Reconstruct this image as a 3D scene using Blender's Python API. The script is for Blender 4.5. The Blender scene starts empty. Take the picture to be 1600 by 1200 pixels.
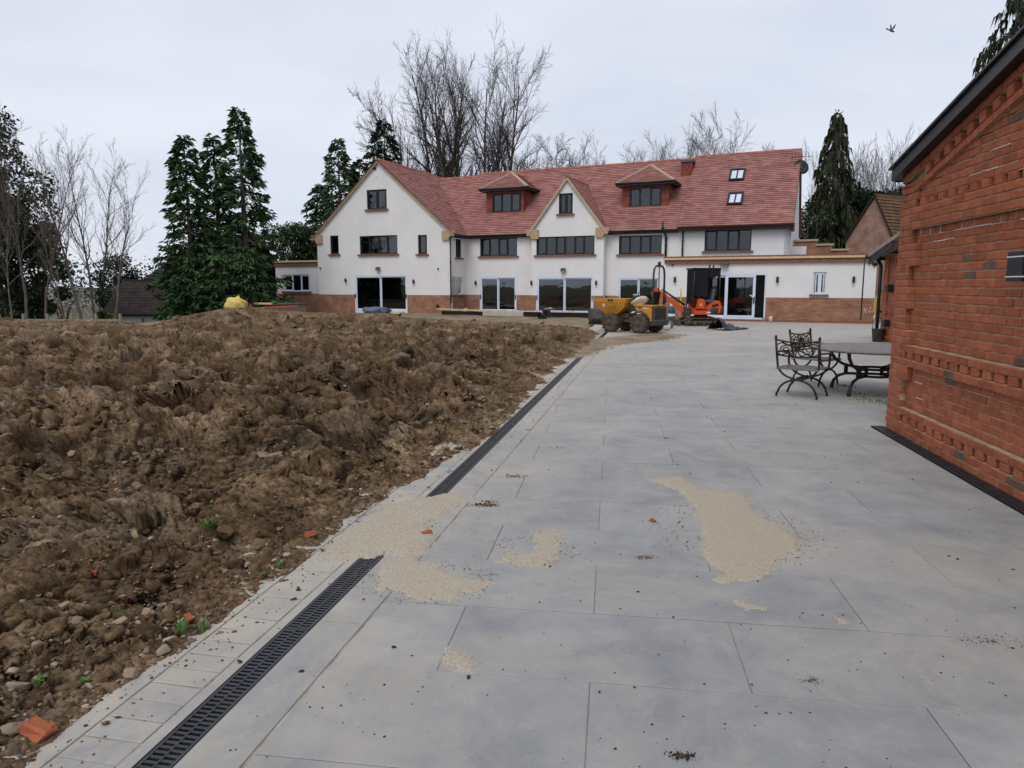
import bpy, bmesh, math, random
import numpy as np
from mathutils import Vector, Matrix
from mathutils.geometry import tessellate_polygon
R = math.radians
rnd = random.Random(7)
S = bpy.context.scene
COL = S.collection

# ------------------------------------------------------------------ camera, sky, sun, exposure
EYE = 1.6
FPX = 1109.0
PITCH = math.atan(154 / 1109.0)
cam = bpy.data.objects.new('camera', bpy.data.cameras.new('camera'))
COL.objects.link(cam)
cam.location = (0, 0, EYE)
cam.rotation_euler = (R(90) - PITCH, 0, 0)
cam.data.sensor_width = 36.0
cam.data.lens = FPX * 36.0 / 1600.0
cam.data.clip_start = 0.05
cam.data.clip_end = 3000
S.camera = cam

SUN_EL, SUN_AZ = 52.0, 205.0            # compass-like: 0 = +Y, clockwise; the veiled sun is behind the camera
w = bpy.data.worlds.new('World')
S.world = w
w.use_nodes = True
nt = w.node_tree
nt.nodes.clear()
wo = nt.nodes.new('ShaderNodeOutputWorld')
bg = nt.nodes.new('ShaderNodeBackground')
bg.inputs['Strength'].default_value = 0.1
sky = nt.nodes.new('ShaderNodeTexSky')
sky.sky_type = 'NISHITA'
sky.sun_disc = False
sky.sun_elevation = R(SUN_EL)
sky.sun_rotation = R(SUN_AZ)
tc = nt.nodes.new('ShaderNodeTexCoord')
mp = nt.nodes.new('ShaderNodeMapping')
mp.inputs['Scale'].default_value = (1.0, 1.0, 2.6)
mp.inputs['Location'].default_value = (0.35, 0.1, 0.2)
nz = nt.nodes.new('ShaderNodeTexNoise')
nz.inputs['Scale'].default_value = 2.3
nz.inputs['Detail'].default_value = 5
nz.inputs['Roughness'].default_value = 0.5
nz.inputs['Distortion'].default_value = 0.35
rp = nt.nodes.new('ShaderNodeValToRGB')
rp.color_ramp.elements[0].position = 0.30
rp.color_ramp.elements[0].color = (6.2, 6.7, 7.9, 1)
rp.color_ramp.elements[1].position = 0.68
rp.color_ramp.elements[1].color = (8.0, 8.3, 9.2, 1)
mx = nt.nodes.new('ShaderNodeMixRGB')
mx.inputs[0].default_value = 0.92
L = nt.links.new
L(tc.outputs['Generated'], mp.inputs['Vector'])
L(mp.outputs['Vector'], nz.inputs['Vector'])
L(nz.outputs['Fac'], rp.inputs['Fac'])
L(sky.outputs['Color'], mx.inputs[1])
L(rp.outputs['Color'], mx.inputs[2])
L(mx.outputs['Color'], bg.inputs['Color'])
L(bg.outputs['Background'], wo.inputs['Surface'])

sun = bpy.data.objects.new('sun', bpy.data.lights.new('sun', 'SUN'))
COL.objects.link(sun)
sun.data.energy = 1.45
sun.data.angle = R(30)
sun.data.color = (1.0, 0.965, 0.92)
az = R(SUN_AZ)
sd = Vector((math.sin(az) * math.cos(R(SUN_EL)), math.cos(az) * math.cos(R(SUN_EL)), math.sin(R(SUN_EL))))
sun.rotation_euler = sd.to_track_quat('Z', 'Y').to_euler()
sun.location = sd * 60

S.render.engine = 'CYCLES'
S.view_settings.view_transform = 'Standard'
S.view_settings.look = 'None'
S.view_settings.exposure = 0.1
S.view_settings.gamma = 1.0

# ------------------------------------------------------------------ survey: photograph pixel -> place on the ground / at a distance
def ray(px, py):
    xc = (px - 800) / FPX
    uc = -(py - 600) / FPX
    return xc, math.cos(PITCH) + uc * math.sin(PITCH), -math.sin(PITCH) + uc * math.cos(PITCH)
def gnd(px, py, z=0.0):
    x, y, d = ray(px, py)
    t = (z - EYE) / d
    return Vector((x * t, y * t, z))
def at(px, py, Y):
    x, y, d = ray(px, py)
    t = Y / y
    return Vector((x * t, Y, EYE + d * t))

# ------------------------------------------------------------------ helpers
def tag(o, label=None, cat=None, group=None, kind=None):
    if label: o['label'] = label
    if cat: o['category'] = cat
    if group: o['group'] = group
    if kind: o['kind'] = kind
    return o
def empty(name, loc=(0, 0, 0), rz=0.0, parent=None):
    o = bpy.data.objects.new(name, None)
    COL.objects.link(o)
    o.location = loc
    o.rotation_euler = (0, 0, rz)
    o.empty_display_size = 0.2
    if parent: o.parent = parent
    return o
def link_mesh(name, me, mat=None, parent=None):
    o = bpy.data.objects.new(name, me)
    COL.objects.link(o)
    if mat and not me.materials: me.materials.append(mat)
    if parent: o.parent = parent
    return o
def np_mesh(name, V, Fc, mat=None, parent=None, smooth=False, colors=None, uv=None):
    """V (n,3) array, Fc (m,k) int array with k = 3 or 4"""
    me = bpy.data.meshes.new(name)
    V = np.asarray(V, dtype=np.float32)
    Fc = np.asarray(Fc, dtype=np.int32)
    n, k = Fc.shape
    me.vertices.add(len(V))
    me.vertices.foreach_set('co', V.ravel())
    me.loops.add(n * k)
    me.loops.foreach_set('vertex_index', Fc.ravel())
    me.polygons.add(n)
    me.polygons.foreach_set('loop_start', np.arange(0, n * k, k, dtype=np.int32))
    me.polygons.foreach_set('loop_total', np.full(n, k, dtype=np.int32))
    if smooth: me.polygons.foreach_set('use_smooth', np.ones(n, dtype=bool))
    if colors is not None:
        ca = me.color_attributes.new('tint', 'FLOAT_COLOR', 'POINT')
        c4 = np.ones((len(V), 4), dtype=np.float32)
        c4[:, :3] = colors
        ca.data.foreach_set('color', c4.ravel())
    me.update(calc_edges=True)
    return link_mesh(name, me, mat, parent)

class MB:
    """collects shapes; build() links them as ONE mesh object"""
    def __init__(s):
        s.v = []; s.f = []; s.sm = []; s.uv = {}
    def face(s, idx, sm=False, uv=None):
        if uv is not None: s.uv[len(s.f)] = uv
        s.f.append(idx); s.sm.append(sm)
    def poly(s, pts, uv=None):
        b = len(s.v); s.v += [tuple(p) for p in pts]
        s.face(tuple(range(b, b + len(pts))), False, uv)
    def box(s, c, d, M=None, ch=0.0):
        x, y, z = d[0] / 2, d[1] / 2, d[2] / 2
        if ch <= 0:
            P = [(-x, -y, -z), (x, -y, -z), (x, y, -z), (-x, y, -z), (-x, -y, z), (x, -y, z), (x, y, z), (-x, y, z)]
            Q = [(0, 3, 2, 1), (4, 5, 6, 7), (0, 1, 5, 4), (1, 2, 6, 5), (2, 3, 7, 6), (3, 0, 4, 7)]
        else:
            a, b_, e = x - ch, y - ch, z - ch
            P = []
            for sx in (-1, 1):
                for sy in (-1, 1):
                    for sz in (-1, 1):
                        P += [(sx * x, sy * b_, sz * e), (sx * a, sy * y, sz * e), (sx * a, sy * b_, sz * z)]
            def I(sx, sy, sz, k): return ((sx > 0) * 4 + (sy > 0) * 2 + (sz > 0)) * 3 + k
            Q = []
            Q.append((I(1, -1, -1, 0), I(1, 1, -1, 0), I(1, 1, 1, 0), I(1, -1, 1, 0)))
            Q.append((I(-1, 1, -1, 0), I(-1, -1, -1, 0), I(-1, -1, 1, 0), I(-1, 1, 1, 0)))
            Q.append((I(1, 1, -1, 1), I(-1, 1, -1, 1), I(-1, 1, 1, 1), I(1, 1, 1, 1)))
            Q.append((I(-1, -1, -1, 1), I(1, -1, -1, 1), I(1, -1, 1, 1), I(-1, -1, 1, 1)))
            Q.append((I(-1, -1, 1, 2), I(1, -1, 1, 2), I(1, 1, 1, 2), I(-1, 1, 1, 2)))
            Q.append((I(-1, 1, -1, 2), I(1, 1, -1, 2), I(1, -1, -1, 2), I(-1, -1, -1, 2)))
            for s1 in (-1, 1):
                for s2 in (-1, 1):
                    Q.append((I(s1, s2, -1, 0), I(s1, s2, 1, 0), I(s1, s2, 1, 1), I(s1, s2, -1, 1)))
                    Q.append((I(s1, -1, s2, 0), I(s1, 1, s2, 0), I(s1, 1, s2, 2), I(s1, -1, s2, 2)))
                    Q.append((I(-1, s1, s2, 1), I(1, s1, s2, 1), I(1, s1, s2, 2), I(-1, s1, s2, 2)))
            for sx in (-1, 1):
                for sy in (-1, 1):
                    for sz in (-1, 1):
                        Q.append((I(sx, sy, sz, 0), I(sx, sy, sz, 1), I(sx, sy, sz, 2)))
        b = len(s.v)
        c = Vector(c)
        for p in P:
            q = Vector(p)
            if M is not None: q = M @ q
            s.v.append(tuple(q + c))
        for q in Q: s.face(tuple(b + i for i in q))
        return s
    def tube(s, pts, rad, n=8, cap=True, sm=True):
        pts = [Vector(p) for p in pts]
        if not hasattr(rad, '__len__'): rad = [rad] * len(pts)
        b = len(s.v); up = None
        for i, p in enumerate(pts):
            t = (pts[min(i + 1, len(pts) - 1)] - pts[max(i - 1, 0)])
            t = t.normalized() if t.length > 1e-9 else Vector((0, 0, 1))
            if up is None:
                up = Vector((0, 0, 1)) if abs(t.z) < 0.9 else Vector((1, 0, 0))
            a = t.cross(up)
            if a.length < 1e-6: a = t.orthogonal()
            a.normalize(); c = a.cross(t).normalized(); up = c
            for k in range(n):
                th = 2 * math.pi * k / n
                s.v.append(tuple(p + (a * math.cos(th) + c * math.sin(th)) * rad[i]))
        for i in range(len(pts) - 1):
            for k in range(n):
                k2 = (k + 1) % n
                s.face((b + i * n + k, b + i * n + k2, b + (i + 1) * n + k2, b + (i + 1) * n + k), sm)
        if cap:
            s.face(tuple(b + k for k in reversed(range(n))))
            e = b + (len(pts) - 1) * n
            s.face(tuple(e + k for k in range(n)))
        return s
    def lathe(s, prof, c=(0, 0, 0), n=16, axis='z', M=None):
        b = len(s.v); c = Vector(c)
        for (r, h) in prof:
            for k in range(n):
                th = 2 * math.pi * k / n
                q = Vector((r * math.cos(th), r * math.sin(th), h))
                if axis == 'y': q = Vector((q.x, q.z, q.y))
                if axis == 'x': q = Vector((q.z, q.x, q.y))
                if M is not None: q = M @ q
                s.v.append(tuple(q + c))
        for i in range(len(prof) - 1):
            for k in range(n):
                k2 = (k + 1) % n
                s.face((b + i * n + k, b + i * n + k2, b + (i + 1) * n + k2, b + (i + 1) * n + k), True)
        s.face(tuple(b + k for k in reversed(range(n))))
        s.face(tuple(b + (len(prof) - 1) * n + k for k in range(n)))
        return s
    def prism(s, pts, y0, y1, M=None):
        """polygon in (x, z) extruded along y"""
        n = len(pts); b = len(s.v)
        for y in (y0, y1):
            for (x, z) in pts:
                q = Vector((x, y, z))
                if M is not None: q = M @ q
                s.v.append(tuple(q))
        s.face(tuple(b + k for k in range(n)))
        s.face(tuple(b + n + k for k in reversed(range(n))))
        for k in range(n):
            k2 = (k + 1) % n
            s.face((b + k2, b + k, b + n + k, b + n + k2))
        return s
    def holed(s, outer, holes, y0, y1):
        """wall: outline and openings in (x, z), thickness y0..y1"""
        loops = [outer] + holes
        tri = tessellate_polygon([[Vector((p[0], p[1], 0)) for p in lp] for lp in loops])
        flat = [p for lp in loops for p in lp]
        b = len(s.v); n = len(flat)
        s.v += [(p[0], y0, p[1]) for p in flat]
        s.v += [(p[0], y1, p[1]) for p in flat]
        for t in tri:
            s.face((b + t[0], b + t[1], b + t[2])); s.face((b + n + t[2], b + n + t[1], b + n + t[0]))
        o = 0
        for lp in loops:
            m = len(lp)
            for k in range(m):
                k2 = (k + 1) % m
                s.face((b + o + k, b + o + k2, b + n + o + k2, b + n + o + k))
            o += m
        return s
    def build(s, name, mat=None, parent=None, recalc=True):
        me = bpy.data.meshes.new(name)
        me.from_pydata(s.v, [], s.f)
        if any(s.sm): me.polygons.foreach_set('use_smooth', s.sm)
        if s.uv:
            ul = me.uv_layers.new(name='UVMap')
            for fi, uv in s.uv.items():
                p = me.polygons[fi]
                for k, li in enumerate(p.loop_indices): ul.data[li].uv = uv[k]
        if recalc and len(s.f) < 60000:
            bm = bmesh.new(); bm.from_mesh(me)
            bmesh.ops.recalc_face_normals(bm, faces=bm.faces[:])
            bm.to_mesh(me); bm.free()
        me.update()
        return link_mesh(name, me, mat, parent)

def kids(o): return [c for c in o.children]
def copy_tree(o, parent=None):
    c = o.copy(); COL.objects.link(c); c.parent = parent
    for ch in kids(o): copy_tree(ch, c)
    return c

# ---- noise
def _h(ix, iy, seed):
    h = (ix * 374761393 + iy * 668265263 + seed * 974711) & 0xffffffff
    h = ((h ^ (h >> 13)) * 1274126177) & 0xffffffff
    h = h ^ (h >> 16)
    return h / 4294967296.0
def pnoise(x, y, seed=0):
    x = np.asarray(x, float); y = np.asarray(y, float)
    ix = np.floor(x).astype(np.int64); iy = np.floor(y).astype(np.int64)
    fx = x - ix; fy = y - iy
    def gr(a, b, dx, dy):
        t = _h(ix + a, iy + b, seed) * 6.2831853
        return np.cos(t) * dx + np.sin(t) * dy
    u = fx * fx * fx * (fx * (fx * 6 - 15) + 10); v = fy * fy * fy * (fy * (fy * 6 - 15) + 10)
    a = gr(0, 0, fx, fy); b = gr(1, 0, fx - 1, fy); c = gr(0, 1, fx, fy - 1); d = gr(1, 1, fx - 1, fy - 1)
    return (a + (b - a) * u + (c - a) * v + (a - b - c + d) * u * v) * 1.4
def fbm(x, y, o=4, seed=0, g=0.5):
    s = 0; a = 1.0; f = 1.0
    for i in range(o):
        s = s + a * pnoise(x * f, y * f, seed + i * 17); a *= g; f *= 2.03
    return s
def worley(x, y, seed=0):
    ix = np.floor(x).astype(np.int64); iy = np.floor(y).astype(np.int64)
    f1 = np.full(x.shape, 9.0); idv = np.zeros(x.shape); f2 = np.full(x.shape, 9.0)
    for a in (-1, 0, 1):
        for b in (-1, 0, 1):
            cx = ix + a + _h(ix + a, iy + b, seed); cy = iy + b + _h(ix + a, iy + b, seed + 91)
            d = np.hypot(cx - x, cy - y)
            m = d < f1
            f2 = np.where(m, f1, np.minimum(f2, d))
            idv = np.where(m, _h(ix + a, iy + b, seed + 55), idv)
            f1 = np.where(m, d, f1)
    return f1, f2, idv

def cells(x, y, seed=0):
    """blocky clods: per-cell random height and tilt, and the gap between neighbours"""
    ix = np.floor(x).astype(np.int64); iy = np.floor(y).astype(np.int64)
    f1 = np.full(x.shape, 9.0); f2 = np.full(x.shape, 9.0); hh = np.zeros(x.shape); tl = np.zeros(x.shape)
    for a in (-1, 0, 1):
        for b in (-1, 0, 1):
            dx = x - (ix + a + _h(ix + a, iy + b, seed)); dy = y - (iy + b + _h(ix + a, iy + b, seed + 91))
            d = np.hypot(dx, dy); m = d < f1
            f2 = np.where(m, f1, np.minimum(f2, d))
            hh = np.where(m, _h(ix + a, iy + b, seed + 55), hh)
            tl = np.where(m, dx * (_h(ix + a, iy + b, seed + 56) - .5) + dy * (_h(ix + a, iy + b, seed + 57) - .5), tl)
            f1 = np.where(m, d, f1)
    return hh, tl, np.exp(-((f2 - f1) / .13) ** 2), f1
def pnoise3(x, y, z, seed=0):
    ix = np.floor(x).astype(np.int64); iy = np.floor(y).astype(np.int64); iz = np.floor(z).astype(np.int64)
    fx = x - ix; fy = y - iy; fz = z - iz
    u = fx * fx * (3 - 2 * fx); v = fy * fy * (3 - 2 * fy); w_ = fz * fz * (3 - 2 * fz)
    def c(a, b, k):
        t = _h(ix + a + 7919 * (iz + k), iy + b, seed) * 6.2831853; s = _h(ix + a, iy + b + 104729 * (iz + k), seed + 7) * 2 - 1
        r_ = np.sqrt(np.maximum(0, 1 - s * s))
        return np.cos(t) * r_ * (fx - a) + np.sin(t) * r_ * (fy - b) + s * (fz - k)
    x00 = c(0, 0, 0) * (1 - u) + c(1, 0, 0) * u; x10 = c(0, 1, 0) * (1 - u) + c(1, 1, 0) * u
    x01 = c(0, 0, 1) * (1 - u) + c(1, 0, 1) * u; x11 = c(0, 1, 1) * (1 - u) + c(1, 1, 1) * u
    return ((x00 * (1 - v) + x10 * v) * (1 - w_) + (x01 * (1 - v) + x11 * v) * w_) * 1.6

# ------------------------------------------------------------------ materials
def mat(name, col, rough=0.8, metal=0.0, col2=None, scale=4.0, bump=0.0, bscale=40.0, rvar=0.0, spec=0.3, detail=6, coords='Object', rrough=0.0, ramp=(0.35, 0.65)):
    """principled + noise colour variation + per-object/per-island value jitter + noise bump"""
    m = bpy.data.materials.new(name); m.use_nodes = True
    t = m.node_tree; N = t.nodes; K = t.links.new
    b = N['Principled BSDF']
    b.inputs['Roughness'].default_value = rough
    b.inputs['Metallic'].default_value = metal
    b.inputs['Specular IOR Level'].default_value = spec
    tcn = N.new('ShaderNodeTexCoord')
    src = tcn.outputs[coords] if coords != 'World' else N.new('ShaderNodeNewGeometry').outputs['Position']
    c = None
    if col2 is not None:
        n = N.new('ShaderNodeTexNoise'); n.inputs['Scale'].default_value = scale; n.inputs['Detail'].default_value = detail
        n.inputs['Roughness'].default_value = 0.62
        K(src, n.inputs['Vector'])
        r = N.new('ShaderNodeValToRGB')
        r.color_ramp.elements[0].position = ramp[0]; r.color_ramp.elements[1].position = ramp[1]
        r.color_ramp.elements[0].color = (*col, 1); r.color_ramp.elements[1].color = (*col2, 1)
        K(n.outputs['Fac'], r.inputs['Fac']); c = r.outputs['Color']
    if rvar > 0:
        oi = N.new('ShaderNodeObjectInfo'); ge = N.new('ShaderNodeNewGeometry')
        ad = N.new('ShaderNodeMath'); ad.operation = 'ADD'
        K(oi.outputs['Random'], ad.inputs[0]); K(ge.outputs['Random Per Island'], ad.inputs[1])
        fr = N.new('ShaderNodeMath'); fr.operation = 'FRACT'; K(ad.outputs[0], fr.inputs[0])
        mr = N.new('ShaderNodeMapRange'); mr.inputs['To Min'].default_value = 1 - rvar; mr.inputs['To Max'].default_value = 1 + rvar
        K(fr.outputs[0], mr.inputs['Value'])
        hs = N.new('ShaderNodeHueSaturation')
        K(mr.outputs['Result'], hs.inputs['Value'])
        if c: K(c, hs.inputs['Color'])
        else: hs.inputs['Color'].default_value = (*col, 1)
        c = hs.outputs['Color']
    if c: K(c, b.inputs['Base Color'])
    else: b.inputs['Base Color'].default_value = (*col, 1)
    if bump > 0:
        n2 = N.new('ShaderNodeTexNoise'); n2.inputs['Scale'].default_value = bscale; n2.inputs['Detail'].default_value = 5
        K(src, n2.inputs['Vector'])
        bp = N.new('ShaderNodeBump'); bp.inputs['Strength'].default_value = 1.0; bp.inputs['Distance'].default_value = bump
        K(n2.outputs['Fac'], bp.inputs['Height']); K(bp.outputs['Normal'], b.inputs['Normal'])
    return m

def brick_mat(name, c1, c2, mortar, scale=1.0, bw=0.225, bh=0.075, ms=0.010, coords='UV', bump=0.004, blotch=(0.72, 1.25)):
    m = bpy.data.materials.new(name); m.use_nodes = True
    t = m.node_tree; N = t.nodes; K = t.links.new
    b = N['Principled BSDF']; b.inputs['Roughness'].default_value = 0.85; b.inputs['Specular IOR Level'].default_value = 0.2
    tcn = N.new('ShaderNodeTexCoord')
    br = N.new('ShaderNodeTexBrick')
    br.inputs['Color1'].default_value = (*c1, 1); br.inputs['Color2'].default_value = (*c2, 1); br.inputs['Mortar'].default_value = (*mortar, 1)
    br.inputs['Scale'].default_value = scale; br.inputs['Mortar Size'].default_value = ms
    br.inputs['Brick Width'].default_value = bw; br.inputs['Row Height'].default_value = bh; br.inputs['Mortar Smooth'].default_value = 0.2
    K(tcn.outputs[coords], br.inputs['Vector'])
    nn = N.new('ShaderNodeTexNoise'); nn.inputs['Scale'].default_value = 1.7; nn.inputs['Detail'].default_value = 6
    K(tcn.outputs[coords], nn.inputs['Vector'])
    hs = N.new('ShaderNodeHueSaturation')
    mr = N.new('ShaderNodeMapRange'); mr.inputs['From Min'].default_value = 0.3; mr.inputs['From Max'].default_value = 0.7
    mr.inputs['To Min'].default_value = blotch[0]; mr.inputs['To Max'].default_value = blotch[1]
    K(nn.outputs['Fac'], mr.inputs['Value']); K(mr.outputs['Result'], hs.inputs['Value']); K(br.outputs['Color'], hs.inputs['Color'])
    K(hs.outputs['Color'], b.inputs['Base Color'])
    iv = N.new('ShaderNodeMath'); iv.operation = 'SUBTRACT'; iv.inputs[0].default_value = 1.0; K(br.outputs['Fac'], iv.inputs[1])
    bp = N.new('ShaderNodeBump'); bp.inputs['Distance'].default_value = bump; K(iv.outputs[0], bp.inputs['Height']); K(bp.outputs['Normal'], b.inputs['Normal'])
    return m

def glass_mat(name, tint=(0.55, 0.6, 0.62), boost=1.6):
    m = bpy.data.materials.new(name); m.use_nodes = True
    t = m.node_tree; N = t.nodes; K = t.links.new
    N.clear()
    out = N.new('ShaderNodeOutputMaterial')
    tr = N.new('ShaderNodeBsdfTransparent'); tr.inputs['Color'].default_value = (*tint, 1)
    gl = N.new('ShaderNodeBsdfGlossy'); gl.inputs['Roughness'].default_value = 0.02; gl.inputs['Color'].default_value = (0.92, 0.96, 1, 1)
    fr = N.new('ShaderNodeFresnel'); fr.inputs['IOR'].default_value = 1.5
    mu = N.new('ShaderNodeMath'); mu.operation = 'MULTIPLY'; mu.inputs[1].default_value = boost; mu.use_clamp = True
    ms = N.new('ShaderNodeMixShader')
    # slight waviness of the panes
    tcn = N.new('ShaderNodeTexCoord'); nz_ = N.new('ShaderNodeTexNoise'); nz_.inputs['Scale'].default_value = 1.3
    bp = N.new('ShaderNodeBump'); bp.inputs['Distance'].default_value = 0.004; bp.inputs['Strength'].default_value = 0.6
    K(tcn.outputs['Object'], nz_.inputs['Vector']); K(nz_.outputs['Fac'], bp.inputs['Height']); K(bp.outputs['Normal'], gl.inputs['Normal'])
    K(fr.outputs[0], mu.inputs[0]); K(mu.outputs[0], ms.inputs['Fac']); K(tr.outputs[0], ms.inputs[1]); K(gl.outputs[0], ms.inputs[2]); K(ms.outputs[0], out.inputs['Surface'])
    return m

def tint_mat(name, rough=0.9, bump=0.004, bscale=60, coords='Object', spec=0.2, var=0.35, vscale=14):
    """colour from the 'tint' attribute, broken up by noise"""
    m = bpy.data.materials.new(name); m.use_nodes = True
    t = m.node_tree; N = t.nodes; K = t.links.new
    b = N['Principled BSDF']; b.inputs['Roughness'].default_value = rough; b.inputs['Specular IOR Level'].default_value = spec
    a = N.new('ShaderNodeAttribute'); a.attribute_name = 'tint'
    ge = N.new('ShaderNodeNewGeometry')
    n = N.new('ShaderNodeTexNoise'); n.inputs['Scale'].default_value = vscale; n.inputs['Detail'].default_value = 8; n.inputs['Roughness'].default_value = 0.7
    K(ge.outputs['Position'], n.inputs['Vector'])
    mr = N.new('ShaderNodeMapRange'); mr.inputs['From Min'].default_value = 0.3; mr.inputs['From Max'].default_value = 0.7
    mr.inputs['To Min'].default_value = 1 - var; mr.inputs['To Max'].default_value = 1 + var
    K(n.outputs['Fac'], mr.inputs['Value'])
    hs = N.new('ShaderNodeHueSaturation'); K(mr.outputs['Result'], hs.inputs['Value']); K(a.outputs['Color'], hs.inputs['Color'])
    K(hs.outputs['Color'], b.inputs['Base Color'])
    n2 = N.new('ShaderNodeTexNoise'); n2.inputs['Scale'].default_value = bscale; n2.inputs['Detail'].default_value = 6; n2.inputs['Roughness'].default_value = 0.7
    K(ge.outputs['Position'], n2.inputs['Vector'])
    bp = N.new('ShaderNodeBump'); bp.inputs['Distance'].default_value = bump; K(n2.outputs['Fac'], bp.inputs['Height']); K(bp.outputs['Normal'], b.inputs['Normal'])
    return m

def slab_mat(name):
    """imprinted grey-blue concrete with dusty sand-coloured drifts and dark specks"""
    m = bpy.data.materials.new(name); m.use_nodes = True
    t = m.node_tree; N = t.nodes; K = t.links.new
    b = N['Principled BSDF']; b.inputs['Specular IOR Level'].default_value = 0.35
    ge = N.new('ShaderNodeNewGeometry'); P = ge.outputs['Position']
    def noise(sc, de=6, ro=0.6, dist=0.0):
        n = N.new('ShaderNodeTexNoise'); n.inputs['Scale'].default_value = sc; n.inputs['Detail'].default_value = de; n.inputs['Roughness'].default_value = ro
        n.inputs['Distortion'].default_value = dist
        K(P, n.inputs['Vector']); return n.outputs['Fac']
    def ramp(src, p0, p1, c0, c1):
        r = N.new('ShaderNodeValToRGB'); r.color_ramp.elements[0].position = p0; r.color_ramp.elements[1].position = p1
        r.color_ramp.elements[0].color = (*c0, 1); r.color_ramp.elements[1].color = (*c1, 1); K(src, r.inputs['Fac']); return r.outputs['Color']
    def mix(fac, a, c, mode='MIX'):
        x = N.new('ShaderNodeMixRGB'); x.blend_type = mode; K(fac, x.inputs[0])
        if isinstance(a, tuple): x.inputs[1].default_value = (*a, 1)
        else: K(a, x.inputs[1])
        if isinstance(c, tuple): x.inputs[2].default_value = (*c, 1)
        else: K(c, x.inputs[2])
        return x.outputs[0]
    base = ramp(noise(2.6, 8, 0.65, 0.4), 0.3, 0.7, (0.203, 0.209, 0.216), (0.305, 0.304, 0.297))
    oi = N.new('ShaderNodeObjectInfo'); ad = N.new('ShaderNodeMath'); ad.operation = 'ADD'
    K(oi.outputs['Random'], ad.inputs[0]); K(ge.outputs['Random Per Island'], ad.inputs[1])
    fr = N.new('ShaderNodeMath'); fr.operation = 'FRACT'; K(ad.outputs[0], fr.inputs[0])
    mr = N.new('ShaderNodeMapRange'); mr.inputs['To Min'].default_value = 0.93; mr.inputs['To Max'].default_value = 1.07; K(fr.outputs[0], mr.inputs['Value'])
    hs = N.new('ShaderNodeHueSaturation'); K(mr.outputs['Result'], hs.inputs['Value']); K(base, hs.inputs['Color']); c = hs.outputs['Color']
    # sandy film in drifts
    f1 = N.new('ShaderNodeMapRange'); f1.inputs['From Min'].default_value = 0.44; f1.inputs['From Max'].default_value = 0.75; f1.inputs['To Max'].default_value = 0.72; K(noise(0.75, 9, 0.72, 0.8), f1.inputs['Value'])
    c = mix(f1.outputs['Result'], c, (0.42, 0.375, 0.305))
    # the far half, nearer the works, is dustier
    sx = N.new('ShaderNodeSeparateXYZ'); K(P, sx.inputs[0])
    dy = N.new('ShaderNodeMapRange'); dy.inputs['From Min'].default_value = 6.0; dy.inputs['From Max'].default_value = 24.0; dy.inputs['To Max'].default_value = 0.62; K(sx.outputs['Y'], dy.inputs['Value'])
    dn = N.new('ShaderNodeMapRange'); dn.inputs['From Min'].default_value = 0.3; dn.inputs['From Max'].default_value = 0.65; dn.inputs['To Min'].default_value = 0.35; dn.inputs['To Max'].default_value = 1.25; K(noise(0.55, 7, 0.65, 0.5), dn.inputs['Value'])
    dm_ = N.new('ShaderNodeMath'); dm_.operation = 'MULTIPLY'; dm_.use_clamp = True; K(dy.outputs['Result'], dm_.inputs[0]); K(dn.outputs['Result'], dm_.inputs[1])
    c = mix(dm_.outputs[0], c, (0.43, 0.395, 0.335))
    f2 = N.new('ShaderNodeMapRange'); f2.inputs['From Min'].default_value = 0.56; f2.inputs['From Max'].default_value = 0.72; f2.inputs['To Max'].default_value = 0.6; K(noise(9, 8, 0.75), f2.inputs['Value'])
    c = mix(f2.outputs['Result'], c, (0.36, 0.34, 0.31))
    # sand trodden off the mound, by the drain
    vs = N.new('ShaderNodeVectorMath'); vs.operation = 'SUBTRACT'; vs.inputs[1].default_value = (-1.2104, 2.1765, 0); K(P, vs.inputs[0])
    vd = N.new('ShaderNodeVectorMath'); vd.operation = 'DOT_PRODUCT'; vd.inputs[1].default_value = (-0.9806, 0.196, 0); K(vs.outputs[0], vd.inputs[0])
    b1 = N.new('ShaderNodeMapRange'); b1.inputs['From Min'].default_value = -0.9; b1.inputs['From Max'].default_value = 0.6; b1.inputs['To Max'].default_value = 0.95; K(vd.outputs['Value'], b1.inputs['Value'])
    b2 = N.new('ShaderNodeMapRange'); b2.inputs['From Min'].default_value = 0.36; b2.inputs['From Max'].default_value = 0.66; b2.inputs['To Max'].default_value = 1.1; K(noise(1.9, 9, 0.7, 0.5), b2.inputs['Value'])
    b3 = N.new('ShaderNodeMath'); b3.operation = 'MULTIPLY'; b3.use_clamp = True; K(b1.outputs['Result'], b3.inputs[0]); K(b2.outputs['Result'], b3.inputs[1])
    c = mix(b3.outputs[0], c, (0.44, 0.385, 0.30))
    # scuffs, darker
    f3 = N.new('ShaderNodeMapRange'); f3.inputs['From Min'].default_value = 0.58; f3.inputs['From Max'].default_value = 0.7; f3.inputs['To Max'].default_value = 0.4; K(noise(4.3, 11, 0.82, 1.6), f3.inputs['Value'])
    c = mix(f3.outputs['Result'], c, (0.17, 0.18, 0.2))
    f4 = N.new('ShaderNodeMapRange'); f4.inputs['From Min'].default_value = 0.60; f4.inputs['From Max'].default_value = 0.72; f4.inputs['To Max'].default_value = 0.45; K(noise(85, 5, 0.7), f4.inputs['Value'])
    c = mix(f4.outputs['Result'], c, (0.14, 0.12, 0.1))
    K(c, b.inputs['Base Color'])
    rr = N.new('ShaderNodeMapRange'); rr.inputs['To Min'].default_value = 0.42; rr.inputs['To Max'].default_value = 0.85; K(noise(3.1, 6, 0.7), rr.inputs['Value']); K(rr.outputs['Result'], b.inputs['Roughness'])
    bp = N.new('ShaderNodeBump'); bp.inputs['Distance'].default_value = 0.012; bp.inputs['Strength'].default_value = 0.55; K(noise(7, 9, 0.68, 0.6), bp.inputs['Height'])
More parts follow.
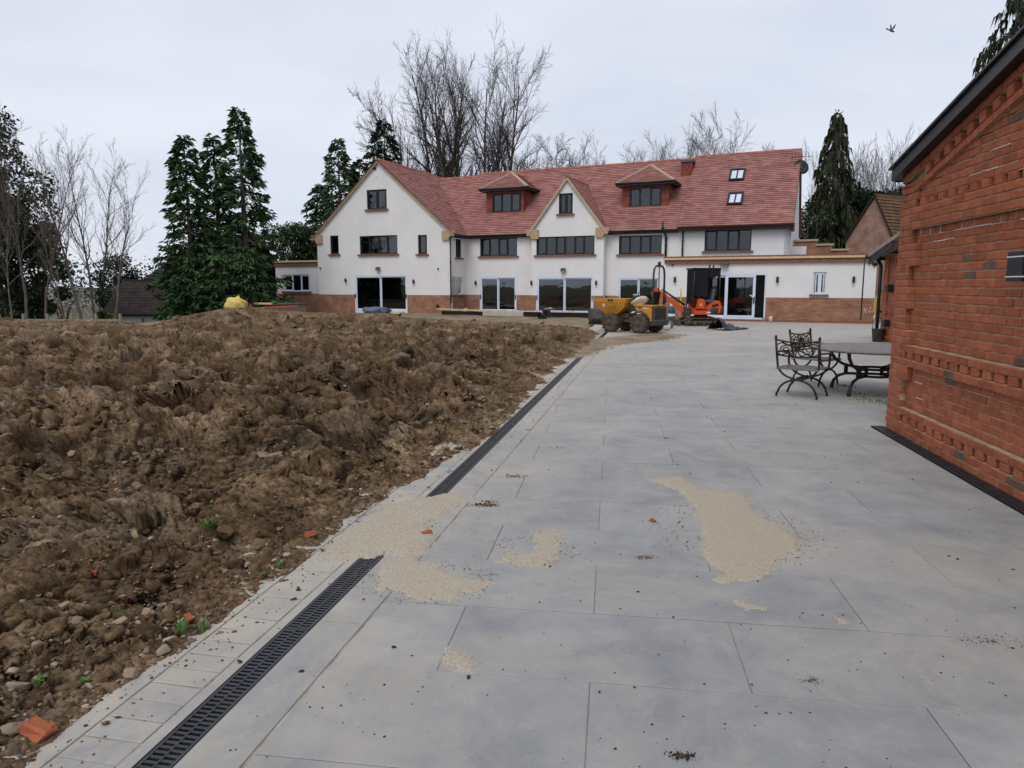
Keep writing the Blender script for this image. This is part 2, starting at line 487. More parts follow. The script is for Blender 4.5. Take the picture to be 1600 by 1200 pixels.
    K(bp.outputs['Normal'], b.inputs['Normal'])
    return m

def weather_white(name):
    """off-white render, faintly blotched and rain-streaked"""
    m = mat(name, (0.655, 0.645, 0.635), 0.9, col2=(0.735, 0.725, 0.715), scale=0.7, bump=0.002, bscale=90, spec=0.15, ramp=(0.3, 0.7))
    return m

M = {}
M['render'] = weather_white('white_render')
M['soil'] = tint_mat('soil', 0.95, 0.022, 55, var=0.72, vscale=30, spec=0.1)
M['stone'] = tint_mat('stone', 0.8, 0.003, 90, var=0.25, vscale=30)
M['slab'] = slab_mat('imprinted_concrete')
M['grout'] = mat('slab_joint', (0.20, 0.17, 0.14), 0.95, col2=(0.44, 0.38, 0.30), scale=5)
M['sand'] = mat('sandy_mortar', (0.13, 0.105, 0.075), 0.95, col2=(0.42, 0.365, 0.285), scale=120, detail=6, bump=0.004, bscale=190, coords='World', ramp=(0.30, 0.50))
M['blackplastic'] = mat('black_plastic', (0.012, 0.013, 0.018), 0.42, col2=(0.03, 0.03, 0.034), scale=9, spec=0.45)
M['blackmetal'] = mat('black_metal', (0.010, 0.010, 0.012), 0.4, spec=0.5)
M['void'] = mat('void_shade', (0.008, 0.008, 0.009), 0.9)  # near-black: the shade down in the channel is put into the colour
M['brick'] = mat('red_brick', (0.265, 0.074, 0.036), 0.85, col2=(0.375, 0.122, 0.058), scale=9, bump=0.006, bscale=34, rvar=0.16, spec=0.2, coords='World', ramp=(0.3, 0.7))
M['brickdark'] = mat('burnt_brick', (0.10, 0.062, 0.05), 0.82, col2=(0.19, 0.10, 0.07), scale=9, bump=0.006, bscale=34, rvar=0.15, spec=0.2, coords='World')
M['mortar'] = mat('lime_mortar', (0.26, 0.19, 0.125), 0.95, col2=(0.44, 0.35, 0.24), scale=6, bump=0.006, bscale=50, coords='World')
M['whitemortar'] = mat('white_mortar', (0.62, 0.58, 0.54), 0.95, col2=(0.42, 0.34, 0.28), scale=30, bump=0.004, bscale=70, coords='World')
M['plinth'] = brick_mat('house_brick', (0.25, 0.105, 0.062), (0.36, 0.165, 0.095), (0.26, 0.19, 0.14))
M['sillbrick'] = mat('sill_tile', (0.17, 0.075, 0.05), 0.85, col2=(0.26, 0.12, 0.08), scale=12)
M['oldbrick'] = brick_mat('cottage_brick', (0.27, 0.14, 0.10), (0.36, 0.20, 0.15), (0.36, 0.28, 0.23))
M['outbrick'] = brick_mat('outbuilding_brick', (0.33, 0.085, 0.042), (0.42, 0.13, 0.065), (0.25, 0.17, 0.11), bump=0.008)
M['tile'] = brick_mat('clay_tile', (0.235, 0.106, 0.092), (0.36, 0.168, 0.146), (0.19, 0.082, 0.07), bw=0.42, bh=0.17, ms=0.004, bump=0.002, blotch=(0.88, 1.12))
M['tilehang'] = brick_mat('hung_tile', (0.20, 0.055, 0.042), (0.29, 0.085, 0.064), (0.09, 0.03, 0.025), bw=0.165, bh=0.1, ms=0.008, bump=0.006)
M['darktile'] = brick_mat('dark_barn_tile', (0.040, 0.030, 0.027), (0.065, 0.046, 0.040), (0.02, 0.017, 0.016), bw=0.165, bh=0.1, ms=0.004, bump=0.002)
M['browntile'] = brick_mat('mossy_tile', (0.12, 0.066, 0.036), (0.19, 0.11, 0.055), (0.04, 0.03, 0.018), bw=0.165, bh=0.11, ms=0.010, bump=0.01)
M['ridge'] = mat('ridge_tile', (0.36, 0.125, 0.09), 0.8, rvar=0.2)
M['vergem'] = mat('verge_mortar', (0.37, 0.28, 0.19), 0.9, col2=(0.48, 0.38, 0.27), scale=8)
M['stonecap'] = mat('sandstone_corbel', (0.36, 0.26, 0.165), 0.9, col2=(0.46, 0.34, 0.22), scale=8)
M['timber'] = mat('fresh_timber', (0.50, 0.36, 0.19), 0.8, col2=(0.60, 0.46, 0.27), scale=10)
M['greytimber'] = mat('weathered_timber', (0.20, 0.155, 0.11), 0.85, col2=(0.30, 0.25, 0.19), scale=10)
M['frame'] = mat('black_window_frame', (0.010, 0.011, 0.012), 0.45, spec=0.4)
M['film'] = mat('door_frame_film', (0.55, 0.62, 0.74), 0.5, col2=(0.64, 0.70, 0.80), scale=6)
M['glass'] = glass_mat('glass')
M['doorglass'] = glass_mat('door_glass', (0.42, 0.46, 0.46), 3.0)
M['skyglass'] = glass_mat('rooflight_glass', (0.6, 0.65, 0.68), 16.0)
M['inside'] = mat('bare_plaster', (0.20, 0.19, 0.18), 0.95)
M['floor'] = mat('screed_floor', (0.22, 0.21, 0.20), 0.9)
M['white'] = mat('white_plastic', (0.72, 0.72, 0.72), 0.5)
M['lead'] = mat('lead_flashing', (0.09, 0.095, 0.11), 0.6)
M['greyroof'] = mat('grey_sheet_roof', (0.25, 0.23, 0.21), 0.8, col2=(0.33, 0.30, 0.27), scale=4)
M['iron'] = mat('bronzed_cast_metal', (0.022, 0.016, 0.013), 0.5, col2=(0.045, 0.034, 0.027), scale=25, metal=0.3, bump=0.002, bscale=60)
M['tabletop'] = mat('pitted_table_metal', (0.12, 0.105, 0.098), 0.55, col2=(0.19, 0.172, 0.16), scale=14, bump=0.003, bscale=80)
M['yellow'] = mat('dumper_yellow', (0.54, 0.24, 0.022), 0.5, col2=(0.34, 0.17, 0.05), scale=5, bump=0.003, bscale=40, ramp=(0.45, 0.75))
M['orange'] = mat('excavator_orange', (0.60, 0.078, 0.016), 0.42, col2=(0.42, 0.07, 0.025), scale=5, ramp=(0.5, 0.8))
M['darkgrey'] = mat('dark_grey_steel', (0.035, 0.034, 0.033), 0.6, col2=(0.07, 0.06, 0.05), scale=6)
M['mudsteel'] = mat('muddy_steel', (0.055, 0.046, 0.037), 0.8, col2=(0.14, 0.105, 0.07), scale=6, bump=0.01, bscale=30)
M['rubber'] = mat('muddy_rubber', (0.030, 0.026, 0.023), 0.85, col2=(0.12, 0.088, 0.06), scale=7, bump=0.01, bscale=40)
M['tarp'] = mat('black_sheeting', (0.012, 0.014, 0.020), 0.32, spec=0.5)
M['tarpblue'] = mat('grey_blue_sheeting', (0.085, 0.11, 0.16), 0.5, spec=0.4)
M['bag'] = mat('cement_bag', (0.52, 0.44, 0.36), 0.8, col2=(0.62, 0.55, 0.47), scale=8)
M['yellowbag'] = mat('yellow_plastic_bag', (0.60, 0.44, 0.08), 0.5, col2=(0.66, 0.52, 0.2), scale=6)
M['straw'] = mat('tan_hat', (0.42, 0.27, 0.08), 0.8)
M['green'] = mat('mint_plastic', (0.22, 0.45, 0.36), 0.5)
M['teal'] = mat('teal_paint', (0.015, 0.085, 0.12), 0.5)
M['skin'] = mat('skin', (0.46, 0.25, 0.18), 0.6)
M['navy'] = mat('navy_cloth', (0.022, 0.022, 0.040), 0.9)
M['blackcloth'] = mat('black_cloth', (0.010, 0.010, 0.012), 0.9)
M['pink'] = mat('pink_cloth', (0.42, 0.22, 0.21), 0.9)
M['hose'] = mat('yellow_hose', (0.62, 0.40, 0.06), 0.5)
M['bark'] = mat('bark', (0.060, 0.048, 0.040), 0.95, col2=(0.115, 0.095, 0.078), scale=3, bump=0.02, bscale=18)
M['palebark'] = mat('pale_bark', (0.15, 0.125, 0.10), 0.95, col2=(0.075, 0.062, 0.052), scale=2.0, bump=0.01, bscale=18)
M['twig'] = mat('twigs', (0.062, 0.050, 0.044), 0.95)
M['paletwig'] = mat('pale_twigs', (0.125, 0.10, 0.085), 0.95)
M['conifer'] = mat('conifer_green', (0.024, 0.050, 0.020), 0.8, col2=(0.058, 0.105, 0.040), scale=0.9, rvar=0.42, spec=0.2)
M['darkfir'] = mat('dark_fir_green', (0.010, 0.022, 0.011), 0.8, col2=(0.022, 0.040, 0.018), scale=0.9, rvar=0.42, spec=0.2)
M['weep'] = mat('weeping_spruce_green', (0.020, 0.026, 0.014), 0.85, col2=(0.040, 0.044, 0.022), scale=0.9, rvar=0.42, spec=0.2)
M['leaf'] = mat('evergreen_leaf', (0.020, 0.040, 0.013), 0.6, col2=(0.045, 0.075, 0.024), scale=0.8, rvar=0.42, spec=0.3)
M['ivy'] = mat('ivy_leaf', (0.014, 0.026, 0.011), 0.5, col2=(0.030, 0.046, 0.018), scale=0.8, rvar=0.42, spec=0.4)
M['blossom'] = mat('white_blossom', (0.55, 0.55, 0.53), 0.8, rvar=0.2)
M['weed'] = mat('weed_green', (0.055, 0.14, 0.025), 0.6, col2=(0.09, 0.19, 0.04), scale=10, rvar=0.25)
M['grass'] = mat('rough_ground', (0.045, 0.06, 0.022), 0.95, col2=(0.12, 0.09, 0.055), scale=0.35, bump=0.05, bscale=8, coords='World')
M['earth'] = mat('trodden_earth', (0.15, 0.105, 0.065), 0.95, col2=(0.27, 0.21, 0.14), scale=1.2, bump=0.03, bscale=9, coords='World')
M['bird'] = mat('grey_feathers', (0.085, 0.09, 0.12), 0.8)
M['concrete'] = mat('new_concrete', (0.36, 0.33, 0.28), 0.9, col2=(0.46, 0.42, 0.36), scale=3, bump=0.004, bscale=50)
M['farwood'] = mat('far_trees', (0.045, 0.055, 0.045), 0.95, col2=(0.075, 0.075, 0.066), scale=0.5, rvar=0.3)

# ================================================================== SETTING: ground, yard, drain, soil
def gz_(x, y):
    a = np.clip((-x - 17.5) / 6, 0, 1); b = np.clip((y - 30) / 10, 0, 1); c = np.clip((x + 17.5) / -2.5, 0, 1) * np.clip((y - 24) / 8, 0, 1)
    return -.14 - 2.3 * a * a * (3 - 2 * a) * b * b * (3 - 2 * b)
rr_ = np.concatenate([np.linspace(0, 90, 60), np.geomspace(95, 1500, 16)]); tt_ = np.linspace(0, 2 * math.pi, 121)
Rg, Tg = np.meshgrid(rr_, tt_[:-1], indexing='ij')
Xg, Yg = Rg * np.cos(Tg), 20 + Rg * np.sin(Tg)
Vg = np.stack([Xg, Yg, gz_(Xg, Yg)], -1).reshape(-1, 3); nt_ = 120
ig = np.arange(len(rr_) * nt_).reshape(len(rr_), nt_); ig2 = np.roll(ig, -1, 1)
Fg = np.stack([ig[:-1], ig[1:], ig2[1:], ig2[:-1]], -1).reshape(-1, 4)
tag(np_mesh('ground', Vg, Fg, M['grass'], smooth=True), kind='structure')

e_ = MB()
nx, ny = 60, 40
gx = np.linspace(-16.5, 16, nx); gy = np.linspace(15, 44, ny)
for j in range(ny):
    for i in range(nx):
        e_.v.append((gx[i], gy[j], -0.075 + 0.05 * float(fbm(np.array(gx[i] * .6), np.array(gy[j] * .6), 3, 5))))
for j in range(ny - 1):
    for i in range(nx - 1):
        e_.face((j * nx + i, j * nx + i + 1, (j + 1) * nx + i + 1, (j + 1) * nx + i), True)
tag(e_.build('earth', M['earth'], recalc=False), kind='structure')

# ---- drain line frame: a along the line, b to its left
D0 = Vector((-1.2104, 2.1765, 0)); D1 = Vector((1.786, 17.17, 0))
dd = (D1 - D0).normalized(); nl = Vector((-dd.y, dd.x, 0))
DANG = math.atan2(dd.y, dd.x) - math.pi / 2      # rotation of a frame whose +Y runs along the drain
def dab(a, b, z=0.0): return D0 + dd * a + nl * b + Vector((0, 0, z))
def to_ab(p):
    d = Vector((p[0], p[1], 0)) - D0
    return d.dot(dd), d.dot(nl)

yard = empty('paved_yard')
tag(yard, kind='structure')
# base sheets either side of the channel
b_ = MB()
b_.poly([dab(-8, -0.066, -0.007), dab(-8, -14, -0.007), dab(34, -22, -0.007), dab(34, -0.066, -0.007)])
b_.poly([dab(-8, 0.066, -0.007), dab(34, 0.066, -0.007), dab(34, 0.78, -0.007), dab(-8, 0.78, -0.007)])
b_.build('joint_bed', M['grout'], yard)

def clip(poly, p, n):
    """keep the side of the line through p where dot(x - p, n) >= 0"""
    out = []
    for i in range(len(poly)):
        A, B = poly[i], poly[(i + 1) % len(poly)]
        da = (A[0] - p[0]) * n[0] + (A[1] - p[1]) * n[1]; db = (B[0] - p[0]) * n[0] + (B[1] - p[1]) * n[1]
        if da >= 0: out.append(A)
        if da * db < 0:
            t = da / (da - db); out.append((A[0] + (B[0] - A[0]) * t, A[1] + (B[1] - A[1]) * t))
    return out
def slab_shape(mb, poly, top=0.0, ch=0.003, gap=0.0018, low=-0.02, zj=None):
    """one flagstone: flat top, worn arris, sides"""
    n = len(poly)
    cx = sum(p[0] for p in poly) / n; cy = sum(p[1] for p in poly) / n
    def inset(d):
        o = []
        for i in range(n):
            p0, p1, p2 = poly[i - 1], poly[i], poly[(i + 1) % n]
            e1 = Vector((p1[0] - p0[0], p1[1] - p0[1])); e2 = Vector((p2[0] - p1[0], p2[1] - p1[1]))
            if e1.length < 1e-6 or e2.length < 1e-6: o.append(p1); continue
            e1.normalize(); e2.normalize()
            n1 = Vector((-e1.y, e1.x)); n2 = Vector((-e2.y, e2.x))
            q = n1 + n2
            k = d / max(0.3, 1 + n1.dot(n2))
            o.append((p1[0] + q.x * k, p1[1] + q.y * k))
        return o
    A = inset(gap); B = inset(gap + ch)
    b = len(mb.v)
    mb.v += [(p[0], p[1], low) for p in A] + [(p[0], p[1], top - ch * 0.7) for p in A] + [(p[0], p[1], top) for p in B]
    for i in range(n):
        j = (i + 1) % n
        mb.face((b + i, b + j, b + n + j, b + n + i)); mb.face((b + n + i, b + n + j, b + 2 * n + j, b + 2 * n + i))
    mb.face(tuple(b + 2 * n + i for i in range(n)))

# ---- flagstones 1.28 x 0.61 in running bond
SA = R(-8.0)                                    # yard grid is turned a little to the right of the view
ex = Vector((math.cos(SA), math.sin(SA))); ey = Vector((-math.sin(SA), math.cos(SA)))
o0 = gnd(922, 1065)
LEN, ROW = 1.28, 0.612
slabs = []
for j in range(-9, 60):
    for i in range(-14, 26):
        x0 = (i + 0.5 * (j % 2)) * LEN; y0 = (j - 1) * ROW
        pts = [(x0, y0), (x0 + LEN, y0), (x0 + LEN, y0 + ROW), (x0, y0 + ROW)]
        wp = [(o0.x + ex.x * p[0] + ey.x * p[1], o0.y + ex.y * p[0] + ey.y * p[1]) for p in pts]
        if max(p[1] for p in wp) < -2.5 or min(p[1] for p in wp) > 36.5: continue
        if min(p[0] for p in wp) > 16.8: continue
        q = dab(0, -0.30); wp = clip(wp, (q.x, q.y), (-nl.x, -nl.y))
        if len(wp) < 3: continue
        ar = abs(sum(wp[k][0] * wp[(k + 1) % len(wp)][1] - wp[(k + 1) % len(wp)][0] * wp[k][1] for k in range(len(wp)))) / 2
        if ar < 0.004: continue
        cx = sum(p[0] for p in wp) / len(wp); cy = sum(p[1] for p in wp) / len(wp)
        if cx > 5.6 + 0.159 * (cy - 8) and cy < 7.6: continue          # under the brick building
        vis = cy > 1.4 and abs(cx) < cy * 0.80 + 0.9
        slabs.append((0 if vis else 1, math.hypot(cx, cy), wp, cx, cy))
slabs.sort(key=lambda s: (s[0], s[1]))
far = MB()
for n_, (vis, d_, wp, cx, cy) in enumerate(slabs):
    loc = [(p[0] - cx, p[1] - cy) for p in wp]
    if n_ < 300:
        mb = MB(); slab_shape(mb, loc)
        o = mb.build('flagstone', M['slab'], yard)
        o.location = (cx, cy, rnd.uniform(-0.0012, 0.0012))
        o.rotation_euler = (R(rnd.uniform(-0.1, 0.1)), R(rnd.uniform(-0.06, 0.06)), 0)
    else:
        slab_shape(far, wp)
tag(far.build('flagstones_further_off', M['slab'], yard), kind='stuff')

# ---- edging beside the channel
ledge = MB()
ledge.poly([dab(-7, 0.066, -0.001), dab(33, 0.066, -0.001), dab(33, 0.118, -0.003), dab(-7, 0.118, -0.003)])
ledge.poly([dab(-7, 0.066, -0.1), dab(33, 0.066, -0.1), dab(33, 0.066, -0.001), dab(-7, 0.066, -0.001)])
ledge.build('channel_ledge', M['slab'], yard, recalc=False)
set_meshes = []
for k in range(5):
    mb = MB()
    wv = [rnd.uniform(-0.002, 0.002) for _ in range(4)]
    slab_shape(mb, [(-0.12, -0.059 + wv[0]), (0.12, -0.059 + wv[1]), (0.12, 0.059 + wv[2]), (-0.12, 0.059 + wv[3])], gap=0.0025, ch=0.004)
    o = mb.build('edging_block', M['slab'], yard); set_meshes.append(o)
first = set(range(5))
for k in range(150):
    a = -1.6 + k * 0.118
    if k < 5: o = set_meshes[k]
    else:
        o = set_meshes[k % 5].copy(); COL.objects.link(o); o.parent = yard
    p = dab(a, 0.242)
    o.location = (p.x, p.y, rnd.uniform(-0.003, 0.0)); o.rotation_euler = (R(rnd.uniform(-.4, .4)), R(rnd.uniform(-.4, .4)), DANG + R(rnd.uniform(-.5, .5)))
for k in range(34):                               # plain strips: outside the blocks, and on the other bank of the channel
    for (b0, b1, ln) in ((0.365, 0.76, 1.6), (-0.29, -0.068, 1.1)):
        a0 = -2.2 + k * ln
        if a0 > 33: continue
        mb = MB(); c = dab(a0 + ln / 2, (b0 + b1) / 2)
        hw, hl = (b1 - b0) / 2, ln / 2
        slab_shape(mb, [(-hw, -hl), (hw, -hl), (hw, hl), (-hw, hl)], gap=0.002, ch=0.003)
        o = mb.build('edging_strip', M['slab'], yard); o.location = (c.x, c.y, -0.001); o.rotation_euler = (0, 0, DANG)

# ---- drain channel with slotted plastic gratings (frame: +Y along the channel)
def grate_mesh():
    mb = MB(); Lg = 1.0; W = 0.124
    for x in (-0.056, 0.0, 0.056):
        w_ = 0.012 if abs(x) > .05 else 0.008
        mb.box((x, 0, -0.008), (w_, Lg - 0.004, 0.016))
    n = 37; st = Lg / n
    for c, x in enumerate((-0.027, 0.027)):
        for k in range(n):
            y = -Lg / 2 + (k + (0.5 if c == 1 else 0.0) + 0.25) * st
            if y > Lg / 2 - 0.004: continue
            mb.box((x, y, -0.0075), (0.047, 0.0135, 0.012))
    for s_ in (-1, 1): mb.box((0, s_ * (Lg / 2 - 0.006), -0.0075), (0.11, 0.008, 0.013))
    return mb
def drain(name, origin, ang, n, label, cat, skip=()):
    root = empty(name, origin, ang); tag(root, label, cat)
    t = MB(); L_ = n * 1.0
    t.box((0, L_ / 2, -0.085), (0.128, L_, 0.01)); t.box((-0.064, L_ / 2, -0.047), (0.004, L_, 0.086)); t.box((0.064, L_ / 2, -0.047), (0.004, L_, 0.086))
    t.build('trough', M['void'], root)
    g0 = None
    for k in range(n):
        if k in skip: continue
        if g0 is None: o = grate_mesh().build('grating', M['blackplastic'], root); g0 = o
        else:
            o = g0.copy(); COL.objects.link(o); o.parent = root
        o.location = (rnd.uniform(-.001, .001), k + 0.5, -0.003 + rnd.uniform(-.0015, .001)); o.rotation_euler = (0, 0, R(rnd.uniform(-.12, .12)))
    return root
p = dab(-2.0, 0); drain('drain_channel', p, DANG, 26, 'long black slotted drain channel running from the foreground up to the house', 'drain')

# ---- soil
edge_px = [(-160, 1330), (48, 1190), (148, 1108), (224, 1056), (324, 984), (412, 920), (472, 876), (498, 850), (548, 812), (610, 770), (691, 724), (772, 680), (805, 641), (870, 577), (925, 533), (938, 519)]
eab = sorted(to_ab(gnd(*q)) for q in edge_px)
EA = np.array([q[0] for q in eab]); EB = np.array([q[1] for q in eab])
EA = np.concatenate([[-6], EA, [40]]); EB = np.concatenate([[EB[0] + .3], EB, [EB[-1] - 0.0]])
SIL_X = np.array([-700, -200, 0, 100, 180, 230, 290, 340, 380, 430, 480, 540, 600, 640, 700, 800, 900, 960, 1100.])
SIL_Y = np.array([498, 500, 500, 501, 504, 509, 494, 484, 479, 484, 488, 489, 489, 496, 500, 503, 510, 518, 530.])
def soil_e(X, Y):
    a = (X - D0.x) * dd.x + (Y - D0.y) * dd.y; b = (X - D0.x) * nl.x + (Y - D0.y) * nl.y
    wob = 0.10 * fbm(a * 1.3, b * 0.3, 3, 31) + 0.05 * pnoise(a * 5, b * 2, 77)
    return b - np.interp(a, EA, EB) + wob * np.clip(Y / 6, .4, 1.6)
def sst(x): x = np.clip(x, 0, 1); return x * x * (3 - 2 * x)
def soil_h(X, Y, fine=True):
    e = soil_e(X, Y)
    base = np.interp(Y, [0, 2, 4, 5.4, 6.6, 8.5, 12, 16, 20, 25, 28.5, 31], [.05, .07, .10, .13, .27, .34, .36, .36, .38, .46, .30, .0])
    hump = 0.34 * np.exp(-((X + 9.5) / 5.0) ** 2 - ((Y - 26) / 4.0) ** 2)
    base = base + hump
    env = sst(e / np.interp(Y, [2, 6, 12, 25], [1.1, 1.5, 2.2, 4.0]))
    wx = X + 0.35 * pnoise(X * .9, Y * .9, 3); wy = Y + 0.35 * pnoise(X * .9, Y * .9, 4)
    rough = np.interp(Y, [2, 5, 6.5, 9, 25], [0.42, 0.50, 0.82, 0.76, 0.66])
    rg1 = 1 - np.abs(pnoise(wx * 0.55, wy * 1.0, 11)) * 1.5; rg2 = 1 - np.abs(pnoise(wx * 1.25 + 3, wy * 1.9, 12)) * 1.5; rg3 = 1 - np.abs(pnoise(wx * 2.9, wy * 3.6, 13)) * 1.5
    big = np.interp(Y, [5, 7], [.26, .46]) * (rg1 - .5) + 0.20 * (rg2 - .5) * (.4 + rg1)
    wx2 = wx + .10 * pnoise(X * 4.1, Y * 4.1, 15); wy2 = wy + .10 * pnoise(X * 4.1 + 7, Y * 4.1, 16)
    h1, t1, g1, _ = cells(wx2 * 1.35, wy2 * 2.0, 21); h2, t2, g2, _ = cells(wx2 * 3.2, wy2 * 4.6, 22)
    big = big + .17 * (h1 - .5) + .34 * t1 - .10 * g1 - .03
    med = 0.06 * (rg3 - .5) * (.3 + rg2) + .075 * (h2 - .5) + .20 * t2 - .06 * g2
    z = base * env + (big + med) * rough * sst(e / 1.0)
    if fine:
        h3, t3, g3, _ = cells(wx2 * 9.5, wy2 * 10.5, 23); h4, t4, g4, _ = cells(wx2 * 21, wy2 * 23, 24)
        z = z + (.036 * (h3 - .5) + .10 * t3 - .026 * g3 + .020 * (h4 - .5) + .04 * t4 - .010 * g4) * sst(e / 0.35 + 0.12)
        z = z + 0.012 * sst(e / .12)
    # far side stays below the ground floor doors
    azp = 800 + FPX * X / np.maximum(Y, .5)
    cap = EYE - (np.interp(azp, SIL_X, SIL_Y) - 446) / FPX * np.maximum(Y, 1.0)
    over = z - cap
    z = np.where(over > -0.10, cap - 0.12 + 0.10 * np.tanh((over + .10) / .16) , z)
    z = np.where(e < 0.0, np.minimum(z, -0.02 + e * 0.9), z)
    back = np.interp(Y, [27.5, 30.5], [0, 1]); z = z - 0.5 * sst(back)
    return z, e
NC, NR = 580, 1100
ang = np.radians(np.linspace(-56, 17, NC)); dep = np.exp(np.linspace(math.log(1.15), math.log(32.0), NR))
AA, DD_ = np.meshgrid(ang, dep)
X = DD_ * np.tan(AA); Y = DD_.copy()
jx = pnoise(X * 30, Y * 30, 901) * DD_ * 0.0012
Z, E_ = soil_h(X + jx, Y)
# crumble the surface along its normals with 3-D noise, so steep flanks are as broken as the tops
dZx = np.gradient(Z, axis=1) / np.maximum(np.abs(np.gradient(X, axis=1)), 1e-5); dZy = np.gradient(Z, axis=0) / np.maximum(np.abs(np.gradient(Y, axis=0)), 1e-5)
nx_, ny_ = -np.clip(dZx, -2.5, 2.5), -np.clip(dZy, -2.5, 2.5); nl_ = np.sqrt(nx_ ** 2 + ny_ ** 2 + 1)
wq = pnoise3(X * 2.1, Y * 2.1, Z * 2.1, 601) * .14; wr = pnoise3(X * 2.1 + 9, Y * 2.1, Z * 2.1, 602) * .14
QX, QY, QZ = X + wq, Y + wr, Z * 1.25 + wq
dsp = 0; 
for (fr_, am_, sd_, kd) in ((2.4, .12, 611, 1), (5.2, .08, 612, 1), (11., .045, 613, 1), (24., .030, 614, 0), (50., .018, 615, 0)):
    nn_ = pnoise3(QX * fr_, QY * fr_, QZ * fr_, sd_)
    dsp = dsp + am_ * ((.30 - np.abs(nn_)) if kd else nn_ * .6)
rgh = np.interp(Y, [2, 4.5, 6.2, 8, 25], [.42, .55, .85, .75, .65])
dsp = dsp * rgh * sst(E_ / .5 + .06)
X = X + dsp * nx_ / nl_; Y = Y + dsp * ny_ / nl_; Z = Z + dsp / nl_
# clods slump and lean over, leaving dark undercuts
def blur(A, r_, ax):
    Bp = np.pad(A, [(r_ + 1, r_) if i == ax else (0, 0) for i in range(2)], mode='edge'); cs_ = np.cumsum(Bp, axis=ax); n_ = A.shape[ax]
    return (np.take(cs_, range(2 * r_ + 1, 2 * r_ + 1 + n_), ax) - np.take(cs_, range(0, n_), ax)) / (2 * r_ + 1)
Zs = blur(blur(Z, 17, 0), 12, 1)
ln_ = np.clip(Z - Zs, -.12, .22) * sst(E_ / .6)
lx = pnoise(X * 1.3, Y * 1.3, 701); ly = pnoise(X * 1.3 + 5, Y * 1.3, 702)
X = X + ln_ * (.8 * lx) + pnoise3(X * 7, Y * 7, Z * 9, 703) * .045 * rgh * sst(E_ / .4); Y = Y - ln_ * (.6 + .6 * ly) + pnoise3(X * 7 + 4, Y * 7, Z * 9, 704) * .045 * rgh * sst(E_ / .4)
Z = Z + pnoise3(X * 9, Y * 9, Z * 4, 705) * .022 * rgh * sst(E_ / .4)
azp = 800 + FPX * X / np.maximum(Y, .5); cap = EYE - (np.interp(azp, SIL_X, SIL_Y) - 451) / FPX * np.maximum(Y, 1.0)
Z = np.where(Z > cap, cap + (Z - cap) * .75, Z)
Z = np.where(E_ < 0, np.minimum(Z, -.02 + E_ * .9), Z)
V = np.stack([X, Y, Z], -1).reshape(-1, 3)
idx = np.arange(NR * NC).reshape(NR, NC)
Fq = np.stack([idx[:-1, :-1], idx[:-1, 1:], idx[1:, 1:], idx[1:, :-1]], -1).reshape(-1, 4)
zq = Z.reshape(-1)
keep = (zq[Fq].max(1) > -0.035)
Fq = Fq[keep]
used = np.zeros(len(V), bool); used[Fq.ravel()] = True
remap = np.cumsum(used) - 1
# colour of the earth: clayey browns with drier pale crumbs
n1 = fbm(X * .8, Y * .8, 3, 101); n2 = pnoise3(X * 3.5, Y * 3.5, Z * 5, 102) + .6 * pnoise3(X * 8, Y * 8, Z * 9, 104); n3 = pnoise3(X * 19, Y * 19, Z * 19, 103)
tdark = np.array([0.040, 0.024, 0.014]); tmid = np.array([0.135, 0.087, 0.050]); tdry = np.array([0.31, 0.222, 0.138])
t = np.clip(0.42 + 0.28 * n1 + 0.32 * n2 + 0.10 * n3, 0, 1)[..., None]
C = np.where(t < .5, tdark + (tmid - tdark) * t * 2, tmid + (tdry - tmid) * (t - .5) * 2)
grey = np.clip(fbm(X * 1.1, Y * 1.1, 3, 131) * 1.2, 0, .35)[..., None]
C = C * (1 - grey) + np.array([0.135, 0.112, 0.085]) * grey * (0.6 + 0.8 * t)
C = C * 1.28
tag(np_mesh('soil_mound', V[used], remap[Fq], M['soil'], colors=C.reshape(-1, 3)[used]), kind='structure')

# ---- clods and stones lying on it
def ico(sub):
    bm = bmesh.new(); bmesh.ops.create_icosphere(bm, subdivisions=sub, radius=1.0)
    v = np.array([q.co[:] for q in bm.verts]); bm.verts.ensure_lookup_table()
    f = np.array([[q.index for q in p.verts] for p in bm.faces]); bm.free(); return v, f
I1, I2, I3 = ico(1), ico(2), ico(3)
nrg = np.random.default_rng(5)
def lump_variants(base, n, amp, facet=0.0, seed=0):
    out = []
    for k in range(n):
        v = base[0].copy(); s = seed + k * 13; o_ = k * 7.3
        q = [v[:, i] + o_ for i in range(3)]
        d = 1 + amp * (.8 * pnoise3(q[0] * 1.1, q[1] * 1.1, q[2] * 1.1, s) + .9 * (.25 - np.abs(pnoise3(q[0] * 2.1, q[1] * 2.1, q[2] * 2.1, s + 3))) + .8 * (.25 - np.abs(pnoise3(q[0] * 4.3, q[1] * 4.3, q[2] * 4.3, s + 5))))
        v = v * d[:, None]
        if facet:
            for _ in range(6):
                nn = nrg.normal(size=3); nn /= np.linalg.norm(nn); h = nrg.uniform(.45, .75)
                ex_ = np.clip(v @ nn - h, 0, None); v = v - ex_[:, None] * nn * facet
        out.append(v)
    return out
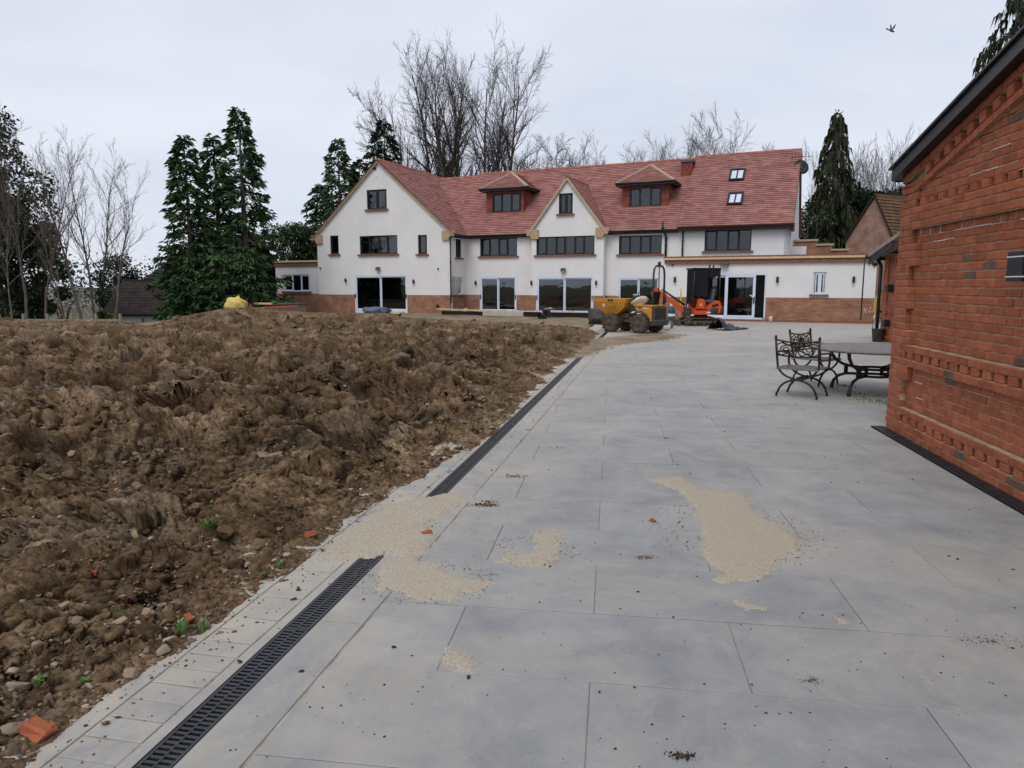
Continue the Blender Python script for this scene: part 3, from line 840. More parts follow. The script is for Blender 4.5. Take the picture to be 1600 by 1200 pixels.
def scatter(name, base, vars_, P, sc, colr, mat_, kind='stuff', smooth=False, flat=0.58):
    n = len(P); nv = len(base[0])
    th = nrg.uniform(0, 6.283, n); Vv = np.empty((n, nv, 3))
    pick = nrg.integers(0, len(vars_), n)
    VV = np.array(vars_)[pick]
    asp = np.stack([nrg.uniform(.75, 1.35, n), nrg.uniform(.65, 1.1, n), nrg.uniform(.75, 1.1, n) * flat], -1)
    q = VV * asp[:, None, :] * sc[:, None, None]
    tl = nrg.normal(0, .35, n); cy_, sy_ = np.cos(tl), np.sin(tl)
    q = np.stack([q[..., 0] * cy_[:, None] + q[..., 2] * sy_[:, None], q[..., 1], -q[..., 0] * sy_[:, None] + q[..., 2] * cy_[:, None]], -1)
    c_, s_ = np.cos(th), np.sin(th)
    q = np.stack([q[..., 0] * c_[:, None] - q[..., 1] * s_[:, None], q[..., 0] * s_[:, None] + q[..., 1] * c_[:, None], q[..., 2]], -1)
    q = q + P[:, None, :]
    F_ = (base[1][None] + (np.arange(n) * nv)[:, None, None]).reshape(-1, 3)
    cc = np.repeat(colr, nv, 0)
    o = np_mesh(name, q.reshape(-1, 3), F_, mat_, colors=cc, smooth=smooth)
    return tag(o, kind=kind)
def soil_points(n, ymin, ymax, emin=0.02, pw=1.0):
    """points on the soil, evenly spread as seen along the ground"""
    out = []
    while len(out) < n:
        m = n * 3
        y = np.exp(nrg.uniform(math.log(ymin), math.log(ymax), m)) if pw else nrg.uniform(ymin, ymax, m)
        x = y * np.tan(np.radians(nrg.uniform(-50, 14, m)))
        z, e = soil_h(x, y)
        k = (e > emin) & (z > -.01)
        out += list(np.stack([x, y, z], -1)[k])
    return np.array(out[:n])
def soil_tint(n):
    t = nrg.beta(2, 2.6, n)[:, None]
    c = np.where(t < .5, tdark * 1.0 + (tmid - tdark) * t * 2, tmid + (tdry - tmid) * (t - .5) * 2)
    return c * 1.2
clv = lump_variants(I2, 16, 0.95, 0.6, 3); clv3 = lump_variants(I3, 16, 1.15, 0.5, 203)
P = soil_points(450, 5.6, 29, 0.25); sc = np.clip(nrg.lognormal(-2.35, .42, len(P)), .06, .26) * np.interp(P[:, 1], [5, 9, 14, 30], [.55, .9, 1.05, 1.2])
P[:, 2] -= sc * .30
o = scatter('soil_clods', I3, clv3, P, sc, soil_tint(len(P)), M['soil']); tag(o, 'big brown clay clods heaped over the dug soil', 'soil')
P = soil_points(3700, 4.6, 28, 0.12); sc = np.clip(nrg.lognormal(-3.1, .5, len(P)), .015, .14) * np.interp(P[:, 1], [2, 6, 14, 30], [.5, .8, 1.1, 1.4])
P[:, 2] -= sc * .2
o = scatter('soil_lumps', I2, clv, P, sc, soil_tint(len(P)), M['soil']); tag(o, 'smaller clay lumps lying between the big clods', 'soil')
P = soil_points(2500, 1.8, 7.0, 0.03); sc = np.clip(nrg.lognormal(-4.0, .6, len(P)), .007, .085)
P[:, 2] -= sc * .2
o = scatter('soil_lumps', I2, clv, P, sc, soil_tint(len(P)) * 1.05, M['soil']); tag(o, 'crumbly soil lumps along the near edge of the mound', 'soil')
stv = lump_variants(I1, 12, 0.7, 0.9, 41)
P = np.concatenate([soil_points(7500, 1.7, 8.0, 0.0), soil_points(6500, 6.0, 18.0, 0.1)]); sc = np.clip(nrg.lognormal(-4.75, .5, len(P)), .004, .03) * np.interp(P[:, 1], [3, 7, 18], [1, 1.5, 3.0])
P[:, 2] += np.where(P[:, 1] > 6, .015, 0)
o = scatter('soil_crumbs', I1, stv, P, sc, soil_tint(len(P)) * 1.15, M['soil']); tag(o, 'fine soil crumbs covering the near edge of the mound', 'soil')
pal = np.array([[.34, .28, .21], [.42, .37, .30], [.27, .22, .17], [.38, .28, .17], [.20, .18, .17], [.30, .11, .065], [.36, .17, .11], [.46, .43, .39]])
stv = lump_variants(I1, 12, 0.7, 0.9, 41)
P = soil_points(6800, 1.7, 9.0, -0.10); sc = np.clip(nrg.lognormal(-5.0, .6, len(P)), .0025, .026) * np.interp(P[:, 1], [2, 5, 9], [.9, 1.2, 1.6])
cl = pal[nrg.choice(8, len(P), p=[.22, .13, .22, .14, .12, .06, .06, .05])] * nrg.uniform(.35, .95, (len(P), 1))
P[:, 2] = np.maximum(P[:, 2], 0.0)
o = scatter('gravel', I1, stv, P, sc, cl, M['stone'], flat=.6); tag(o, 'mixed pebbles and brick chips strewn in the near soil', 'gravel')
# crumbs spilled on to the edging and dark specks over the flagstones
n = 1500; a = nrg.uniform(-1.2, 16, n); b = np.interp(a, EA, EB) - np.abs(nrg.normal(0, .14, n)) * np.clip(1 + a / 9, 1, 2.6)
P = np.stack([D0.x + dd.x * a + nl.x * b, D0.y + dd.y * a + nl.y * b, np.full(n, .001)], -1); P = P[(b > -.3) & ((np.abs(b) > .07))]
sc = np.clip(nrg.lognormal(-5.5, .6, len(P)), .0016, .018)
o = scatter('soil_crumbs', I1, stv, P, sc, soil_tint(len(P)) * 1.2, M['soil'], flat=.5); tag(o, 'soil crumbs spilled over the edging beside the mound', 'soil')
n = 1150; y = np.exp(nrg.uniform(math.log(1.8), math.log(16), n)); x = y * nrg.uniform(-.75, .75, n)
a = (x - D0.x) * dd.x + (y - D0.y) * dd.y; b = (x - D0.x) * nl.x + (y - D0.y) * nl.y
ok = (b < -.1) & (x < 4.0 + .159 * (y - 7.92)); P = np.stack([x, y, np.full(n, .001)], -1)[ok]
sc = np.clip(nrg.lognormal(-5.65, .6, len(P)), .0014, .014)
dk = np.array([[.03, .028, .026], [.06, .045, .03], [.12, .08, .05], [.4, .36, .3]])[nrg.choice(4, len(P), p=[.45, .3, .15, .1])]
o = scatter('yard_specks', I1, stv, P, sc, dk, M['stone'], flat=.6); tag(o, 'dark specks and grit scattered over the flagstones', 'grit')

# ---- bigger stones and brick fragments, one by one
def lump(name, mat_, loc, s, colr, label, cat, group, v=None, base=I2, rot=None):
    vv = (v if v is not None else clv[rnd.randrange(len(clv))]) * np.array(s)
    o = np_mesh(name, vv, base[1], mat_, colors=np.repeat(np.array([colr]), len(vv), 0))
    o.location = loc; o.rotation_euler = rot or (rnd.uniform(-.4, .4), rnd.uniform(-.4, .4), rnd.uniform(0, 6))
    return tag(o, label, cat, group)
def on_soil(px, py, lift=0.0):
    z = 0.15
    for _ in range(12):
        p = gnd(px, py, z); h, _e = soil_h(np.array([p.x]), np.array([p.y])); z = 0.5 * z + 0.5 * max(float(h[0]), 0.0)
    p = gnd(px, py, z); return Vector((p.x, p.y, z + lift))
stv2 = lump_variants(I3, 10, 0.55, 0.9, 77)
STONES = [  # px, py, size, colour, label
    (30, 1075, .055, (.36, .31, .23), 'flat pale stone lying in the nearest soil beside a weed'),
    (22, 1140, .06, (.30, .25, .19), 'rounded tan stone at the soil edge above the red brick chunk'),
    (98, 950, .05, (.40, .30, .19), 'angular tan stone on the near soil'),
    (118, 975, .062, (.28, .235, .18), 'large dusty brown lump of rubble in the near soil'),
    (187, 975, .045, (.40, .33, .24), 'pale cream stone between two lumps of rubble'),
    (214, 976, .028, (.50, .43, .34), 'small cream-coloured stone chip standing on edge'),
    (232, 960, .062, (.33, .27, .20), 'tall split stone slab leaning in the near soil'),
    (278, 957, .022, (.55, .48, .42), 'small pinkish white stone by the soil edge'),
    (387, 883, .035, (.36, .27, .18), 'upright narrow tan stone close to the edging'),
    (298, 767, .024, (.50, .33, .13), 'smooth round ochre pebble on the bare patch of soil'),
    (388, 857, .03, (.38, .36, .33), 'smooth grey pebble above the edging'),
    (60, 931, .026, (.48, .47, .47), 'whitish stone flake lying flat on the soil'),
    (348, 836, .02, (.58, .55, .50), 'small white stone fragment near the weed clump'),
    (258, 1018, .055, (.34, .29, .20), 'layered sandy stone at the foot of the soil'),
    (205, 1058, .05, (.33, .28, .19), 'flaky tan stone lying on the edge of the paving'),
    (134, 1104, .016, (.56, .50, .42), 'tiny white stone at the corner of the soil edge'),
    (520, 655, .16, (.19, .15, .105), 'big square grey-brown block of clay half way up the mound'),
    (655, 670, .17, (.17, .135, .095), 'large rounded clay boulder on the mound above the drain'),
    (112, 712, .075, (.34, .24, .13), 'yellowish stone sitting in the dark hollow of the mound'),
    (412, 716, .07, (.25, .19, .12), 'brown cobble at the foot of the mound step'),
    (430, 714, .085, (.24, .17, .10), 'tan boulder wedged under the mound step'),
    (217, 738, .035, (.52, .48, .43), 'white stone at the foot of the dark mound'),
    (845, 506, .2, (.55, .50, .43), 'pale broken concrete lump on the mound by the kneeling man'),
    (872, 507, .13, (.50, .44, .36), 'smaller pale concrete lump on the mound'),
    (377, 487, .2, (.50, .42, .33), 'pale rubble lump on the mound below the yellow bag'),
]
for (px, py, s, c_, lb) in STONES:
    p = on_soil(px, py); s *= .66; c_ = tuple(.40 * q + .12 * w0 for q, w0 in zip(c_, (1.0, .72, .47)))
    lump('stone', M['stone'], p + Vector((0, 0, s * .25)), (s * rnd.uniform(1, 1.3), s * rnd.uniform(.7, .95), s * rnd.uniform(.55, .85)), c_, lb, 'stone', 'stones lying in the dug soil', stv2[rnd.randrange(10)], I3)
BR = [(58, 1150, .05, 'red brick chunk at the soil edge in the nearest corner'), (78, 1143, .028, 'small red brick chip beside the bigger brick chunk'), (386, 832, .05, 'pinkish brick fragment standing up in the soil'),
      (141, 898, .035, 'orange brick chip on a stony part of the soil'), (102, 853, .028, 'thin red brick sliver lying flat in the soil'), (485, 838, .035, 'orange brick piece next to the edging'), (40, 558, .13, 'half of a pale red brick high on the mound'),
      (295, 968, .022, 'small red brick crumb beside a white stone'), (667, 835, .03, 'red brick chip on the sandy spill'), (1020, 815, .02, 'red chip of brick on the flagstones')]
for (px, py, s, lb) in BR:
    p = on_soil(px, py) if px < 600 else gnd(px, py)
    mb = MB(); mb.box((0, 0, 0), (s * 2, s * 1.3, s * 1.0), ch=s * .12)
    for q in range(len(mb.v)): mb.v[q] = tuple(c + rnd.uniform(-.12, .12) * s for c in mb.v[q])
    o = mb.build('brick_fragment', M['brick']); o.location = p + Vector((0, 0, s * .4)); o.rotation_euler = (rnd.uniform(-.4, .4), rnd.uniform(-.5, .5), rnd.uniform(0, 3))
    tag(o, lb, 'brick', 'broken bricks')

# ---- weeds
def weed(px, py, h, n, broad, label):
    p = on_soil(px, py) if px < 900 else gnd(px, py)
    root = empty('weed', p); tag(root, label, 'weed', 'weeds sprouting in the soil')
    mb = MB()
    for k in range(n):
        th = rnd.uniform(0, 6.28); ln = h * rnd.uniform(.5, 1.1); le = rnd.uniform(.2, .8); w_ = ln * (.22 if broad else .05)
        d = Vector((math.cos(th), math.sin(th), 0)); sd_ = Vector((-d.y, d.x, 0))
        b0 = d * rnd.uniform(0, .25) * h
        p1 = b0 + d * ln * le * .45 + Vector((0, 0, ln * .6)); p2 = b0 + d * ln * le + Vector((0, 0, ln * (.75 if broad else .9) * (1 - le * .3)))
        b = len(mb.v)
        mb.v += [tuple(b0 - sd_ * w_ * .25), tuple(b0 + sd_ * w_ * .25), tuple(p1 + sd_ * w_), tuple(p1 - sd_ * w_), tuple(p2)]
        mb.face((b, b + 1, b + 2, b + 3)); mb.face((b + 3, b + 2, b + 4))
    mb.build('leaves', M['weed'], root, recalc=False)
WEEDS = [(328, 832, .11, 50, False, 'bushy bright green weed clump growing among rubble lumps'), (325, 800, .07, 9, True, 'broad-leaved seedling above the bushy weed clump'), (60, 1070, .05, 14, True, 'small leafy weed beside the flat pale stone'), (285, 992, .08, 18, False, 'grass tuft on the edge of the soil beside the edging'),
         (318, 985, .08, 16, False, 'grassy sprig leaning over the edging'), (130, 1068, .045, 8, True, 'two-leaved seedling near the paving'), (95, 968, .04, 12, False, 'short grass shoots in front of a tan stone'), (422, 900, .05, 10, False, 'green shoots by the upright narrow stone'), (258, 832, .05, 16, False, 'small green sprout left of the bushy weed'),
         (505, 862, .035, 8, True, 'yellowish seedling at the soil edge'), (440, 888, .05, 12, True, 'seedling just above the edging'), (132, 995, .05, 10, False, 'thin upright grass shoot between stones'), (180, 962, .04, 12, False, 'sprig of grass beside the cream stone')]
for w_ in WEEDS: weed(*w_)

# ---- sandy mortar spilled on the flagstones
def spill(name, px_poly, label, thick=0.006, cell=0.018, seed=0, rag=0.035, material='sand', cat='mortar spill'):
    pts = np.array([gnd(*q)[:2] for q in px_poly])
    x0, y0 = pts.min(0) - .1; x1, y1 = pts.max(0) + .1
    cell = max(cell, math.sqrt((x1 - x0) * (y1 - y0) / 26000))
    xs = np.arange(x0, x1, cell); ys = np.arange(y0, y1, cell)
    X, Y = np.meshgrid(xs, ys)
    ins = np.zeros(X.shape, bool); dmin = np.full(X.shape, 9.0)
    for i in range(len(pts)):
        A, B = pts[i], pts[(i + 1) % len(pts)]
        c = (A[1] > Y) != (B[1] > Y)
        with np.errstate(divide='ignore', invalid='ignore'):
            xi = (B[0] - A[0]) * (Y - A[1]) / (B[1] - A[1]) + A[0]
        ins ^= c & (X < xi)
        d = B - A; tt = np.clip(((X - A[0]) * d[0] + (Y - A[1]) * d[1]) / (d @ d), 0, 1)
        dmin = np.minimum(dmin, np.hypot(X - A[0] - tt * d[0], Y - A[1] - tt * d[1]))
    sdv = np.where(ins, dmin, -dmin) + rag * fbm(X * 9, Y * 9, 4, seed) + rag * .8 * pnoise(X * 38, Y * 38, seed + 5)
    Z = 0.0015 + thick * np.clip(sdv / .06, -1, 1) + 0.0022 * fbm(X * 30, Y * 30, 3, seed + 9) * np.clip(sdv / .03, 0, 1)
    Z = np.where(sdv < 0, -0.006, np.maximum(Z, 0.002))
    ny_, nx_ = X.shape
    V = np.stack([X, Y, Z], -1).reshape(-1, 3); id_ = np.arange(ny_ * nx_).reshape(ny_, nx_)
    Fq = np.stack([id_[:-1, :-1], id_[:-1, 1:], id_[1:, 1:], id_[1:, :-1]], -1).reshape(-1, 4)
    kp = (sdv.reshape(-1)[Fq] > 0).sum(1) >= 1
    Fq = Fq[kp]
    us = np.zeros(len(V), bool); us[Fq.ravel()] = True
    o = np_mesh(name, V[us], (np.cumsum(us) - 1)[Fq], M[material], smooth=True)
    return tag(o, label, cat)
spill('mortar_spill', [(1015, 748), (1065, 745), (1095, 763), (1165, 770), (1178, 800), (1215, 818), (1252, 842), (1240, 868), (1210, 880), (1195, 902), (1120, 914), (1105, 905), (1130, 895), (1095, 870), (1100, 842), (1085, 800), (1070, 775)], 'large ragged patch of dried sandy mortar alone on the flagstones', .007, seed=3)
spill('mortar_spill', [(478, 880), (520, 848), (560, 818), (600, 790), (650, 780), (700, 770), (742, 778), (700, 800), (660, 822), (688, 832), (668, 862), (630, 878), (600, 862), (560, 872)], 'sandy mortar washed over the gap in the drain channel', .010, seed=8)
spill('mortar_spill', [(618, 868), (680, 880), (720, 900), (785, 908), (750, 920), (700, 942), (650, 936), (580, 918), (590, 895)], 'tongue of sandy mortar on the flagstones beside the drain gap', .006, seed=12)
spill('mortar_spill', [(830, 830), (885, 825), (880, 850), (862, 885), (830, 888), (775, 878), (790, 852), (806, 868), (836, 862)], 'hook-shaped patch of sandy mortar between the drain and the large patch', .005, seed=15)
spill('mortar_spill', [(695, 1010), (730, 1022), (742, 1045), (712, 1050), (692, 1036)], 'small dab of sandy mortar on the near flagstones', .004, seed=19)
spill('mortar_spill', [(1140, 934), (1185, 945), (1200, 953), (1160, 955)], 'thin pale streak of mortar below the large patch', .003, seed=23, rag=.02)
spill('mortar_spill', [(1300, 962), (1322, 966), (1330, 975), (1308, 976)], 'tiny pale dab of mortar right of the thin streak', .003, seed=29, rag=.012)
spill('mud_smear', [(885, 560), (925, 530), (1010, 521), (1075, 523), (1040, 532), (960, 540), (920, 556)], 'thin muddy wheel smear behind the dumper on the yard', .003, cell=.03, seed=41, rag=.32, material='earth', cat='mud')
def crumbs(px, py, r, n, smax, colr, label, mat_='soil', cat='mud', asp=2.0):
    c = gnd(px, py); q = nrg.normal(0, 1, (n, 2)) * np.array([r * asp * .5, r * .5]) ; d = np.hypot(q[:, 0] / (r * asp), q[:, 1] / r)
    sc = np.clip(nrg.lognormal(math.log(smax * .35), .5, n) * np.exp(-d), .0012, smax)
    P = np.stack([c.x + q[:, 0], c.y + q[:, 1], sc * .3 + .001], -1)
    o = scatter('dirt_crumbs', I1, stv, P, sc, np.array([colr]) * nrg.uniform(.6, 1.3, (n, 1)), M[mat_], kind=None, flat=.7); tag(o, label, cat)
crumbs(757, 790, .06, 160, .022, (.13, .075, .045), 'clump of reddish mud crumbs on the flagstones near the drain')
crumbs(765, 784, .05, 120, .012, (.20, .11, .065), 'fine reddish crumbs just beyond the mud clump')
crumbs(1066, 1181, .03, 130, .013, (.06, .045, .032), 'dark clump of mud on the nearest flagstones')
crumbs(1268, 1064, .03, 90, .008, (.20, .14, .09), 'small brown crumb patch on the near flagstones')
crumbs(806, 745, .10, 170, .013, (.22, .13, .08), 'scattered brown dirt patch on the flagstones beyond the mud clump')
crumbs(1008, 871, .05, 260, .009, (.30, .19, .12), 'little brownish heap of grit left of the large mortar patch')
crumbs(850, 834, .04, 120, .010, (.24, .13, .08), 'reddish grit lying on the hook-shaped mortar patch')
crumbs(713, 1036, .05, 160, .006, (.40, .32, .24), 'sandy grains round the small dab of mortar', 'stone')
crumbs(1550, 1000, .10, 160, .009, (.20, .16, .12), 'brown litter crumbs on the flagstones below the brick wall')
crumbs(1040, 685, .12, 90, .012, (.22, .16, .10), 'faint dirt crumbs on the flagstones beyond the large mortar patch')
crumbs(865, 700, .10, 90, .012, (.25, .16, .10), 'faint dirt crumbs on the flagstones beside the drain')
# loose grains round the edges of the mortar, and grit on it
gp = []
for (px, py, rx, ry, n) in ((1140, 830, .42, .48, 1100), (600, 820, .30, .42, 900), (670, 908, .30, .22, 600), (835, 858, .22, .2, 350)):
    c = gnd(px, py); th = nrg.uniform(0, 6.283, n); rr2 = nrg.normal(1.0, .22, n)
    gp.append(np.stack([c.x + rx * rr2 * np.cos(th), c.y + ry * rr2 * np.sin(th), np.full(n, .004)], -1))
P = np.concatenate(gp); sc = np.clip(nrg.lognormal(-5.9, .5, len(P)), .001, .008)
cl = np.array([[.44, .38, .29], [.34, .28, .21], [.10, .08, .06]])[nrg.choice(3, len(P), p=[.5, .25, .25])]
o = scatter('sand_grains', I1, stv, P, sc, cl, M['stone'], flat=.7); tag(o, 'loose sandy grains and grit round the mortar patches', 'sand')

# ================================================================== THE WHITE HOUSE  (local frame: x along the front, y into the house, z up)
HO = Vector((-0.86, 43.3, 0)); HA = R(-23.95)
house = empty('white_house', HO, HA)
tag(house, 'long white rendered house with red tiled roof, gables and dormers', 'house')
hca, hsa = math.cos(-HA), math.sin(-HA)
def huv(px, py, v):
    x, y, d = ray(px, py)
    t = (v + HO.x * hsa + HO.y * hca) / (x * hsa + y * hca)
    P = (t * x - HO.x, t * y - HO.y)
    return P[0] * hca - P[1] * hsa, EYE + t * d
def HR(x0, y0, x1, y1, v):
    """rectangle on the wall plane v, from its outline in the photograph: u0, u1, z0, z1"""
    ym, xm = (y0 + y1) / 2, (x0 + x1) / 2
    u0, u1 = huv(x0, ym, v)[0], huv(x1, ym, v)[0]
    z1, z0 = huv(xm, y0, v)[1], huv(xm, y1, v)[1]
    return round(u0, 2), round(u1, 2), round(z0, 2), round(z1, 2)
def rect(q): return [(q[0], q[2]), (q[1], q[2]), (q[1], q[3]), (q[0], q[3])]

def window(parent, q, v, n=2, fm='frame', gl='glass', sill=True, rot=None, name='window', fw=0.055, sash=True, depth=0.09, ajar=None):
    """frame with mullions, one pane per light, a tiled sill; origin at the opening's lower left corner"""
    u0, u1, z0, z1 = q
    W, Hh = u1 - u0, z1 - z0
    fr = MB()
    y = depth
    fr.box((W / 2, y, fw / 2), (W, .07, fw)); fr.box((W / 2, y, Hh - fw / 2), (W, .07, fw))
    fr.box((fw / 2, y, Hh / 2), (fw, .07, Hh - 2 * fw)); fr.box((W - fw / 2, y, Hh / 2), (fw, .07, Hh - 2 * fw))
    cw = (W - 2 * fw) / n
    for k in range(1, n): fr.box((fw + k * cw, y, Hh / 2), (.06, .066, Hh - 2 * fw))
    if sash:
        for k in range(n):
            if k % 2 == 0 or n == 2:
                a, b = fw + k * cw + .03, fw + (k + 1) * cw - .03
                for (cx_, cz_, dx_, dz_) in (((a + b) / 2, fw + .02, b - a, .04), ((a + b) / 2, Hh - fw - .02, b - a, .04), (a + .02, Hh / 2, .04, Hh - 2 * fw - .08), (b - .02, Hh / 2, .04, Hh - 2 * fw - .08)):
                    fr.box((cx_, y - .012, cz_), (dx_, .05, dz_))
    o = fr.build(name, M[fm], parent)
    o.location = (u0, v, z0)
    if rot: o.rotation_euler = rot
    for k in range(n):
        a, b = fw + k * cw, fw + (k + 1) * cw
        p = MB(); p.box(((a + b) / 2, y + .01, Hh / 2), (b - a, .012, Hh - 2 * fw)); p.build('pane', M[gl], o)
    if sill:
        s_ = MB(); s_.box((W / 2, -.02, -.045), (W + .24, .2, .088), ch=.012)
        for k in range(int((W + .24) / .11)): s_.box((-.12 + .055 + k * .11, -.124, -.045), (.1, .012, .08))
        s_.build('sill', M['sillbrick'], o)
    return o

def sliding_door(parent, q, v, n=2, handle_left=True, shut=True):
    u0, u1, z0, z1 = q
    W, Hh = u1 - u0, z1 - z0; fw = .09
    fr = MB(); y = .06
    fr.box((W / 2, y, fw / 2), (W, .13, fw)); fr.box((W / 2, y, Hh - fw / 2), (W, .13, fw)); fr.box((fw / 2, y, Hh / 2), (fw, .13, Hh - 2 * fw)); fr.box((W - fw / 2, y, Hh / 2), (fw, .13, Hh - 2 * fw))
    o = fr.build('sliding_door', M['film'], parent); o.location = (u0, v, z0)
    cw = (W - 2 * fw) / n
    for k in range(n):
        a, b = fw + k * cw, fw + (k + 1) * cw
        yy = y - .025 + .05 * (k % 2)
        st = MB(); sw = .06
        for (cx_, cz_, dx_, dz_) in ((a + sw / 2, Hh / 2, sw, Hh - 2 * fw), (b - sw / 2, Hh / 2, sw, Hh - 2 * fw), ((a + b) / 2, fw + sw / 2, b - a - 2 * sw, sw), ((a + b) / 2, Hh - fw - sw / 2, b - a - 2 * sw, sw)):
            st.box((cx_, yy, cz_), (dx_, .045, dz_))
        l = st.build('door_leaf', M['film'], o)
        # the tree reads leaf > pane as thing > part > sub-part: keep panes on the door itself
        l.parent = o
        p = MB(); p.box(((a + b) / 2, yy, Hh / 2), (b - a - 2 * sw, .02, Hh - 2 * fw - 2 * sw)); p.build('pane', M['doorglass'], o)
    for x_ in (([fw * .5]) if handle_left else []) + [W - fw * .6]:
        hd = MB(); hd.box((x_, -.03, Hh * .42), (.05, .05, .26)); hd.build('handle', M['blackmetal'], o)
    return o

ZE = 4.75
# ---- walls: outline with openings, 0.3 m thick
def wall(name, outline, holes, v, th=.3, matn='render', rot=None, loc=None):
    mb = MB(); mb.holed(outline, [rect(h) for h in holes], 0, th)
    o = mb.build(name, M[matn], house); o.location = loc or (0, v, 0)
    if rot: o.rotation_euler = rot
    return o
def plinth(u0, u1, v, doors=(), top=1.03, rot=None, loc=None):
    """brick base, 20 mm proud, stopping either side of the doors"""
    xs = [u0] + [x for d in sorted(doors) for x in (d[0] - .02, d[1] + .02)] + [u1]
    o = None
    for k in range(0, len(xs), 2):
        a, b = xs[k], xs[k + 1]
        if b - a < .02: continue
        mb = MB()
        z0, z1, y = -.25, top, -.02
        mb.poly([(a, y, z0), (b, y, z0), (b, y, z1), (a, y, z1)], uv=[(a, z0), (b, z0), (b, z1), (a, z1)])
        mb.poly([(a, y, z1), (b, y, z1), (b, .1, z1), (a, .1, z1)], uv=[(a, 0), (b, 0), (b, .075), (a, .075)])
        mb.poly([(a, y, z0), (a, y, z1), (a, .1, z1), (a, .1, z0)], uv=[(0, z0), (0, z1), (.1, z1), (.1, z0)])
        mb.poly([(b, y, z0), (b, .1, z0), (b, .1, z1), (b, y, z1)], uv=[(0, z0), (.1, z0), (.1, z1), (0, z1)])
        mb.poly([(a, y, z0), (a, .1, z0), (b, .1, z0), (b, y, z0)], uv=[(0, 0), (0, 0), (0, 0), (0, 0)])
        o = mb.build('brick_plinth', M['plinth'], house, recalc=False); o.location = loc or (0, v, 0)
        if rot: o.rotation_euler = rot
    return o

GL, GR, GP = -11.83, -2.17, -2.0           # left gable: ends, projection
gu, gz = -7.0, 9.0
q_at = HR(573, 296, 604, 327, GP); q_1a = HR(516, 368, 529, 397, GP); q_1b = HR(562, 368, 621, 397, GP); q_1c = HR(653, 367, 667, 397, GP); q_d = HR(555, 430, 636, 488, GP)
q_d = (q_d[0], q_d[1], .02, q_d[3])
wall('gable_wall', [(GL, -.2), (GR, -.2), (GR, ZE), (gu, gz), (GL, ZE)], [q_at, q_1a, q_1b, q_1c, q_d], GP)
for q, n in ((q_at, 2), (q_1a, 1), (q_1b, 4), (q_1c, 1)): window(house, q, GP, n)
sliding_door(house, q_d, GP)
plinth(GL, GR, GP, [q_d])
# return wall of the left gable (faces right)
RR = (0, 0, R(90))
def ret_u(px, u):    # v on the plane x = u seen at pixel column px
    x, y, d = ray(px, 420)
    # P = t(x,y); local x = u
    t = (u + HO.x * hca - HO.y * hsa) / (x * hca - y * hsa)
    P = (t * x - HO.x, t * y - HO.y)
    return P[0] * hsa + P[1] * hca
v1, v2 = ret_u(709, GR), ret_u(718, GR)
q_r1 = (-1.25, -.55, 3.25, 4.35); q_r2 = (-1.75, -.50, 1.05, 2.12)
wall('return_wall', [(GP + .3, -.2), (0, -.2), (0, ZE), (GP + .3, ZE)], [q_r1, q_r2], 0, rot=RR, loc=(GR, 0, 0))
for q, fm in ((q_r1, 'frame'), (q_r2, 'film')):
    o = window(house, q, 0, 2, fm=fm); o.location = (GR, q[0], q[2]); o.rotation_euler = RR
plinth(GP + .3, 0, 0, rot=RR, loc=(GR, 0, 0))
wall('side_wall', [(GP + .3, -.2), (9.2, -.2), (9.2, ZE), (GP + .3, ZE)], [], 0, rot=RR, loc=(GL + .3, 0, 0))
# middle range
CL, CR, CP = 2.42, 6.76, -.55
q_m1 = HR(750, 372, 808, 400, 0); q_md = HR(750, 432, 807, 487, 0); q_md = (q_md[0], q_md[1], .02, q_md[3])
q_m2 = HR(967, 368, 1034, 397, 0); q_md2 = HR(965, 433, 1030, 489, 0); q_md2 = (q_md2[0], q_md2[1], .02, q_md2[3])
MR = 10.75
wall('front_wall', [(GR, -.2), (CL, -.2), (CL, ZE), (GR, ZE)], [q_m1, q_md], 0)
wall('front_wall', [(CR, -.2), (MR, -.2), (MR, ZE), (CR, ZE)], [q_m2, q_md2], 0)
window(house, q_m1, 0, 4); window(house, q_m2, 0, 4); sliding_door(house, q_md, 0); sliding_door(house, q_md2, 0)
plinth(GR, CL, 0, [q_md]); plinth(CR, MR, 0, [q_md2])
# central gable
cz = 7.52; cu = (CL + CR) / 2
q_ca = HR(873, 302, 895, 334, CP); q_c1 = HR(838, 369, 929, 398, CP); q_cd = HR(838, 432, 927, 489, CP); q_cd = (q_cd[0], q_cd[1], .02, q_cd[3])
wall('gable_wall', [(CL, -.2), (CR, -.2), (CR, ZE - .05), (cu, cz), (CL, ZE - .05)], [q_ca, q_c1, q_cd], CP)
window(house, q_ca, CP, 2); window(house, q_c1, CP, 6); sliding_door(house, q_cd, CP)
plinth(CL, CR, CP, [q_cd])
for u in (CL + .3, CR):
    wall('return_wall', [(CP + .3, -.2), (0, -.2), (0, ZE), (CP + .3, ZE)], [], 0, rot=RR, loc=(u, 0, 0))
plinth(CP + .3, 0, 0, rot=RR, loc=(CR, 0, 0))
# right wing
WR = 16.4
q_w1 = HR(1101, 359, 1174, 392, 0)
wall('front_wall', [(MR, -.2), (WR, -.2), (WR, ZE + .1), (MR, ZE + .1)], [q_w1], 0)
window(house, q_w1, 0, 4)
mb = MB(); mb.prism([(0, -.2), (9.2, -.2), (9.2, ZE + .1), (4.6, 8.85), (0, ZE + .1)], 0, .3)
o = mb.build('end_wall', M['render'], house); o.rotation_euler = RR; o.location = (WR, 0, 0)
wall('rear_wall', [(GL, -.2), (WR, -.2), (WR, ZE), (GL, ZE)], [], 9.2)
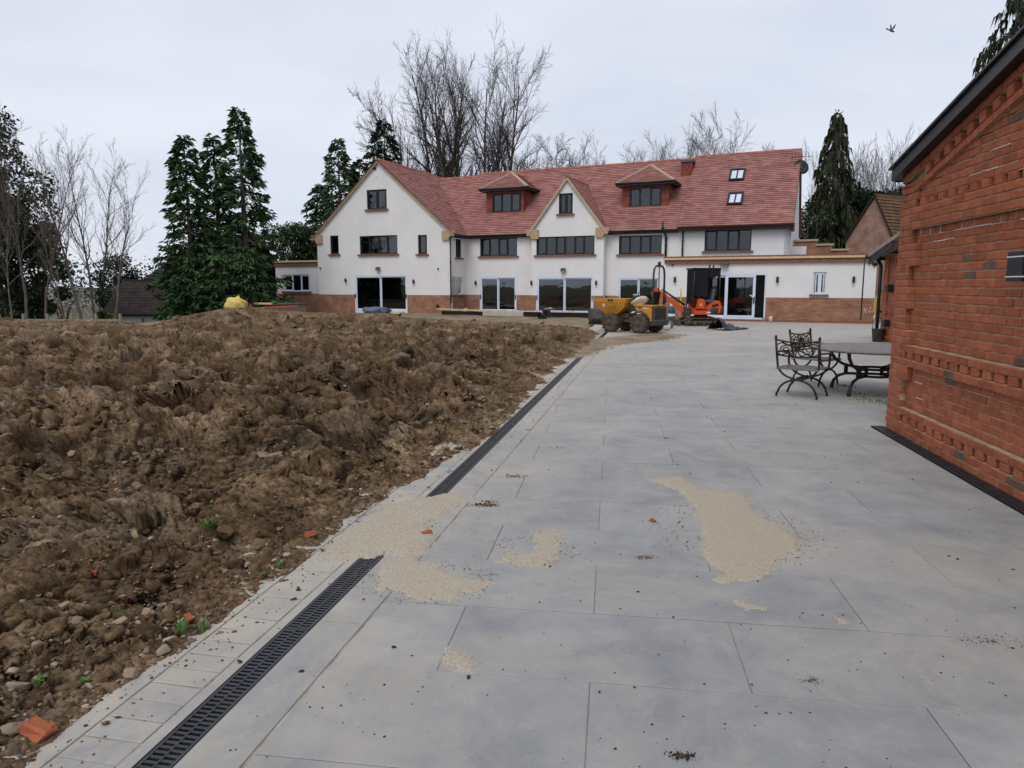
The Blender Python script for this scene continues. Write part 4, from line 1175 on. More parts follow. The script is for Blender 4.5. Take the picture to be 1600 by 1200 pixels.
# floors and ceilings, so the rooms are dark behind the glass
fl = MB()
for z in (0.0, 2.55, 4.78):
    fl.box(((GL + WR) / 2, 4.6, z), (WR - GL - .7, 8.6, .16)); fl.box(((GL + GR) / 2, -.7, z - .002), (GR - GL - .66, 2.0, .16)); fl.box((cu, -.02, z - .004), (CR - CL - .66, .5, .16))
fl.build('floors', M['floor'], house)
pt = MB()
for u in (-9.4, -4.6, -.6, 2.2, 7.1, 10.6): pt.box((u, 5, 2.4), (.12, 8, 4.4))
pt.box(((GL + WR) / 2, 4.5, 2.4), (WR - GL - .7, .12, 4.5)); pt.box((gu, .6, 6.0), (4.0, .1, 2.3)); pt.box((cu, 2.2, 5.8), (2.4, .1, 1.9))
pt.build('partition_walls', M['inside'], house)

# ---- roofs: tile courses laid as stepped strips
def roof(name, A, B, C, D, matn='tile', parent=None, gauge=.17, lift=.026, seg=10, root=None, thick=.1):
    """A eave left, B eave right, C ridge right, D ridge left (as seen from outside)"""
    A, B, C, D = (Vector(p) for p in (A, B, C, D))
    nrm = (B - A).cross(D - A)
    if nrm.length < 1e-6: nrm = (B - A).cross(C - A)
    nrm.normalize()
    if nrm.z < 0: nrm = -nrm
    L1 = max((D - A).length, (C - B).length); n = max(2, int(L1 / gauge))
    mb = MB(); rr = random.Random(hash(name) % 999 + n)
    base = (B - A).normalized()
    for i in range(n):
        t0, t1 = i / n, (i + 1) / n
        p0, p1 = A.lerp(D, t0), B.lerp(C, t0); r0, r1 = A.lerp(D, t1), B.lerp(C, t1)
        w_ = [lift * rr.uniform(.75, 1.25) for _ in range(seg + 1)]
        for k in range(seg):
            s0, s1 = k / seg, (k + 1) / seg
            a, b = p0.lerp(p1, s0), p0.lerp(p1, s1); c, d = r0.lerp(r1, s1), r0.lerp(r1, s0)
            aa, bb = a + nrm * w_[k], b + nrm * w_[k + 1]
            def U(p): return (p - A).dot(base)
            mb.poly([aa, bb, c, d], uv=[(U(a), i * gauge), (U(b), i * gauge), (U(c), (i + 1) * gauge), (U(d), (i + 1) * gauge)])
            mb.poly([a, b, bb, aa], uv=[(U(a), i * gauge), (U(b), i * gauge), (U(b), i * gauge + .01), (U(a), i * gauge + .01)])
    th = nrm * -thick
    o_ = [A, B, C, D]; lo = [p + th for p in o_]
    z0 = [(0, 0)] * 4
    mb.poly([lo[3], lo[2], lo[1], lo[0]], uv=z0)
    for k in range(4):
        k2 = (k + 1) % 4
        if (o_[k] - o_[k2]).length > 1e-4: mb.poly([o_[k2], o_[k], lo[k], lo[k2]], uv=z0)
    return mb.build(name, M[matn], parent or house, recalc=False)
RZ, RV = 8.95, 4.6
SL = (RZ - ZE) / (RV)                    # main slope
EV, EZ = -.32, ZE - .32 * SL + .12       # eaves overhang
sl_mid = (8.98 - EZ) / (RV - EV)
main_l = roof('roof', (GR - 4.6, EV, EZ), (-3.4, EV, EZ), (-3.4, RV - .22, 8.78), (GR - 4.6, RV - .22, 8.78))
main_r = roof('roof', (-3.4, EV, EZ), (MR + .1, EV, EZ), (MR + .1, RV, 8.98), (-3.4, RV, 8.98), seg=40)
wing = roof('roof', (MR + .02, EV - .2, EZ + .1), (WR + .12, EV - .2, EZ + .1), (WR + .12, RV - .12, 9.08), (MR + .02, RV - .12, 9.08), seg=24, thick=.3)
roof('roof', (WR + .12, 9.5, EZ), (GL, 9.5, EZ), (GL, RV + .01, 8.9), (WR + .12, RV + .01, 8.9), seg=4, gauge=.3)
# left gable roof (ridge runs back)
gzr = gz + .13; gs = (gz - ZE) / (GR - gu)
ov = .34
roof('roof', (GR + ov, GP - .16, gzr - (GR + ov - gu) * gs), (GR + ov, 4.9, gzr - (GR + ov - gu) * gs), (gu, 4.9, gzr), (gu, GP - .16, gzr), seg=12)
roof('roof', (GL - ov, 9.5, gzr - (gu - GL + ov) * gs), (GL - ov, GP - .16, gzr - (gu - GL + ov) * gs), (gu, GP - .16, gzr), (gu, 9.5, gzr), seg=6)
# central gable roof
czr = cz + .12; cs = (cz - ZE + .05) / (CR - cu)
roof('roof', (CR + .22, CP - .14, czr - (CR + .22 - cu) * cs), (CR + .22, 3.4, czr - (CR + .22 - cu) * cs), (cu, 3.4, czr), (cu, CP - .14, czr), seg=6)
roof('roof', (CL - .22, 3.4, czr - (cu - CL + .22) * cs), (CL - .22, CP - .14, czr - (cu - CL + .22) * cs), (cu, CP - .14, czr), (cu, 3.4, czr), seg=6)
# ridge tiles, one by one where they can be told apart
def ridge(p0, p1, parent, n=None, r=.11, matn='ridge', name='ridge_tile'):
    p0, p1 = Vector(p0), Vector(p1); Ln = (p1 - p0).length; n = n or max(1, int(Ln / .46))
    rm = None
    d = (p1 - p0).normalized()
    for k in range(n):
        if rm is None:
            mb = MB(); hl = Ln / n / 2
            mb.tube([(-hl + .005, 0, 0), (hl - .005, 0, 0)], [r, r * .93], 10)
            rm = mb.build(name, M[matn], parent); o = rm
        else:
            o = rm.copy(); COL.objects.link(o); o.parent = parent
        o.location = p0 + d * ((k + .5) * Ln / n) - Vector((0, 0, .045)) + Vector((0, 0, rnd.uniform(-.008, .008)))
        o.rotation_euler = d.to_track_quat('X', 'Z').to_euler()
ridge((-6.4, RV - .22, 8.78), (-3.4, RV - .22, 8.78), house); ridge((-3.4, RV, 8.98), (MR, RV, 8.98), house); ridge((MR, RV - .1, 9.08), (WR + .12, RV - .1, 9.08), house)
ridge((gu, GP - .16, gzr), (gu, 4.6, gzr), house); ridge((cu, CP - .14, czr), (cu, 3.0, czr), house)
# sandy verges along the gables, sandstone kneelers at their feet
def verge(pts, w_=.13, d_=.1, parent=None, matn='vergem'):
    for (a, b) in pts:
        a, b = Vector(a), Vector(b); L_ = (b - a).length; d = (b - a) / L_
        mb = MB(); mb.box((0, 0, 0), (L_, d_, w_)); o = mb.build('verge', M[matn], parent or house)
        o.location = (a + b) / 2; o.rotation_euler = d.to_track_quat('X', 'Z').to_euler()
def slope_pt(u, c, zz, s, y): return (u, y, zz - abs(u - c) * s)
yv = GP - .11
verge([(slope_pt(GL - ov, gu, gzr - .1, gs, yv), (gu, yv, gzr - .1)), ((gu, yv, gzr - .1), slope_pt(GR + ov, gu, gzr - .1, gs, yv))])
yv = CP - .1
verge([(slope_pt(CL - .22, cu, czr - .1, cs, yv), (cu, yv, czr - .1)), ((cu, yv, czr - .1), slope_pt(CR + .22, cu, czr - .1, cs, yv))])
def kneeler(u, s, v, z):
    mb = MB(); mb.prism([(0, -.42), (.46, -.42), (.46, .1), (-.32, .1), (-.32, -.06), (0, -.3)] if s < 0 else [(0, -.42), (0, -.3), (.32, -.06), (.32, .1), (-.46, .1), (-.46, -.42)], -.13, .2)
    o = mb.build('kneeler', M['stonecap'], house); o.location = (u, v, z)
for (u, s, v) in ((GL, -1, GP), (GR, 1, GP), (CL, -1, CP), (CR, 1, CP)): kneeler(u, s, v, ZE - .08)
# gutters, fascias, downpipes
def gutter(u0, u1, v, z):
    mb = MB(); mb.box(((u0 + u1) / 2, v + .16, z - .05), (u1 - u0, .04, .2)); mb.box(((u0 + u1) / 2, v + .3, z - .13), (u1 - u0, .3, .03))
    pr = [(.075 * math.cos(t), .075 * math.sin(t)) for t in np.linspace(math.pi, 2 * math.pi, 8)]
    b = len(mb.v)
    for u in (u0, u1):
        mb.v += [(u, v + p[0] + .06, z + p[1]) for p in pr]
    for k in range(7): mb.face((b + k, b + k + 1, b + 8 + k + 1, b + 8 + k))
    mb.face(tuple(b + k for k in range(8))); mb.face(tuple(b + 8 + k for k in reversed(range(8))))
    return mb.build('gutter', M['blackmetal'], house)
gutter(GR + .3, CL - .1, EV - .05, EZ - .02); gutter(CR + .1, MR, EV - .05, EZ - .02); gutter(MR + .02, WR + .1, EV - .17, EZ + .03)
o = gutter(0, 1.75, 0, 0); o.location = (GR + ov + .05, -2.0, gzr - (GR + ov - gu) * gs - .02); o.rotation_euler = (0, 0, R(90))
def pipe(pts, r=.045, nm='downpipe'):
    mb = MB(); mb.tube(pts, r, 8)
    for p, q in zip(pts[:-1], pts[1:]):
        if abs(p[2] - q[2]) > 1:
            for t in np.arange(.1, 1, .28): mb.tube([(p[0], p[1], p[2] + (q[2] - p[2]) * t), (p[0], p[1], p[2] + (q[2] - p[2]) * t + .06)], r * 1.35, 8)
    mb.build(nm, M['blackmetal'], house)
pipe([(GR + .08, GP - .06, 4.4), (GR + .08, GP - .06, .55)])
pipe([(10.0, -.36, 4.62), (10.1, -.1, 4.2), (10.1, -.09, 2.95)], .06); pipe([(9.95, -.3, 5.0), (9.95, -.36, 4.5)], .05)
pipe([(11.0, -.12, 4.55), (11.0, -.09, 2.95)])
# dormers
def dormer(u, v, w_, zb, zt, ze_, za, n, q):
    """front wall at v, half width w_, hipped roof of eaves ze_ and apex za"""
    mb = MB()
    def fq(P, uvs): mb.poly(P, uv=uvs)
    h = q
    # front, tile hung, around the window
    ol = [(u - w_, zb - .3), (u + w_, zb - .3), (u + w_, zt), (u - w_, zt)]
    d_ = MB(); d_.holed(ol, [rect(h)], 0, .18)
    me_uv = {fi: [(d_.v[i][0], d_.v[i][2]) for i in f] for fi, f in enumerate(d_.f)}
    d_.uv = me_uv
    f = d_.build('dormer_front', M['tilehang'], house, recalc=True); f.location = (0, v, 0)
    for s in (-1, 1):
        c = MB(); x = u + s * w_
        vb = (zt - EZ) / sl_mid + EV + .5
        c.poly([(x, v, zb - .3), (x, vb, zb - .3), (x, vb, zt), (x, v, zt)], uv=[(0, zb - .3), (vb - v, zb - .3), (vb - v, zt), (0, zt)])
        c.poly([(x - s * .15, v, zb - .3), (x - s * .15, vb, zb - .3), (x - s * .15, vb, zt), (x - s * .15, v, zt)], uv=[(0, 0)] * 4)
        c.build('dormer_cheek', M['tilehang'], house, recalc=False)
    e = w_ + .32; y0 = v - .34
    ya = v + (za - ze_) * .95                # hip apex
    yb = (za - EZ) / sl_mid + EV + .35       # ridge dies into the main roof
    roof('dormer_roof', (u - e, y0, ze_), (u + e, y0, ze_), (u, ya, za), (u, ya, za), seg=6)
    yb2 = (ze_ - EZ) / sl_mid + EV + .4
    roof('dormer_roof', (u + e, y0, ze_), (u + e, yb2, ze_), (u, yb, za), (u, ya, za), seg=5)
    roof('dormer_roof', (u - e, yb2, ze_), (u - e, y0, ze_), (u, ya, za), (u, yb, za), seg=5)
    for s in (-1, 1): verge([((u + s * e, y0, ze_ + .02), (u, ya, za + .03))], .09, .16, matn='vergem')
    ridge((u, ya, za + .04), (u, yb, za + .04), house)
    f_ = MB()
    f_.box((u, (y0 + yb2) / 2, ze_ - .12), (2 * e - .02, yb2 - y0 - .02, .03))
    f_.box((u, y0 + .01, ze_ - .08), (2 * e, .05, .16)); f_.box((u - e + .02, (y0 + yb2) / 2 + .03, ze_ - .08), (.05, yb2 - y0 - .06, .158)); f_.box((u + e - .02, (y0 + yb2) / 2 + .03, ze_ - .08), (.05, yb2 - y0 - .06, .158))
    f_.tube([(u - e - .02, y0 - .05, ze_ - .03), (u + e + .02, y0 - .05, ze_ - .03)], .055, 8); f_.tube([(u + e + .05, y0 - .05, ze_ - .03), (u + e + .05, yb2, ze_ - .03)], .055, 8)
    f_.build('dormer_eaves', M['blackmetal'], house)
    ap = MB(); ap.box((u, v - .02, zb - .05), (2 * w_ + .3, .12, .1)); ap.build('flashing', M['lead'], house)
    window(house, h, v, n, sill=False, depth=.05)
DV = 1.25
for (x0, y0, x1, y1, wl_, wr_, yb, yt, ye, ya, n, xa) in ((769, 302, 814, 331, 760, 819, 335, 297, 293, 270, 3, 799), (983, 293, 1034, 323, 973, 1045, 327, 288, 284, 258, 3, 1013)):
    q = HR(x0, y0, x1, y1, DV); a = huv(wl_, 310, DV)[0]; b = huv(wr_, 310, DV)[0]
    uc = (a + b) / 2
    zt = huv((x0 + x1) / 2, yt, DV)[1]; zb = huv((x0 + x1) / 2, yb, DV)[1]
    dormer(uc, DV, (b - a) / 2, zb, zt, huv((x0 + x1) / 2, ye, DV - .34)[1], huv(xa, ya, DV + .9)[1], n, q)
# tile-hung upstand between the middle range and the right wing
mb = MB(); x0, x1 = MR - .62, MR + .05; zt = 8.62; vf = 3.3; zb_ = 7.3
mb.poly([(x0, vf, zb_), (x1, vf, zb_), (x1, vf, zt), (x0, vf, zt)], uv=[(0, 0), (x1 - x0, 0), (x1 - x0, zt - zb_), (0, zt - zb_)])
mb.poly([(x0, vf, zb_), (x0, vf, zt), (x0, RV, zt), (x0, RV, zb_)], uv=[(0, 0), (0, zt - zb_), (1.3, zt - zb_), (1.3, 0)])
mb.build('upstand', M['tilehang'], house, recalc=False)
mb = MB(); mb.box(((x0 + x1) / 2, (vf + RV) / 2 - .03, zt + .05), (x1 - x0 + .06, RV - vf + .1, .12)); mb.build('upstand_cap', M['lead'], house)
# rooflights in the right wing
wsl = (9.08 - EZ - .1) / (RV - .12 - EV + .2); wang = math.atan(wsl)
def roof_v(px, py):   # point of the right wing roof plane behind a pixel
    lo, hi = -.4, 4.6
    for _ in range(40):
        m_ = (lo + hi) / 2; u, z = huv(px, py, m_)
        if z > EZ + .1 + (m_ - EV + .2) * wsl: lo = m_
        else: hi = m_
    return u, (lo + hi) / 2
for (x0, y0, x1, y1) in ((1140, 266, 1164, 283), (1137, 303, 1161, 321)):
    ua, va = roof_v((x0 + x1) / 2, y1); ub, vb = roof_v((x0 + x1) / 2, y0)
    wd = huv(x1, (y0 + y1) / 2, (va + vb) / 2)[0] - huv(x0, (y0 + y1) / 2, (va + vb) / 2)[0]; hh = (vb - va) / math.cos(wang)
    fr = MB(); t = .1
    fr.box((0, t / 2, .06), (wd, t, .12)); fr.box((0, hh - t / 2, .06), (wd, t, .12)); fr.box((-wd / 2 + t / 2, hh / 2, .06), (t, hh - 2 * t, .12)); fr.box((wd / 2 - t / 2, hh / 2, .06), (t, hh - 2 * t, .12)); fr.box((0, hh / 2, .075), (.05, hh - 2 * t, .07))
    o = fr.build('rooflight', M['frame'], house); o.location = ((ua + ub) / 2, va, EZ + .1 + (va - EV + .2) * wsl + .01); o.rotation_euler = (wang, 0, 0)
    for s in (-1, 1):
        p = MB(); p.box((s * (wd / 4 - .02), hh / 2, .07), (wd / 2 - t - .02, hh - 2 * t, .02)); p.build('pane', M['skyglass'], o)
# ---- flat-roofed extension on the right
XL, XR, XP, XH = 11.3, 20.1, -5.6, 2.87
q_xd = HR(1074, 427, 1196, 498, XP); q_xd = (q_xd[0], q_xd[1], .1, q_xd[3]); q_xw = HR(1270, 425, 1291, 460, XP)
wall('extension_wall', [(XL, -.2), (XR, -.2), (XR, XH - .3), (XL, XH - .3)], [q_xd, q_xw], XP)
wall('extension_wall', [(XP + .3, -.2), (0, -.2), (0, XH - .3), (XP + .3, XH - .3)], [], 0, rot=RR, loc=(XL + .3, 0, 0))
wall('extension_wall', [(XP + .3, -.2), (3, -.2), (3, XH - .3), (XP + .3, XH - .3)], [], 0, rot=RR, loc=(XR, 0, 0))
plinth(XL, XR, XP, [q_xd], top=1.07)
st = MB(); st.box(((XL + XR) / 2, XP - .08, .04), (XR - XL, .16, .1)); st.build('brick_step', M['sillbrick'], house)
cp = MB()
cp.box(((XL + XR) / 2, XP + .1, XH - .2), (XR - XL + .1, .4, .2)); cp.build('parapet_brick', M['sillbrick'], house)
cp = MB(); cp.box(((XL + XR) / 2, XP + .06, XH - .06), (XR - XL + .18, .46, .09)); cp.build('parapet_batten', M['timber'], house)
cp = MB(); cp.box(((XL + XR) / 2, XP + .12, XH + .02), (XR - XL + .2, .5, .07)); cp.build('parapet_coping', M['sillbrick'], house)
fr_ = MB(); fr_.box(((XL + XR) / 2, (XP + .4) / 2, XH - .36), (XR - XL - .4, -XP - .5, .12)); fr_.build('flat_roof', M['lead'], house)
fx = MB(); fx.box(((XL + XR) / 2, (XP + .3) / 2, .02), (XR - XL - .6, -XP - .4, .14)); fx.build('floors', M['floor'], house)
# flashing strip under the upper wall, and a timber frame left on the roof
fl_ = MB(); fl_.box(((XL + WR) / 2 + 1.4, -.06, XH + .07), (6.4, .12, .05)); fl_.build('flashing', M['film'], house)
# the wide door: fixed light, sliding leaf, and an open doorway at its right end
u0, u1, z0, z1 = q_xd; W, Hh = u1 - u0, z1 - z0
uA = huv(1133, 460, XP)[0] - u0; uB = huv(1180, 460, XP)[0] - u0; fw = .1
fr = MB()
fr.box((W / 2, .07, Hh - .04), (W, .14, .08)); fr.box((.05, .07, Hh / 2 - .04), (.1, .14, Hh - .08)); fr.box((W / 2, .07, .03), (W - .2, .14, .06)); fr.box((W - .03, .07, Hh / 2), (.05, .14, Hh - .1))
dr = fr.build('sliding_door', M['film'], house); dr.location = (u0, XP, z0)
for (a, b, yy) in ((.1, uA + .08, .09), (uA, uB, .03)):
    st = MB(); sw = .11
    for (cx_, cz_, dx_, dz_) in ((a + sw / 2, Hh / 2 - .01, sw, Hh - .14), (b - sw / 2, Hh / 2 - .01, sw, Hh - .14), ((a + b) / 2, .06 + .05, b - a - 2 * sw, .1), ((a + b) / 2, Hh - .13, b - a - 2 * sw, .09)):
        st.box((cx_, yy, cz_), (dx_, .05, dz_))
    st.build('door_leaf', M['film'], dr)
    p = MB(); p.box(((a + b) / 2, yy, Hh / 2), (b - a - 2 * sw, .02, Hh - .3)); p.build('pane', M['doorglass'], dr)
hd = MB(); hd.box((uB - .05, -.02, Hh * .42), (.06, .05, .3)); hd.build('handle', M['blackmetal'], dr)
hd = MB(); hd.box((uB - .13, -.05, Hh * .5), (.2, .03, .04), Matrix.Rotation(R(35), 3, 'Y')); hd.build('lever', M['white'], dr)
window(house, q_xw, XP, 2, fm='film', fw=.06)
# stepped wall behind the extension, running off to the right
for k, (u_a, u_b, zt, pale) in enumerate(((16.45, 17.6, 3.92, True), (17.6, 18.35, 3.68, False), (18.35, 19.1, 3.4, False))):
    mb = MB(); mb.poly([(u_a, 2.2, 1), (u_b, 2.2, 1), (u_b, 2.2, zt), (u_a, 2.2, zt)], uv=[(u_a, 1), (u_b, 1), (u_b, zt), (u_a, zt)])
    mb.poly([(u_b, 2.2, 1), (u_b, 2.55, 1), (u_b, 2.55, zt), (u_b, 2.2, zt)], uv=[(0, 1), (.35, 1), (.35, zt), (0, zt)])
    mb.poly([(u_a, 2.55, 1), (u_a, 2.2, 1), (u_a, 2.2, zt), (u_a, 2.55, zt)], uv=[(0, 1), (.35, 1), (.35, zt), (0, zt)])
    mb.build('stepped_wall', M['plinth'], house, recalc=False)
    c = MB(); c.box(((u_a + u_b) / 2, 2.37, zt + .05), (u_b - u_a + .12, .5, .1)); c.build('coping', M['stonecap'], house)
mb = MB(); mb.box((16.75, 2.1, 3.1), (.7, .25, 1.1)); mb.build('stepped_wall', M['render'], house)
for s in range(7):
    mb = MB(); mb.box((WR + .08, -.02 - .0 * s, ZE - .05 - s * .09), (.16, .2, .085)); mb.build('corbel', M['sillbrick'], house); 
    if s > 3: break
# ---- flat-roofed extension on the left
YL, YP, YH = -15.8, -1.5, 3.22
q_y = HR(443, 429, 484, 455, YP)
wall('extension_wall', [(YL, -.2), (GL + .3, -.2), (GL + .3, YH - .35), (YL, YH - .35)], [q_y], YP)
wall('extension_wall', [(YP + .3, -.2), (7, -.2), (7, YH - .35), (YP + .3, YH - .35)], [], 0, rot=RR, loc=(YL + .3, 0, 0))
window(house, q_y, YP, 3, fm='film', fw=.06)
plinth(YL, GL, YP, top=1.07)
cp = MB(); cp.box(((YL + GL) / 2, YP + .1, YH - .24), (GL - YL + .08, .4, .22)); cp.build('parapet_brick', M['sillbrick'], house)
cp = MB(); cp.box(((YL + GL) / 2, YP + .06, YH - .05), (GL - YL + .14, .46, .12)); cp.build('parapet_batten', M['timber'], house)
cp = MB(); cp.box(((YL + GL) / 2, YP + 4.2, YH - .3), (GL - YL - .3, 7.6, .2)); cp.build('flat_roof', M['lead'], house)
roof('lean_to_roof', (YL + .6, 1.5, YH - .2), (GL, 1.5, YH - .2), (GL, 5, YH + 1.1), (YL + 2.8, 5, YH + 1.1), seg=4)
fx = MB(); fx.box(((YL + GL) / 2, 3, .0), (GL - YL - .7, 8, .14)); fx.build('floors', M['floor'], house)
# ---- lamps, floodlights, vents
def wall_lamp(px, py, v):
    u, z = huv(px, py, v); mb = MB()
    mb.lathe([(.05, -.13), (.055, -.12), (.055, .12), (.05, .13)], (0, -.1, 0), 10); mb.box((0, -.025, 0), (.08, .06, .1))
    o = mb.build('wall_lamp', M['blackmetal'], house); o.location = (u, v, z)
for (px, py, v) in ((541, 438, GP), (647, 440, GP), (744, 442, 0), (831, 442, CP), (932, 442, CP), (1055, 437, XP), (1215, 437, XP), (1334, 437, XP), (435, 437, YP)): wall_lamp(px, py, v)
def flood(px, py, v, w_=.3):
    u, z = huv(px, py, v); mb = MB(); mb.box((0, -.14, 0), (w_, .07, w_ * .75), Matrix.Rotation(R(-25), 3, 'X'), ch=.012); mb.box((0, -.05, .03), (.06, .12, .06))
    o = mb.build('floodlight', M['darkgrey'], house); o.location = (u, v, z)
    l = MB(); l.box((0, -.18, -.015), (w_ * .8, .008, w_ * .55), Matrix.Rotation(R(-25), 3, 'X')); l.build('lens', M['white'], o)
for a in ((592, 420, GP), (881, 422, CP), (1133, 413, XP, .33)): flood(*a)
def stud(px, py, v, r=.06, nm='security_camera'):
    u, z = huv(px, py, v); mb = MB(); mb.lathe([(r, 0), (r, -.05), (r * .8, -.09), (r * .3, -.11)], (0, 0, 0), 10, axis='y'); o = mb.build(nm, M['blackmetal'], house); o.location = (u, v, z)
for a in ((501, 419, GP, .05), (685, 420, GP, .05), (1051, 414, XP, .05), (1359, 411, XP, .06), (1367, 412, XP, .11)): stud(*a)
stud(586, 263, GP, .1, 'gable_vent'); stud(684, 478, GP - .03, .1, 'waste_outlet')
mb = MB(); mb.box((0, -.01, 0), (.1, .03, .14)); o = mb.build('gable_plate', M['white'], house); u, z = huv(588, 275, GP); o.location = (u, GP, z)
# ---- aerial and dish on the far corner
mb = MB(); mb.tube([(0, 0, 0), (0, 0, 2.9)], .025, 6); mb.tube([(-.55, 0, 2.75), (.55, .1, 2.75)], .015, 5)
for x in np.linspace(-.5, .5, 7): mb.tube([(x, -.02, 2.45 + .1 * abs(x)), (x, .02, 3.05 - .1 * abs(x))], .01, 4)
aer = mb.build('tv_aerial', M['darkgrey'], house); u, z = huv(1252, 270, 3.2); aer.location = (u, 3.2, z - 1.9)
mb = MB(); mb.lathe([(.02, .12), (.25, .06), (.4, 0), (.415, -.02), (.25, .03), (.02, .08)], (0, 0, 0), 18, axis='y'); mb.tube([(0, .1, -.3), (0, -.35, -.1)], .02, 5); mb.box((0, -.38, -.08), (.07, .1, .07)); mb.box((-.3, .25, 0), (.6, .05, .05))
o = mb.build('satellite_dish', M['blackplastic'], house); u, z = huv(1252, 261, 3.4); o.location = (u, 3.4, z); o.rotation_euler = (R(-15), 0, R(30))

# ================================================================== BRICK BUILDING ON THE RIGHT (local: x along the wall towards the viewer, y inwards, z up)
WC = gnd(1383, 668); WA = R(9.04)
bb = empty('brick_building', (WC.x, WC.y, 0), -WA - R(90))
tag(bb, 'red brick building with recessed panels, dentil courses and black sloping verge', 'building')
def w_loc(px, py):
    x, y, d = ray(px, py); dx, dy = -math.sin(WA), -math.cos(WA)
    t = (WC.x * (-dy) + dx * WC.y) / (x * (-dy) + dx * y)
    return (t * x - WC.x) * dx + (t * y - WC.y) * dy, EYE + t * d
CH = .0752; SLP = .235; ZT0 = 2.745                       # course height, verge slope, top of the brickwork at the corner
REC = .055                                             # depth of the recessed panels
BL = 6.6
def ztop(s): return ZT0 + SLP * s
bk = MB(); bk.prism([(.01, -.25), (BL, -.25), (BL, ztop(BL)), (.01, ZT0)], REC + .007, .34); bk.build('mortar_bed', M['mortar'], bb)
bk = MB()                                              # mortar of the proud courses and corner pier
def mort(a, b, z0, z1, y): bk.box(((a + b) / 2, (y + REC + .03) / 2, (z0 + z1) / 2), (b - a, REC + .03 - y, z1 - z0))
bricks = []                                            # (s, z, length, height, y of the face)
def course(k, a, b, y, off=0.0, ln=.2275, cut=None, h=None):
    """one course of stretchers from s = a to b"""
    z = k * CH; s = a
    nxt = a + ln * (1 - off)
    while s < b - .01:
        e = min(nxt, b)
        if e - s > .03: bricks.append([(s + e) / 2, z + CH / 2, e - s - .0125, CH - .0120, y])
        s = e; nxt = e + ln
def pier(k):                                           # toothed corner pier
    g = (k // 4) % 2
    return (.50, .36)[g] if k < 12 else (.50, .345, .42, .33)[(k // 3) % 4]
DENT = {2: (.14, .062), 11: (.14, .062), 32: (.112, .10)}
KM = int(ztop(BL) / CH)
for k in range(KM):
    z = k * CH; off = .5 * (k % 2)
    a0 = 0.0
    smin = max(0.0, (z + CH - (ZT0 - .235)) / SLP)     # the sloping band cuts the courses
    if k in DENT:
        bw_, gp = DENT[k]; pe = .40
        course(k, 0, pe, 0, off); mort(0, pe - .016, z, z + CH, .0065)
        s = pe + gp
        while s < BL - .2:
            bricks.append([s + bw_ / 2, z + CH / 2, bw_ - .004, CH - .006, .004]); s += bw_ + gp
        course(k, pe, BL, REC + .05, off)
        continue
    if k in (0, 1, 3, 10, 12, 29, 30, 31):
        y = 0.004 if k == 0 else 0.0
        course(k, 0, BL, y, off); mort(0, BL, z, z + CH, .0065)
    elif k >= 33:
        if smin < BL:
            pe = .44 if k < 35 else 0
            if pe > smin: course(k, max(0, smin - .3), pe, 0, off); mort(max(.01, smin - .05), pe - .016, z, z + CH, .0065)
            course(k, max(pe, smin - .4), BL, .026, off); mort(max(pe, smin + .05), BL, z, z + CH, .032)
    else:
        pe = pier(k)
        course(k, 0, pe, 0, off); mort(0, pe - .016, z, z + CH, .0065)
        course(k, pe, BL, REC, off)
    if k < 33: pass
mo = bk.build('mortar_courses', M['mortar'], bb); tag(mo, kind='stuff')
course(34, 0, .44, 0, .5)
for s_ in (.1, .33): bricks.append([s_, 35 * CH + .018, .21, .03, 0])
slope_fill = True
# sloping band under the verge: two rows of stretchers with a dentil row between, laid to the slope
sang = math.atan(SLP)
def slope_brick(s, dz, ln, y, h=.066): bricks.append([s, ztop(s) + dz, ln, h, y, sang])
L_ = .2275
s = .215
while s < BL:
    if s > .42: slope_brick(s, -.225, L_ - .011, -.004)
    slope_brick(s - .1, -.036, L_ - .011, -.004)
    s += L_ * math.cos(sang)
s = .62
while s < BL:
    slope_brick(s, -.128, .108, 0.0, .092); s += .215
sb = MB()
Ms = Matrix.Rotation(-sang, 3, 'Y')
sb.prism([(.02, ZT0 - .012), (.02, ZT0 - .26), (BL, ztop(BL) - .262), (BL, ztop(BL) - .012)], REC + .0, REC + .02)
for (d0, d1) in ((-.26, -.185), (-.075, -.004)): sb.prism([(.02 if d1 > -.1 else .4, ztop(.02 if d1 > -.1 else .4) + d0), (BL, ztop(BL) + d0), (BL, ztop(BL) + d1), (.02 if d1 > -.1 else .4, ztop(.02 if d1 > -.1 else .4) + d1)], .008, REC + .02)
tag(sb.build('mortar_band', M['mortar'], bb), kind='stuff')
# shared brick meshes
bvar = []
for k in range(6):
    mb = MB(); mb.box((0, 0, 0), (.217, .10, .0647), ch=.0055)
    r2 = random.Random(k)
    for i in range(len(mb.v)):
        v = mb.v[i]; mb.v[i] = (v[0] + r2.uniform(-.0032, .0032), v[1] + (r2.uniform(-.003, .001)), v[2] + r2.uniform(-.003, .003))
    bvar.append(mb)
bmesh_data = {}
wmat = bb.matrix_world.copy()
ca_, sa_ = math.cos(-WA - R(90)), math.sin(-WA - R(90))
def wpos(b): return (WC.x + ca_ * b[0] - sa_ * b[4], WC.y + sa_ * b[0] + ca_ * b[4], b[1])
def seen(b):
    x, y, z = wpos(b)
    if y < 3.9 or b[1] > ztop(b[0]) + .02: return -1
    if x / y > .745: return -1
    return b[2] * b[3] / (x * x + y * y)
bricks = [b for b in bricks if b[1] < ztop(b[0]) - (0.0 if len(b) > 5 else .03)]
bricks.sort(key=lambda b: -seen(b))
rest = MB(); r3 = random.Random(11)
